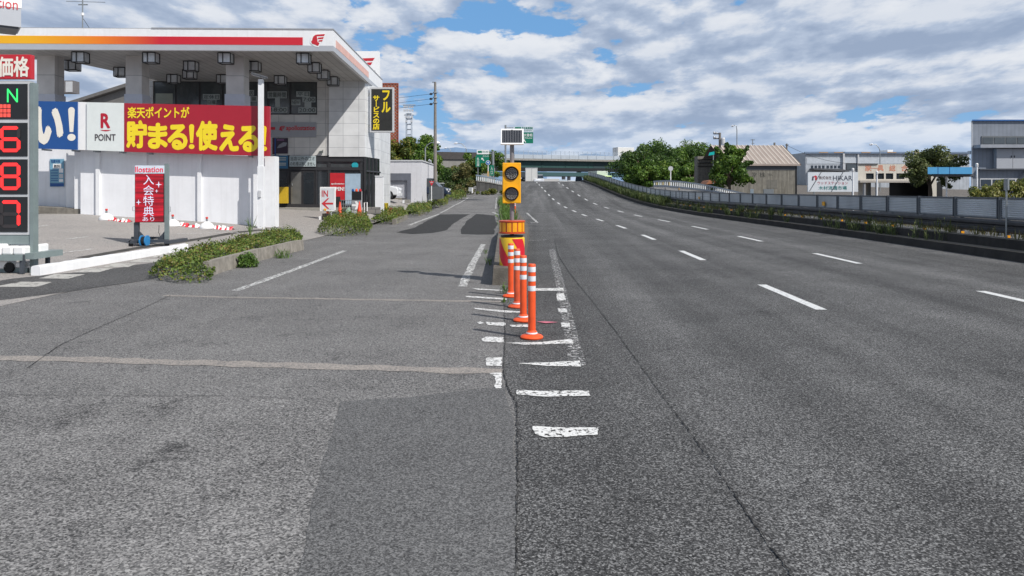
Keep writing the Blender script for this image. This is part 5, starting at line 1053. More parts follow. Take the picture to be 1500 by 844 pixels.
for py_ in (137.8, 145, 152.6):
    x, z = t.q(631.3, py_); t.part('bracket', MB().tube([(-0.08, 0, z+0.10), (x, 0, z)], 0.022, 5), darksteel); t.part('insulator', MB().lathe([(0.04, z-0.09), (0.13, z-0.05), (0.14, z+0.02), (0.05, z+0.09)], x, 0, 10), black); wire_ends.append(t.o+RIGHT*x+UP*z)
    t.part('band', MB().lathe([(0.165, z+0.05), (0.175, z+0.07), (0.175, z+0.15), (0.165, z+0.17)], n=10), steel)
for i, (a, nm) in enumerate(zip(wire_ends, ('top', 'middle', 'bottom'))):
    e = P(-120, 175+8*i, 75); n = 14; pts = [a.lerp(e, k/n)-UP*(1.2*math.sin(math.pi*k/n)) for k in range(n+1)]; tag(MB().tube(pts, 0.013, 4).build('power_line', black), '%s of the three power lines leading left from the tall utility pole' % nm, 'power line', 'power lines left of the utility pole')
def street_lamp(label, px, top, Z, zb_, arm_px, head_py, m=steel, group='street lamps along the roads', r=0.06):
    p = P(px, 200, Z); t = Thing('street_lamp', label, 'street lamp', (p.x, p.y, zb_), YAW, group); h = t.q(px, top)[1]; xa, za = t.q(arm_px, head_py)
    t.part('pole', MB().tube([(0, 0, 0), (0, 0, h*0.93), (xa*0.12, 0, h*0.985), (xa*0.45, 0, max(za, h)), (xa*0.85, 0, za)], [r*1.3, r, r*0.8, r*0.7, r*0.6], 8), m, smooth=True)
    s = 1 if xa > 0 else -1; t.part('lamp_head', MB().tube([(xa*0.78, 0, za+0.03), (xa*0.9, 0, za), (xa+s*0.15, 0, za-0.05)], [0.07, 0.16, 0.08], 8), refl, smooth=True); return t
street_lamp('street lamp with an arm to the left just behind the bridge approach wall', 683, 214, 110, 1.5, 666.5, 210)
street_lamp('paler street lamp whose head shows low against the blue hill, right of the utility pole', 661, 219, 150, 0.5, 652, 217)
street_lamp('short teal lamp pole rising in front of the hedge trees', 623, 212, 72, 1.0, 642, 209)
street_lamp('short thin lamp post behind the small white shed', 631.5, 235, 70, 1.0, 630, 235)
t = Thing('floodlight_mast', 'lattice floodlight mast with banks of lamps against the sky', 'floodlight mast', zf_(599, 210, 170, 0)); mb = MB(); ht = t.q(599, 154)[1]
for x, y in ((-.55, -.55), (.65, -.55), (.65, .65), (-.55, .65)): mb.tube([(x, y, 0), (x, y, ht-2)], 0.12, 5)
for k in range(16):
    z = k*(ht-2)/16; z2 = z+(ht-2)/16; mb.tube([(-.55, -.55, z2), (.65, -.55, z2)], 0.09, 4); mb.tube([(-.55, .65, z2), (.65, .65, z2)], 0.09, 4)
t.part('mast', mb, mat('mast_pale', (0.40, 0.45, 0.52), 0.5)); mb = MB().tube([(-1.4, 0, ht), (1.5, 0, ht)], 0.12, 5).tube([(-1.1, 0, ht-2.3), (1.2, 0, ht-2.3)], 0.1, 5); t.part('crossbar', mb, midgrey); lb = MB()
for z, xs in ((ht-0.5, (-.9, -.3, .3, .9)), (ht-1.3, (-.9, -.3, .3, .9)), (ht-2.8, (-.6, .1, .8)), (ht-3.8, (-.5, .7))):
    for x in xs: lb.box(x-.22, x+.22, -.9, -.5, z-.22, z+.2)
t.part('floodlights', lb, lightgrey)
for i, (px, Z, w, h0, d) in enumerate(((560, 74, 2.6, 4.7, 2.2), (578, 75, 2.4, 5.3, 2.2), (596, 75, 2.6, 5.4, 2.2), (613, 75, 2.4, 5.2, 2.2), (626, 76, 1.9, 4.2, 2.2))):
    tree('hedge_tree', ['tall hedge tree partly behind the lattice billboard', 'yellow tipped hedge tree second from the lattice billboard', 'middle hedge tree of the row above the garage roof', 'hedge tree behind the teal lamp pole', 'shorter hedge tree at the right end of the row, next to the utility pole'][i], zf_(px, 240, Z, 1.0), h0+0.3, (w*0.8, d*0.8, 3.3), 34, 7600, 0.13, LEAF_Y if i in (0, 1, 2) else LEAF, 'trees in the tall hedge above the garage', cz=2.95, low=-0.9, rr=(0.3, 0.5))
# overgrown embankment between service road, bridge approach and the retaining wall
def bush(label, px, py, Z, zb_, rad, n, m, leaf=0.12, name='bush', group='overgrown bushes at the end of the service road', K=14):
    p = P(px, py, Z); cen, rs = crown_clumps((0, 0, rad[2]*0.55), rad, K, (0.35, 0.6), -0.6); C, Nn, S = clumps(cen, rs, n, leaf); k = C[:, 2] > -0.15
    o = quads_obj(name, C[k], Nn[k], S[k], m); o.location = (p.x, p.y, zb_); return tag(o, label, 'bush', group)
bush('dark leafy bush right behind the utility pole', 658, 265, 84, 1.1, (1.9, 1.6, 2.0), 3600, LEAF_D)
bush('pale grassy bush low at the bend of the service road', 655, 284, 80, 1.0, (2.6, 1.2, 1.0), 3000, LEAF_G, 0.10)
bush('grey green bush in the middle of the embankment', 672, 275, 86, 1.2, (2.2, 1.5, 2.0), 3400, LEAF_G, 0.11)
bush('dry brownish bush of grass stems on the embankment', 680, 270, 83, 1.3, (1.2, 1.0, 2.0), 2400, LEAF_DRY, 0.10)
bush('yellow green bush below the green highway sign', 684, 250, 92, 2.0, (2.2, 1.5, 2.3), 3800, LEAF_Y, 0.13)
bush('tall green bush just left of the green highway sign', 692, 240, 96, 2.4, (1.7, 1.5, 3.0), 3800, LEAF, 0.13)
bush('dark ivy bush over the left end of the retaining wall', 695, 265, 91, 1.4, (1.2, 1.0, 2.9), 3000, LEAF_D, 0.11)
bush('bright green bush behind the round blue sign', 724, 245, 100, 2.6, (2.4, 1.4, 2.9), 3800, LEAF, 0.13)
bush('small bush with yellow flowers at the foot of the retaining wall', 722, 285, 82, 1.1, (2.2, 0.5, 0.5), 1500, LEAF_Y, 0.08)
bush('leafy sapling top against the concrete approach wall', 650, 240, 90, 2.5, (0.8, 0.7, 1.2), 700, LEAF, 0.13)
wlt = Thing('retaining_wall', 'dark stained concrete retaining wall at the far end of the service road', 'wall', P(697, 287, 88))
wl0 = [wlt.q(697, 289), wlt.q(760, 291), wlt.q(760, 275), wlt.q(742, 272), wlt.q(720, 267.5), wlt.q(698, 264.5)]
wlt.part('wall', MB().prism(wl0, 0, 1.2), mat('wall_black_stain', (0.10, 0.10, 0.098), 0.9, var=0.35, vs=1.2, bump=0.3, stain=0.9)); wlt.part('coping', MB().prism([wlt.q(697, 265.5), wlt.q(720, 268.6), wlt.q(742, 273), wlt.q(760, 276), wlt.q(760, 275), wlt.q(742, 271.9), wlt.q(720, 267.3), wlt.q(697, 264.2)], -0.06, 0.0), concrete)
rb = Thing('parapet_rail', 'slatted white and blue parapet on top of the retaining wall', 'railing', P(697, 264, 88.3))
tops = [(697, 256), (712, 258), (728, 261.5), (744, 265.5), (760, 270)]; bots = [(697, 264.3), (712, 266), (728, 269), (744, 272.2), (760, 275.2)]
rb.part('rail', MB().prism([rb.q(a, b_+1.5) for a, b_ in tops]+[rb.q(a, b_) for a, b_ in tops[::-1]], -0.05, 0.12), mat('rail_blue', (0.24, 0.32, 0.42), 0.5)); bb = np.array(bots); tt = np.array(tops)
for k in range(23):
    a = 697.5+k*2.75; yb = np.interp(a, bb[:, 0], bb[:, 1]); yt = np.interp(a, tt[:, 0], tt[:, 1]); rb.part('slat', MB().prism([rb.q(a, yb), rb.q(a+1.55, yb), rb.q(a+1.55, yt+1), rb.q(a, yt+1)], 0, 0.06), mat('slat_white', (0.66, 0.68, 0.70), 0.5) if k % 5 else mat('slat_pale', (0.50, 0.60, 0.62), 0.5))
t = Thing('arrow_plate', 'small grey arrow plate low in the weeds at the bend', 'road sign', P(690, 285, 82)); t.pbox('plate', (686.5, 274.5, 692, 280.5), 0, 0.04, mat('plate_grey', (0.36, 0.38, 0.40), 0.5)); t.part('post', MB().tube([(0, 0.06, -0.2), (0, 0.06, 0.5)], 0.03, 6), steel); t.pbox('plate_edge', (691, 275, 693, 283), -0.02, 0.02, cleanwhite)
# highway signs left of the beacon
t = Thing('highway_sign', 'green highway sign with white top panel and arrow above the retaining wall', 'highway sign', P(722, 260, 90.5)); gm = hwgreen
t.part('pole', MB().tube([(0, 0.2, -1), (0, 0.2, t.q(721.5, 221.5)[1])], 0.16, 10), steel); t.part('arm', MB().tube([(t.q(699, 224)[0], 0.2, t.q(700, 225)[1]), (0, 0.2, t.q(700, 225)[1])], 0.07, 6), steel)
o = t.pbox('panel', (697.5, 226.5, 716.5, 239), 0, 0.1, gm); w_ = t.pbox('panel', (698.5, 219.5, 716.5, 226), -0.02, 0.1, cleanwhite); t.pbox('panel_inset', (700, 221, 706, 224.2), -0.03, 0.01, gm, w_); t.text('sign_text', '東名高速', (706.6, 221, 715.5, 224), -0.02, hwgreen, 0.0, w_)
t.part('sign_arrow', MB().prism([t.q(a, b_) for a, b_ in [(705, 231.5), (708, 231.5), (707.2, 232.6), (709.3, 235), (708.4, 236), (706.2, 233.4), (705, 234.5)]][::-1], -0.02, 0), cleanwhite, o); t.text('sign_text', 'IC入口', (707.5, 227.5, 715.5, 230), 0, cleanwhite, 0.0, o)
t = Thing('vertical_sign', 'narrow green vertical sign hanging left of the retaining wall railing', 'highway sign', P(700, 260, 90)); o = t.pbox('panel', (696.5, 230, 704, 244.5), 0, 0.08, gm); t.text('sign_text', '名\n古\n屋', (698.3, 231, 702.2, 243.5), 0, cleanwhite, 0.0, o); t.part('post', MB().tube([(t.q(700, 240)[0], 0.15, -3), (t.q(700, 240)[0], 0.15, t.q(700, 231)[1])], 0.06, 6), steel)
t = Thing('vertical_sign', 'narrow green vertical sign between the highway sign pole and the beacon', 'highway sign', P(720.5, 261, 90)); o = t.pbox('panel', (717, 242, 723.5, 257.5), 0, 0.08, gm); t.text('sign_text', '入\n口', (718.6, 244, 722, 255.5), 0, cleanwhite, 0.0, o); t.part('post', MB().tube([(0, 0.15, -2), (0, 0.15, t.q(720, 243)[1])], 0.06, 6), steel)
t = Thing('round_sign', 'round blue direction sign on a white pole above the railing', 'road sign', P(715, 262, 90)); x, z = t.q(715, 238.5); t.part('pole', MB().tube([(0, 0.06, -1), (0, 0.06, z)], 0.05, 6), cleanwhite); t.pbox('pole_guard', (713.7, 251, 716.3, 259), -0.02, 0.2, mat('guard_tan', (0.55, 0.36, 0.16), 0.6))
ds = [(0.29*math.cos(k*math.pi/10), 0.29*math.sin(k*math.pi/10)+z) for k in range(20)]; o = t.part('plate', MB().prism(ds, 0, 0.03), cleanwhite); t.part('plate_face', MB().prism([(a*0.86, (b_-z)*0.86+z) for a, b_ in ds], -0.01, 0), mat('round_blue', (0.02, 0.14, 0.42), 0.4), o); t.part('sign_arrow', MB().prism([(-0.11, z), (0.03, z-0.05), (0.11, z-0.16), (0.04, z+0.15), (-0.03, z+0.12)], -0.02, -0.01), cleanwhite, o)
t = Thing('highway_sign', 'big green highway sign with white arrow, partly hidden by the solar panel', 'highway sign', P(740.5, 262, 70)); o = t.pbox('panel', (741, 194, 781, 210), 0, 0.1, gm); w_ = t.pbox('panel', (752, 185.5, 781.5, 193.5), 0, 0.1, mat('panel_pale', (0.55, 0.62, 0.68), 0.4))
t.pbox('panel_inset', (754.5, 186.2, 763.5, 189), -0.02, 0.02, gm, w_); t.text('sign_text', '東名高速道路', (764.5, 186, 780.5, 189.5), 0, hwgreen, 0.015, w_); t.text('sign_text', 'EXPWY', (768, 190.5, 780, 192.3), 0, hwgreen, 0.0, w_); t.text('sign_text', '大曽根', (767, 195.8, 780, 200.2), 0, cleanwhite, 0.01, o); t.text('sign_text', 'Ohzone', (767, 201, 779.5, 203.2), 0, cleanwhite, 0.0, o)
t.part('sign_arrow', MB().prism([t.q(a, b_) for a, b_ in [(766.5, 204.5), (769, 204.5), (768.6, 205.7), (770.6, 208.2), (769.8, 209), (767.7, 206.6), (766.5, 207.8)]][::-1], -0.02, 0), cleanwhite, o)
t.part('pole', MB().tube([(0, 0.2, -2), (0, 0.2, t.q(741, 183)[1])], 0.09, 10), steel, smooth=True); t.part('arm', MB().tube([(0, 0.2, t.q(741, 187)[1]), (t.q(781, 187)[0], 0.2, t.q(741, 187)[1])], 0.04, 6), steel)

# ================================================================== hills and bridges
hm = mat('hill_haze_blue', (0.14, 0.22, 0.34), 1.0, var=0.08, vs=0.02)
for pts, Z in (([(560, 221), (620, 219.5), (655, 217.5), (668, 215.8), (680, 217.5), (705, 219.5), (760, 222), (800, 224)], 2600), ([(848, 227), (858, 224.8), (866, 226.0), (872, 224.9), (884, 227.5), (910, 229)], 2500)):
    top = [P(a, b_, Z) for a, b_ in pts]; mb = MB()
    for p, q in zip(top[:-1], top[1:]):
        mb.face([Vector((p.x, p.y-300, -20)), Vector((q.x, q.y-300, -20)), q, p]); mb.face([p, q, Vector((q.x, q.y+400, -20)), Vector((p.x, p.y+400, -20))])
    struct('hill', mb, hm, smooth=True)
BR = YAW+math.radians(20); t = Thing('road_bridge', 'long dark green girder bridge with pale parapet crossing over the road', 'bridge', zf_(735, 250, 134, 0), BR)
x0 = t.q(620, 240)[0]; x1 = t.q(960, 240)[0]; xm = t.q(725, 240)[0]; zg0 = t.q(800, 249.3)[1]; zg1 = t.q(800, 235.6)[1]; zp1 = t.q(800, 227.0)[1]; zfc = t.q(800, 221.3)[1]
gb = MB().box(xm, x1, 0.6, 1.2, zg0, zg1).box(xm, x1, 9, 9.6, zg0, zg1).box(xm, x1, 4.5, 5.1, zg0, zg1)
for k in range(8): xx = xm+(x1-xm)*k/7; gb.box(xx-0.05, xx+0.05, 0.52, 0.6, zg0+0.1, zg1-0.1)
gb.box(xm, x1, 1.2, 9, zg0+0.4, zg0+0.7)
t.part('girder_shadow_band', MB().box(xm, x1, 0.2, 1.6, zg0-0.15, zg0+0.45), black)  # black band stands in for the shadow beneath the girder
t.part('girder', gb, mat('girder_deep', (0.016, 0.062, 0.058), 0.5, var=0.2, vs=0.4, stain=0.3)); t.part('deck', MB().box(x0, x1, -0.2, 11, zg1, zg1+0.35), concrete)
pp_ = mat('parapet_paleblue', (0.42, 0.47, 0.53), 0.5, var=0.10, vs=0.6, stain=0.2); n = 18
for k in range(n): a = xm+(x1-xm)*k/n; t.part('parapet_panel', MB().box(a+0.02, a+(x1-xm)/n-0.04, -0.15, 0.05, zg1+0.36, zp1), pp_)
fb = MB()
for k in range(n*2+1): a = xm+(x1-xm)*k/n/2; fb.box(a-0.03, a+0.03, -0.02, 0.04, zp1, zfc)
for k in range(12): z = zp1+(zfc-zp1)*k/11; fb.box(xm, x1, 0.0, 0.012, z-0.008, z+0.008)
t.part('fence', fb, mat('fence_pale', (0.34, 0.40, 0.48), 0.5)); t.part('far_parapet', MB().box(x0, x1, 10.7, 11, zg1+0.35, zp1-0.2), pp_)
t.part('painted_out_patch', MB().box(t.q(869, 243, 0.6)[0], t.q(895, 243, 0.6)[0], 0.575, 0.6, zg0+0.4, zg1-0.2), mat('patch_dark', (0.018, 0.045, 0.05), 0.6))
t.part('approach_wall', MB().box(x0-40, xm, 0.0, 11, -1, zg1+0.05), mat('approach_concrete', (0.24, 0.235, 0.22), 0.9, var=0.15, vs=0.5, stain=0.3)); t.part('approach_parapet', MB().box(x0-40, xm, -0.25, 0.0, zg1+0.0, zp1+0.2), mat('parapet_dark', (0.055, 0.05, 0.048), 0.8, var=0.2))
t.part('pier', MB().box(x1-1.5, x1+4, 1, 10, -1, zg1), darkconcrete)
t = Thing('far_bridge', 'second lower green bridge seen in the gap under the first', 'bridge', zf_(735, 258, 205, -1), BR); t.part('girder', MB().box(t.q(640, 255)[0], t.q(960, 255)[0], 0, 8, t.q(800, 258)[1], t.q(800, 252.3)[1]), mat('far_girder', (0.03, 0.085, 0.09), 0.6)); t.part('pier', MB().box(t.q(829, 255)[0], t.q(830.5, 255)[0], 1, 3, 0, t.q(800, 255)[1]), lightgrey); t.part('pier', MB().box(t.q(837, 255)[0], t.q(838, 255)[0], 1, 3, 0, t.q(800, 255)[1]), lightgrey)
def boxtruck(name, label, loc, rz, L, W, H, col, cabcol=(0.6, 0.62, 0.65), group=None):
    t = Thing(name, label, 'truck', loc, rz, group); m = mat('truck_'+label[:14].replace(' ', '_'), col, 0.4, var=0.05, stain=0.1)
    bx = t.part('cargo_box', MB().box(-W/2, W/2, -L/2+1.8, L/2, 0.9, H), m, bevel=0.03); t.part('cab', MB().box(-W/2*0.95, W/2*0.95, -L/2, -L/2+1.7, 0.5, 2.3), mat('cab_'+label[:12].replace(' ', '_'), cabcol, 0.35), bevel=0.1); t.part('windscreen', MB().box(-W/2*0.85, W/2*0.85, -L/2-0.02, -L/2+0.05, 1.3, 2.1), carglass)
    t.part('door_seam', MB().box(-0.02, 0.02, L/2, L/2+0.02, 1.0, H-0.1), midgrey, bx); t.part('door_frame', MB().box(-W/2, -W/2+0.06, L/2, L/2+0.03, 0.9, H).box(W/2-0.06, W/2, L/2, L/2+0.03, 0.9, H).box(-W/2+.06, W/2-.06, L/2, L/2+0.03, H-0.08, H), lightgrey, bx); t.part('chassis', MB().box(-W/2*0.8, W/2*0.8, -L/2+0.3, L/2-0.1, 0.55, 0.9), black)
    for sy in (-L/2+0.9, L/2-1.2):
        for s in (-1, 1): t.part('wheel', MB().tube([(s*(W/2-0.3), sy, 0.42), (s*(W/2-0.02), sy, 0.42)], 0.42, 14), tyre)
    for s in (-1, 1): t.part('tail_light', MB().box(s*W*0.38-0.12, s*W*0.38+0.12, L/2-0.05, L/2+0.02, 0.7, 0.85), red)
    return t
def onroad(px, Z, dz=0.0): p = P(px, 260, Z); return Vector((p.x, p.y, g(p.y)+dz))
R_ = YAW+math.pi*0  # driving away: tail towards the camera, so turn half round
car('moving_car', 'black car coming towards the camera under the bridge', onroad(768, 131, 1.15), YAW, 4.2, 1.75, 1.85, (0.012, 0.012, 0.014), kind='hatch')
boxtruck('box_truck', 'white box truck with closed rear doors under the bridge', onroad(778, 126, -0.15), YAW+math.pi, 6, 2.0, 3.15, (0.66, 0.66, 0.64))
car('moving_car', 'white low car beside the box truck at the crest', onroad(789, 125, 0.35), YAW, 4.4, 1.7, 1.4, (0.72, 0.74, 0.78), kind='sedan')
boxtruck('box_truck', 'long white truck standing sideways under the bridge beyond the crest', zf_(805, 260, 160, 1.35), YAW+math.pi/2+0.1, 7.5, 2.2, 2.75, (0.60, 0.60, 0.60))
boxtruck('box_truck', 'pale blue and white truck sideways at the far side under the bridge', zf_(824, 260, 165, 1.5), YAW+math.pi/2, 5.5, 2.2, 2.5, (0.50, 0.58, 0.66))
boxtruck('box_truck', 'white and green truck top passing behind the central barrier under the bridge', zf_(879, 258, 125, 1.75), YAW+0.3, 5.5, 2.0, 3.1, (0.55, 0.62, 0.55), (0.3, 0.5, 0.1))
q = P(919, 236, 151); boxtruck('box_truck', 'white box truck driving over the bridge', (q.x, q.y, 7.0), BR+math.pi/2, 5.5, 2.2, 3.3, (0.70, 0.71, 0.74))

# ================================================================== right side: central barrier
def shear(t, k):
    for o in t.e.children_recursive:
        if o.type == 'MESH':
            for v in o.data.vertices:
                if v.co.y > 0: v.co.x += v.co.y*k
bx = lambda y, off: off+cx(y)+0.35*min(1, max(0, (y-40)/30))
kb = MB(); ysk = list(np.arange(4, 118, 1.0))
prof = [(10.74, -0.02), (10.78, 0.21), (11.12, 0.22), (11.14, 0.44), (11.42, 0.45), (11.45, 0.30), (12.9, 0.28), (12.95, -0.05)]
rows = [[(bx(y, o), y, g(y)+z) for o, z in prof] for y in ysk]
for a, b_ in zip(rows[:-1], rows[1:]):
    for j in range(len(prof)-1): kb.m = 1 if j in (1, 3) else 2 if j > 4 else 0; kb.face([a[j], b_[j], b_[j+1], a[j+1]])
struct('median_kerb', kb, [mat('kerb_face_black', (0.026, 0.025, 0.024), 0.95, var=0.5, vs=2, stain=0.3), mat('kerb_top_brown', (0.13, 0.115, 0.095), 0.95, var=0.4, vs=3), M_ground])  # near-black step faces, lighter brown step tops
BO = 11.75
gr = Thing('guard_rail', 'long dark steel guard rail along the median, on posts with yellow reflectors', 'guard rail', (0, 0, 0), 0)
beam = MB(); gp = [(0.0, 0.52), (-0.05, 0.56), (-0.05, 0.62), (0.0, 0.66), (0.0, 0.70), (-0.05, 0.74), (-0.05, 0.80), (0.0, 0.85), (0.04, 0.85), (0.04, 0.52)]
for ya, yb in zip(ysk[:-1], ysk[1:]):
    A = [(bx(ya, BO)+o, ya, g(ya)+z) for o, z in gp]; B_ = [(bx(yb, BO)+o, yb, g(yb)+z) for o, z in gp]
    for j in range(len(gp)): beam.face([A[j], B_[j], B_[(j+1) % len(gp)], A[(j+1) % len(gp)]])
railm = mat('rail_dark', (0.045, 0.047, 0.054), 0.55, 0.2, var=0.35, vs=1.3, stain=0.5); gr.part('beam', beam, railm)
for y in np.arange(5, 116, 2.0):
    x = bx(y, BO+0.08); o = gr.part('post', MB().tube([(x, y, g(y)+0.2), (x, y, g(y)+0.9)], 0.055, 8), darksteel)
    if y < 62: gr.part('reflector', MB().box(x-0.065, x+0.02, y-0.06, y-0.045, g(y)+0.40, g(y)+0.47), amberdark, o)
nb = Thing('noise_barrier', 'long low grey louvred barrier of framed panels on the median behind the guard rail', 'barrier', (0, 0, 0), 0)
def louvre():
    m = bpy.data.materials.new('louvre_panel'); m.use_nodes = True; nt = m.node_tree; N = nt.nodes; L = nt.links; b = N['Principled BSDF']; tc = N.new('ShaderNodeTexCoord'); n = N.new('ShaderNodeTexNoise'); L.new(tc.outputs['Object'], n.inputs[0]); n.inputs['Scale'].default_value = 0.8; n.inputs['Detail'].default_value = 6
    r = N.new('ShaderNodeValToRGB'); r.color_ramp.elements[0].color = (0.48, 0.51, 0.54, 1); r.color_ramp.elements[1].color = (0.64, 0.67, 0.70, 1); r.color_ramp.elements[0].position = 0.3; r.color_ramp.elements[1].position = 0.7; L.new(n.outputs[0], r.inputs[0]); L.new(r.outputs[0], b.inputs['Base Color']); b.inputs['Roughness'].default_value = 0.5; return m
lv = louvre(); frmb = mat('barrier_frame', (0.10, 0.115, 0.135), 0.5, 0.1, var=0.15); PO = BO+0.06
for y in np.arange(5.35, 115, 2.0):
    y2 = y+1.88; nl = 9 if y < 45 else 3; xa, xb = bx(y, PO), bx(y2, PO); ga, gb_ = g(y), g(y2); pm = MB(); za, zb2 = 0.90, 1.38
    for k in range(nl):
        u, v = za+(zb2-za)*k/nl, za+(zb2-za)*(k+1)/nl; pm.face([(xa, y+.03, ga+u), (xb, y2-.03, gb_+u), (xb-0.028, y2-.03, gb_+v-0.012), (xa-0.028, y+.03, ga+v-0.012)]); pm.face([(xa-0.028, y+.03, ga+v-0.012), (xb-0.028, y2-.03, gb_+v-0.012), (xb, y2-.03, gb_+v), (xa, y+.03, ga+v)])
    o = nb.part('panel', pm, lv); fm = MB()
    for (s, e) in ((0.86, 0.90), (1.38, 1.42)):
        i = len(fm.v); fm.v += [(xa-.04, y, ga+s), (xb-.04, y2, gb_+s), (xb-.04, y2, gb_+e), (xa-.04, y, ga+e), (xa+.04, y, ga+s), (xb+.04, y2, gb_+s), (xb+.04, y2, gb_+e), (xa+.04, y, ga+e)]
        for f in ((0, 1, 2, 3), (4, 7, 6, 5), (3, 2, 6, 7), (0, 4, 5, 1)): fm.f.append(tuple(i+k for k in f)); fm.mi.append(0)
    for yy, xx, gg in ((y, xa, ga), (y2-0.035, xb, gb_)): fm.box(xx-.04, xx+.04, yy, yy+0.035, gg+0.90, gg+1.38)
    nb.part('panel_frame', fm, frmb, o); nb.part('post', MB().box(xb-0.03, xb+0.05, y2+0.04, y2+0.09, gb_+0.45, gb_+1.43), frmb)
for (px, py) in ((1188, 301), (1021.5, 291.5), (994, 274)):
    y = {1188: 30.5, 1021.5: 50, 994: 56}[px]; x = bx(y, PO)-0.08; tt = Thing('amber_marker', {1188: 'small amber marker on the barrier below the white timber company board', 1021.5: 'small amber marker on the barrier below the leafy tree', 994: 'yellow marker plate standing over the barrier top'}[px], 'marker', (x, y, g(y)), 0, 'amber markers on the median barrier')
    z = {1188: 0.98, 1021.5: 0.95, 994: 1.5}[px]; tt.part('plate', MB().box(-0.02, 0.0, -0.13, 0.13, z, z+0.16), amber); tt.part('stem', MB().tube([(0.03, 0, z-0.6 if z > 1.2 else z-0.1), (0.03, 0, z+0.1)], 0.02, 6), steel)
def wsp(y, o): return (bx(y, o), y, g(y)+(0.2 if o < 11.13 else 0.43))
dens = lambda y: 1.0 if (20 < y < 27 or 33 < y < 41) else 0.22 if y < 33 else 0.75
sp = [wsp(y+random.random(), random.uniform(10.85, 11.35)) for y in np.arange(14, 60, 0.22) if random.random() < dens(y)*0.75]
tag(tufts(sp, None, 0.12, 0.5, 15, 0.009, 0.16).build('median_weeds', LEAF_G), 'patchy weeds growing along the steps of the median kerb', 'weeds', kind='stuff')
sp = [wsp(y+random.random(), random.uniform(11.2, 12.8)) for y in np.arange(14, 116, 0.11)]
tag(tufts(sp, None, 0.10, 0.30, 10, 0.010, 0.25).build('verge_grass', LEAF_DRY), 'dry grass and weeds behind and under the guard rail', 'grass', kind='stuff')
sp = [(bx(y, random.uniform(10.9, 11.6)), y, g(y)+0.3) for y in np.arange(58, 116, 0.13)]
tag(tufts(sp, None, 0.25, 0.8, 12, 0.025, 0.3).build('slope_weeds', LEAF_G), 'overgrown weeds on the median where the road climbs', 'weeds', kind='stuff')

# opposite side: ramp parapet, trees, buildings, lamps
rp = Thing('ramp_parapet', 'curving white slatted parapet of the ramp behind the median barrier', 'railing', zf_(1000, 280, 75, 0.2))
pl = [(905, 271, 282, 88), (945, 267, 275, 86), (957.5, 265, 272.3, 84), (975, 264, 272.5, 81), (995, 265, 274.5, 77), (1020, 268, 277, 72), (1045, 272.5, 280, 66), (1065, 277, 284, 61), (1085, 281.5, 288, 57), (1110, 286, 294, 53)]
def pin(px):
    a = np.array(pl, float); return [np.interp(px, a[:, 0], a[:, k]) for k in (1, 2, 3)]
rm_, sl = MB(), MB()
def loc_(px, py, Z): v = rp.R @ (P(px, py, Z)-rp.o); return v
for a, b_ in zip(range(957, 1110, 4), range(961, 1114, 4)):
    (t0, b0, Z0), (t1, b1, Z1) = pin(a), pin(b_); v = [loc_(a, t0, Z0), loc_(b_, t1, Z1), loc_(b_, t1+2.2, Z1), loc_(a, t0+2.2, Z0)]; k = Vector((0.05, 0.22, 0)); rm_.face([v[3], v[2], v[1], v[0]]); rm_.face([v[0], v[1], v[1]+k, v[0]+k]); rm_.face([v[3]+k, v[2]+k, v[1]+k, v[0]+k])
    rm_.face([loc_(a, b0-1.2, Z0-0.05), loc_(b_, b1-1.2, Z1-0.05), loc_(b_, b1+1.5, Z1-0.05), loc_(a, b0+1.5, Z0-0.05)])
rp.part('rail', rm_, mat('rail_bluegrey', (0.34, 0.38, 0.43), 0.5))
for i, a in enumerate(np.arange(958, 1106, 3.1)):
    t0, b0, Z0 = pin(a); w = 1.7; v = [loc_(a, t0+2, Z0+0.05), loc_(a+w, t0+2, Z0+0.05), loc_(a+w, b0, Z0+0.05), loc_(a, b0, Z0+0.05)]; k = Vector((0, 0.05, 0)); rp.part('slat', MB().face([v[3], v[2], v[1], v[0]]).face([x+k for x in v]), [mat('slat_white', (0.66, 0.68, 0.70)), mat('slat_cream', (0.62, 0.52, 0.32)), mat('slat_white', (0.6, 0.6, 0.6))][i % 3 if i < 9 else 0])
mb = MB()
for a, b_ in zip(pl[:-1], pl[1:]): mb.face([P(a[0], a[2]+1, a[3]), P(b_[0], b_[2]+1, b_[3]), P(b_[0], b_[2]+8, b_[3]-9), P(a[0], a[2]+5, a[3]-9)])
struct('ramp_road', mb, M_serv)
t = Thing('mirror_post', 'small round mirror on a white pole at the end of the ramp parapet', 'mirror', P(982.5, 268, 84)); x, z = t.q(983, 247); t.part('pole', MB().tube([(0, 0.05, -1), (0, 0.05, z)], 0.06, 6), cleanwhite); t.part('mirror', MB().lathe([(0.20, -0.02), (0.27, -0.02), (0.27, 0.06), (0.1, 0.1)], 0, z, 16, 'y'), lightgrey)
def spray(parent, tip, root, r, n, leaf, m):
    """a leafy branch: clumps that thin out from the crown to the tip"""
    cen = []; rs = []
    for k in range(7):
        f = 0.45+0.55*k/6; c = root.lerp(tip, f)+Vector((random.uniform(-.2, .2), random.uniform(-.2, .2), random.uniform(-.12, .12)))*r*1.8
        cen.append(tuple(c)); rs.append(r*(1.25-0.95*f)*random.uniform(0.8, 1.25)+0.08)
    C, Nn, S = clumps(cen, rs, n, leaf, 0.2); quads_obj('branch_foliage', C, Nn, S, m, parent)
TG = 'trees right of the bridge'
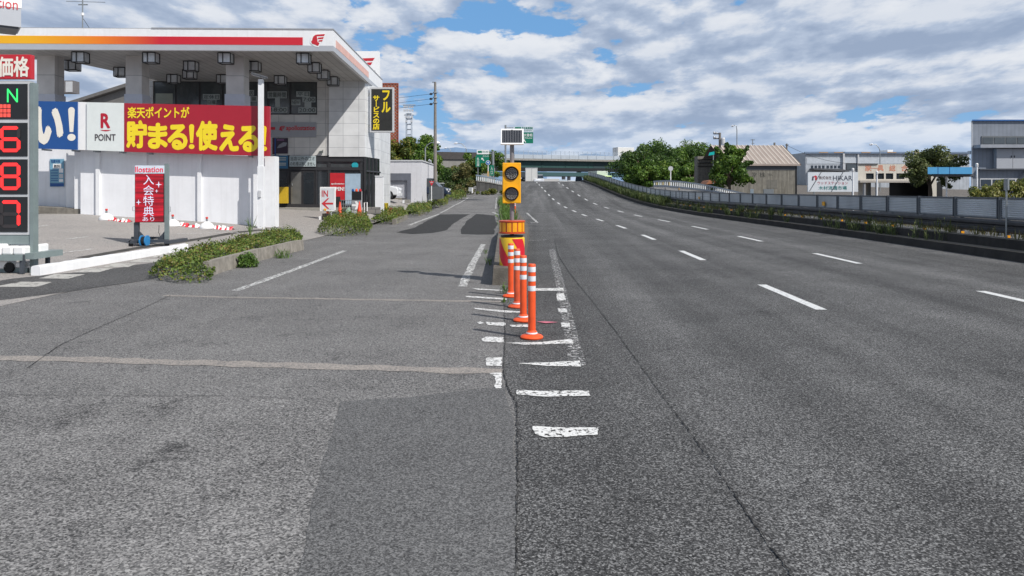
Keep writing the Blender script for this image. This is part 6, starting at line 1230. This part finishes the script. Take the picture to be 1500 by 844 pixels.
for px, top, bot, Z, w, m, lb in ((946, 208, 275, 104, 4.4, LEAF_D, 'dark tree at the right end of the bridge'), (966, 211, 275, 108, 4.6, LEAF, 'large rounded tree second from the bridge end'), (996, 214, 275, 110, 4.4, LEAF_D, 'broad dark tree in the middle of the clump right of the bridge'), (1022, 213, 272, 112, 4.2, LEAF, 'tree behind the teal sign, at the right of the clump'),
                             (950, 238, 276, 96, 3.6, LEAF, 'lower bright green tree in front of the tree clump by the bridge'), (988, 238, 272, 97, 3.8, LEAF, 'lower bright tree behind the mirror post'), (1016, 240, 273, 94, 3.2, LEAF, 'bright green low tree left of the grey stone wall')):
    p = P(px, bot, Z); h = (bot-top)/F*Z+1.0; tree('broadleaf_tree', lb, (p.x, p.y, p.z-1.0), h, (w*1.12, 3.4, h*0.47), 38, 12500, 0.135, m, TG, cz=h*0.55, low=-0.85, trunk=0.25, rr=(0.26, 0.44))
p = P(1068, 284, 66); h = 5.1; tree('broadleaf_tree', 'ragged dark tree with upright tops standing before the weathered warehouse', (p.x, p.y, p.z-0.8), 5.6, (1.55, 1.5, 2.4), 22, 6000, 0.12, LEAF, None, cz=2.7, low=-0.9, trunk=0.14, rr=(0.28, 0.5))
top_tree = SC.collection.objects[-1]
for i, (px, py, rr_) in enumerate(((1050, 216, 0.36), (1064, 211, 0.34), (1085, 222, 0.36), (1096, 216, 0.24), (1100, 266, 0.6), (1044, 248, 0.6), (1075, 216, 0.25), (1100, 238, 0.4))):
    spray(top_tree.parent, P(px, py, 66)-Vector((p.x, p.y, p.z-0.8)), Vector((0.1, 0, 2.9)), rr_, 900, 0.10, LEAF_D if i % 2 else LEAF)
t = Thing('stone_wall', 'weathered grey stepped concrete wall between the trees', 'wall', zf_(1035, 260, 84, 0.5)); t.pbox('wall', (1022, 229, 1049, 275), 0, 1.5, oldconcrete)
for y in (233, 238, 243): t.pbox('ledge', (1022, y, 1048, y+1.2), -0.15, 0.15, darkconcrete)
t = Thing('small_house', 'small shed with an orange tiled roof under the ragged tree', 'house', zf_(1042, 276, 74, 0.8)); t.part('roof', MB().prism([t.q(1034, 270), t.q(1050, 268.5), t.q(1047, 263.5), t.q(1039, 264.5)], 0, 2.5), mat('roof_orange', (0.33, 0.13, 0.06), 0.7)); t.pbox('wall', (1037, 269, 1049, 283), 0.2, 2, darkgrey)
t = Thing('teal_sign', 'small teal sign board on a pole in front of the concrete wall', 'sign', zf_(1045, 270, 72, 0.5)); t.part('panel', MB().prism([t.q(a, b_) for a, b_ in [(1038, 228), (1046.5, 226.5), (1046.5, 222), (1039.5, 223.5)]], 0, 0.12), mat('teal', (0.0, 0.40, 0.38), 0.4)); t.part('pole', MB().tube([(t.q(1045.5, 230)[0], 0.15, 0), (t.q(1045.5, 230)[0], 0.15, t.q(1045, 224)[1])], 0.05, 6), steel)
# weathered warehouse
WH = Thing('warehouse', 'weathered grey board clad warehouse with a ribbed pinkish roof', 'warehouse', zf_(1167, 284, 78, 0.3), YAW+math.radians(4))
x0 = WH.q(1060, 260)[0]; x1 = WH.q(1167, 260)[0]; ze = WH.q(1167, 239)[1]; zr_ = ze+2.1; D = 8.0
wood = mat('weathered_boards', (0.20, 0.19, 0.165), 0.9, var=0.25, vs=1.5, stain=0.8)
nt = wood.node_tree; bnode = [n for n in nt.nodes if n.type == 'BSDF_PRINCIPLED'][0]; wv = nt.nodes.new('ShaderNodeTexWave'); wv.wave_type = 'BANDS'; wv.bands_direction = 'X'; wv.inputs['Scale'].default_value = 2.2; tcw = nt.nodes.new('ShaderNodeTexCoord'); nt.links.new(tcw.outputs['Object'], wv.inputs[0]); bw = nt.nodes.new('ShaderNodeBump'); bw.inputs['Strength'].default_value = 0.6; bw.inputs['Distance'].default_value = 0.05; nt.links.new(wv.outputs[1], bw.inputs['Height']); nt.links.new(bw.outputs[0], bnode.inputs['Normal'])
WH.part('wall', MB().box(x0, x1, 0, 0.15, -0.5, ze), wood); WH.part('gable_wall', MB().face([(x1+0.002, 0, -0.5), (x1+0.002, D, -0.5), (x1+0.002, D, ze), (x1+0.002, D/2, zr_), (x1+0.002, 0, ze)]), wood)
rfm = mat('roof_pinkgrey', (0.32, 0.265, 0.235), 0.8, var=0.12, vs=1.0); rf = MB(); ov = 0.3
rf.face([(x0, -ov, ze-0.12), (x1+ov, -ov, ze-0.12), (x1+ov, D/2, zr_), (x0, D/2, zr_)]); rf.face([(x0, D/2, zr_), (x1+ov, D/2, zr_), (x1+ov, D+ov, ze-0.12), (x0, D+ov, ze-0.12)]); rf.face([(x0, -ov, ze-0.3), (x1+ov, -ov, ze-0.3), (x1+ov, -ov, ze-0.12), (x0, -ov, ze-0.12)])
ro = WH.part('roof', rf, rfm); n = 17
for k in range(n): xx = x0+(x1-x0)*k/(n-1); WH.part('roof_batten', MB().face([(xx, -ov, ze-0.06), (xx+.13, -ov, ze-0.06), (xx+.13, D/2, zr_+.06), (xx, D/2, zr_+.06)]).face([(xx, -ov, ze-0.12), (xx+.13, -ov, ze-0.12), (xx+.13, -ov, ze-0.06), (xx, -ov, ze-0.06)]), mat('batten_pale', (0.50, 0.45, 0.40), 0.8), ro)
WH.part('barge_board', MB().tube([(x1+ov, -ov, ze-0.2), (x1+ov, D/2, zr_-0.05)], 0.09, 4).tube([(x1+ov, D/2, zr_-0.05), (x1+ov, D+ov, ze-0.2)], 0.09, 4), mat('barge_brown', (0.07, 0.055, 0.045), 0.8)); WH.part('corner_strip', MB().box(x1-0.14, x1+0.02, -0.04, 0.0, -0.5, ze), black)
WH.part('eave_shadow_strip', MB().box(x0, x1-0.15, -0.03, 0.0, ze-0.75, ze-0.3), darkgrey)  # dark strip paints the eave's shadow onto the boarding
fade = mat('faded_ink', (0.06, 0.06, 0.055), 0.9, var=0.3)
for ch, r in (('山', (1089, 255, 1097, 260)), ('常', (1101.5, 252.5, 1108.5, 260)), ('株', (1112.5, 252.5, 1121, 260)), ('TEL', (1124, 254.5, 1132, 257.5))): WH.text('wall_text', ch, r, 0.0, fade, 0.0)
for a in (1142, 1147.5, 1153): WH.pbox('window', (a, 245, a+3.6, 248.5), -0.02, 0.02, glassd)
WH.pbox('roller_door', (1118.5, 277, 1133.5, 290), -0.03, 0.03, mat('door_slate', (0.14, 0.16, 0.18), 0.6)); WH.pbox('metal_patch', (1123, 263.5, 1139, 276), -0.02, 0.02, mat('patch_dull', (0.15, 0.145, 0.13), 0.9, stain=0.5)); WH.pbox('metal_patch', (1099, 277, 1104, 290), -0.02, 0.02, mat('patch_blue', (0.18, 0.23, 0.28), 0.7))
def tvpole(name, label, cat, px, top, bot, Z, r, arms, group=None):
    p = P(px, bot, Z); t = Thing(name, label, cat, p, YAW, group); h = t.q(px, top)[1]; t.part('mast', MB().tube([(0, 0, -2), (0, 0, h)], r, 6), polewood if r > .08 else steel)
    for a, b_, y in arms: z = t.q(px, y)[1]; t.part('crossarm', MB().tube([(t.q(a, y)[0], 0, z), (t.q(b_, y)[0], 0, z)], r*0.6, 5), darksteel)
    return t
tvpole('antenna', 'thin television antenna above the warehouse ridge', 'antenna', 1102.5, 204, 224, 84, 0.05, [(1099.5, 1106, 205), (1101, 1105, 210)])
t = tvpole('utility_pole', 'dark utility pole with transformer gear above the ragged tree', 'utility pole', 1054.5, 194.5, 260, 78, 0.13, [(1045, 1056, 196), (1045, 1056, 203)])
for a, y in ((1046, 194.5), (1046, 201), (1049.5, 195), (1049.5, 202), (1060, 203)): x, z = t.q(a, y); t.part('insulator', MB().lathe([(0.06, z-0.12), (0.12, z), (0.07, z+0.12)], x, 0, 8), lightgrey)
x, z = t.q(1058.5, 205); t.part('transformer', MB().lathe([(0.2, z-0.5), (0.24, z-0.45), (0.24, z+0.1), (0.18, z+0.2)], x, -0.1, 12), lightgrey)
tvpole('utility_pole', 'utility pole with small crossarms, left of a pair behind the warehouse', 'utility pole', 1134.5, 209, 240, 95, 0.13, [(1131, 1138, 218), (1132, 1137, 221)]); t2 = tvpole('utility_pole', 'slimmer utility pole with a lamp arm, right of a pair behind the warehouse', 'utility pole', 1152.5, 210.5, 240, 92, 0.10, [(1150, 1155, 212.5)])
e0, e1 = P(1152.5, 213, 92), P(1256, 241, 76); n = 10; tag(MB().tube([e0.lerp(e1, k/n)-UP*(0.5*math.sin(math.pi*k/n)) for k in range(n+1)], 0.02, 4).build('power_line', black), 'cable drooping right from the slim pole behind the warehouse to the long grey hall', 'power line')
street_lamp('tall street lamp with its arm to the left above the warehouse roof', 1079.5, 183.5, 90, 0.5, 1073, 184.5); street_lamp('street lamp with its arm to the left above the long grey hall', 1289, 215.5, 92, 0.5, 1275.5, 211.5)
def white_lamp(px, top, Z, label): p = P(px, 285, Z); t = Thing('white_lamp_post', label, 'lamp post', (p.x, p.y, 0.2), YAW, 'slim white posts behind the median barrier'); h = t.q(px, top)[1]; t.part('pole', MB().tube([(0, 0, 0), (0, 0, h)], 0.048, 10), white, smooth=True); t.part('cap', MB().lathe([(0.05, h), (0.075, h+0.03), (0.075, h+0.2), (0.03, h+0.24)], n=10), cleanwhite, smooth=True)
white_lamp(1284.5, 256, 46, 'slim white post in front of the furniture shop'); white_lamp(1386.5, 261, 46, 'slim white post under the blue canopy'); white_lamp(1431, 245, 44, 'tall slim white post at the corner of the blue grey building')
white_lamp(1249.5, 252, 46, 'slim white post in front of the right end of the timber board')
t = Thing('back_of_sign', 'thin pole with a small sign seen edge on, in front of the barrier panels', 'road sign', (G(1446, 345).x, G(1446, 345).y, 0)); b0 = bx(18.6, 11.6); t.e.location = (b0, 18.7, 0.3); t.o = Vector((b0, 18.7, 0.3)); z = t.q(1446, 262)[1]; t.part('pole', MB().tube([(0, 0, 0), (0, 0, z)], 0.022, 8), steel); t.part('plate', MB().box(0.0, 0.04, -0.05, 0.1, z-0.28, z), steel)
# long grey hall, furniture shop, timber board
t = Thing('long_hall', 'long pale grey hall with a blue and orange roof edge', 'hall', zf_(1180, 285, 108, 0)); hall = pattern_mat('hall_cladding', (0.40, 0.43, 0.47), (0.30, 0.33, 0.36), 0.5, 30, 0.03, 'XZ', 0.5)
t.pbox('wall', (1180, 223.5, 1420, 300), 0, 14, hall); t.pbox('roof_edge', (1179, 222.5, 1421, 225), -0.3, 0.3, mat('edge_blue', (0.16, 0.22, 0.32), 0.5))
for a in (1200, 1222, 1262, 1300, 1340): t.pbox('rust_streak', (a, 222.8, a+13, 224), -0.33, 0.03, mat('edge_orange', (0.42, 0.26, 0.14), 0.6))
t.pbox('pale_band', (1182, 232, 1420, 240), -0.04, 0.04, mat('band_pale', (0.47, 0.51, 0.56), 0.5)); t.pbox('downpipe', (1256.5, 224, 1258.5, 285), -0.2, 0.15, lightgrey); t.pbox('ladder', (1235, 222, 1237.5, 250), -0.3, 0.2, lightgrey)
for a in (1188, 1193.5, 1199, 1204.5, 1211, 1216.5, 1222, 1227.5): t.pbox('window', (a, 242.5, a+3.4, 246.5), -0.03, 0.03, glassd)
t.part('lean_to_roof', MB().prism([t.q(1186, 249), t.q(1238, 252), t.q(1236, 250), t.q(1224, 248), t.q(1186, 247)], -1.5, 1.5), darkgrey); o = t.pbox('big_window', (1239.5, 239, 1256, 249.5), -0.06, 0.06, frm); t.pbox('pane', (1240.5, 240, 1255, 248.8), -0.07, 0.01, glassm, o); t.pbox('roof_vent', (1300, 219.5, 1308, 223), 1, 2, cleanwhite)
t = Thing('furniture_shop', 'cream flat building with faded orange lettering and an open ground floor', 'shop', zf_(1258, 285, 70, 0)); crm = mat('cream_wall', (0.56, 0.53, 0.47), 0.8, var=0.08, stain=0.35)
wb = MB(); X = lambda px: t.q(px, 250)[0]; Zz = lambda py: t.q(1260, py)[1]
wb.box(X(1257), X(1372), 0, 8, Zz(254), Zz(240.5)).box(X(1257), X(1372), 0, 8, Zz(265.5), Zz(262.5)).box(X(1257), X(1268), 0, 8, -0.5, Zz(265.5)).box(X(1360), X(1372), 0, 8, -0.5, Zz(265.5))
xs_ = [1257, 1268.5, 1280, 1282.5, 1295, 1297.5, 1308.5, 1313, 1325, 1333, 1345, 1350, 1362, 1372]
for a, b_ in zip(xs_[0::2], xs_[1::2]): wb.box(X(a), X(b_), 0.0, 8, Zz(262.5), Zz(254))
t.part('wall', wb, crm)
for a, b_ in zip(xs_[1::2], xs_[2::2]): t.part('window', MB().box(X(a), X(b_), 0.1, 0.2, Zz(262.5), Zz(254)), glassd)
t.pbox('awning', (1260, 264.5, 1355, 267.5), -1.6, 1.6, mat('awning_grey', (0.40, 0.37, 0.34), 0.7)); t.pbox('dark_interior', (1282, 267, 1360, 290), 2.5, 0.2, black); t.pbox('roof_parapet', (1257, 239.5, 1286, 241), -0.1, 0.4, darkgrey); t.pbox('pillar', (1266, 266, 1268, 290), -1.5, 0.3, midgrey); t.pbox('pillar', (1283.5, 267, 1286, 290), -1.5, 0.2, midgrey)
shear(t, 0.55)
for ch, a in (('家', 1267), ('具', 1285), ('総', 1302.5), ('合', 1320)): t.text('shop_text', ch, (a, 242, a+9.5, 251), 0, mat('faded_orange', (0.52, 0.20, 0.12), 0.7, var=0.15), 0.02)
t.pbox('text_strike', (1272, 246.2, 1288, 247), -0.012, 0.01, mat('faded_orange', (0.52, 0.20, 0.12)))
t = Thing('timber_board', 'large white billboard of a timber company standing behind the barrier', 'billboard', zf_(1220, 285, 60, 0.2)); o = t.pbox('panel', (1183.5, 252.3, 1257, 281), 0, 0.15, mat('billboard_white', (0.62, 0.66, 0.71), 0.5, var=0.04))
t.text('board_text', '株式会社', (1199.5, 258, 1218, 263), 0, mat('board_brown', (0.10, 0.05, 0.05), 0.5), 0.01, o); t.text('board_text', 'HIKAR', (1220, 257.5, 1248.5, 264.5), 0, mat('board_navy', (0.05, 0.06, 0.09), 0.5), 0.01, o); t.text('board_text', 'ウッドステーション', (1197.5, 266, 1242, 270.5), 0, mat('board_crimson', (0.42, 0.07, 0.10), 0.5), 0.01, o); t.text('board_text', '木材流通市場', (1199, 272.5, 1240.5, 278.5), 0, mat('board_teal', (0.03, 0.20, 0.20), 0.5), 0.015, o)
t.part('board_emblem', MB().prism([t.q(a, b_) for a, b_ in [(1189, 264.5), (1191.5, 264.5), (1192, 258), (1190, 258.5)]], -0.01, 0), mat('board_navy', (0.05, 0.06, 0.09)), o); t.part('board_emblem', MB().prism([t.q(a, b_) for a, b_ in [(1194, 264), (1196.5, 264), (1196.5, 258), (1194, 257), (1191.5, 259.5), (1192.5, 260.3), (1194.2, 259)]], -0.01, 0), red, o)
for p0, p1 in (((1186, 280), (1204, 251)), ((1218, 281), (1236, 251))): (xa, za), (xb, zb2) = t.q(*p0, -0.05), t.q(*p1, -0.05); t.part('stay_wire', MB().tube([(xa, -0.05, za), (xb, -0.05, zb2)], 0.018, 4), darkgrey)
for a in (1192, 1248): t.pbox('leg', (a, 281, a+2, 296), 0.02, 0.1, steel)
# tree, blue canopy, blue grey building, bushes on the right
p = P(1362, 290, 60); tree('broadleaf_tree', 'wide spreading dark tree in front of the furniture shop and blue canopy', (p.x, p.y, 0.2), 5.3, (2.9, 1.6, 1.7), 30, 6500, 0.10, LEAF_O, None, cz=3.1, low=-0.6, trunk=0.16, rr=(0.28, 0.48))
tt_ = [o for o in COL.objects if o.name.startswith('crown')][-1].parent
for i, (px, py, r_) in enumerate(((1330, 240, .5), (1352, 230, .4), (1371, 231, .4), (1400, 228, .35), (1410, 240, .45), (1320, 258, .5), (1398, 236, .35), (1342, 272, .6), (1392, 275, .5))):
    spray(tt_, P(px, py, 60)-Vector((p.x, p.y, 0.2)), Vector((0.3, 0, 2.9)), r_*0.6, 560, 0.085, LEAF_O)
t = Thing('blue_canopy', 'bright blue flat entrance canopy beside the blue grey building', 'canopy', zf_(1390, 285, 44, 0)); t.pbox('fascia', (1359, 245, 1424, 255), 0, 3.0, mat('canopy_blue', (0.07, 0.30, 0.56), 0.45, var=0.08)); t.pbox('soffit', (1361, 254.8, 1422, 258), 0.3, 2.6, darkgrey); t.pbox('rear_wall', (1396, 258, 1412, 290), 2.8, 0.2, lightgrey); t.pbox('gate', (1409, 258, 1420, 290), 2.6, 0.1, darksteel)
shear(t, 0.6)
for a in (1374, 1391): t.pbox('joint', (a, 245, a+0.6, 255), -0.012, 0.012, blue)
t = Thing('blue_grey_building', 'blue grey clad building with blue roof edge and a sliding door, at the right edge', 'building', zf_(1422, 290, 46, 0)); bgm = pattern_mat('bluegrey_cladding', (0.20, 0.225, 0.27), (0.16, 0.18, 0.21), 0.25, 30, 0.02, 'XZ', 0.5, var=0.02)
X = lambda px: t.q(px, 230)[0]; Zz = lambda py: t.q(1450, py)[1]
t.part('wall', MB().box(X(1423), X(1560), 0, 14, -0.5, Zz(177)), bgm); t.part('roof_edge', MB().box(X(1422.3), X(1561), -0.12, 14.1, Zz(177.5), Zz(175.5)), mat('edge_royal', (0.02, 0.10, 0.30), 0.5)); t.part('corner_trim', MB().box(X(1422.6), X(1423.6), -0.05, 0.0, -0.5, Zz(177.6)), lightgrey)
fr_ = t.pbox('clerestory', (1438, 199.5, 1560, 212), -0.05, 0.05, mat('clerestory_frame', (0.12, 0.13, 0.14), 0.5))
for k in range(7): t.pbox('pane', (1440+k*17, 201.5, 1455+k*17, 210.5), -0.07, 0.02, glassm, fr_)
t.pbox('ledge', (1436.5, 211.8, 1560, 216.5), -0.75, 0.75, mat('ledge_grey', (0.27, 0.29, 0.33), 0.5)); d = t.pbox('sliding_door', (1460, 218, 1510, 247), -0.35, 0.3, mat('door_palegrey', (0.34, 0.36, 0.40), 0.5, var=0.04)); t.pbox('door_seam', (1483.6, 218, 1484.4, 247), -0.36, 0.01, midgrey, d)
for a in (1481.5, 1486): t.pbox('door_handle', (a, 228, a+0.8, 231), -0.39, 0.03, black, d)
t.pbox('ledge', (1436, 247.3, 1560, 248.6), -0.35, 0.35, mat('ledge_dark', (0.08, 0.09, 0.11), 0.5)); t.part('ramp_soffit', MB().prism([t.q(1490, 263), t.q(1560, 263), t.q(1560, 252), t.q(1498, 252)], -0.5, 0.0), midgrey)
wf = t.pbox('window_frame', (1435.5, 261.5, 1560, 274), -0.05, 0.05, lightgrey)
for k in range(7): t.pbox('pane', (1437+k*17.5, 263, 1452+k*17.5, 273), -0.07, 0.02, glassd, wf)
shear(t, 0.68)
t.pbox('blue_sign', (1430, 277, 1436.5, 290), -1, 0.1, mat('small_blue', (0.03, 0.12, 0.26), 0.5)); t.pbox('vent_hood', (1421.5, 221, 1423, 226), 0.5, 0.3, lightgrey)
for px, py, rad, lb in ((1444, 283, (0.65, .5, .46), 'low yellow green bush against the left part of the blue grey building'), (1470, 282, (0.85, .5, .66), 'taller variegated bush against the blue grey building'), (1496, 284, (0.95, .5, .58), 'pale variegated bush at the right edge of the picture')): bush(lb, px, py, 36, P(px, 292, 36).z, rad, 2800, LEAF_W2, 0.055, group='bushes at the blue grey building', K=16)
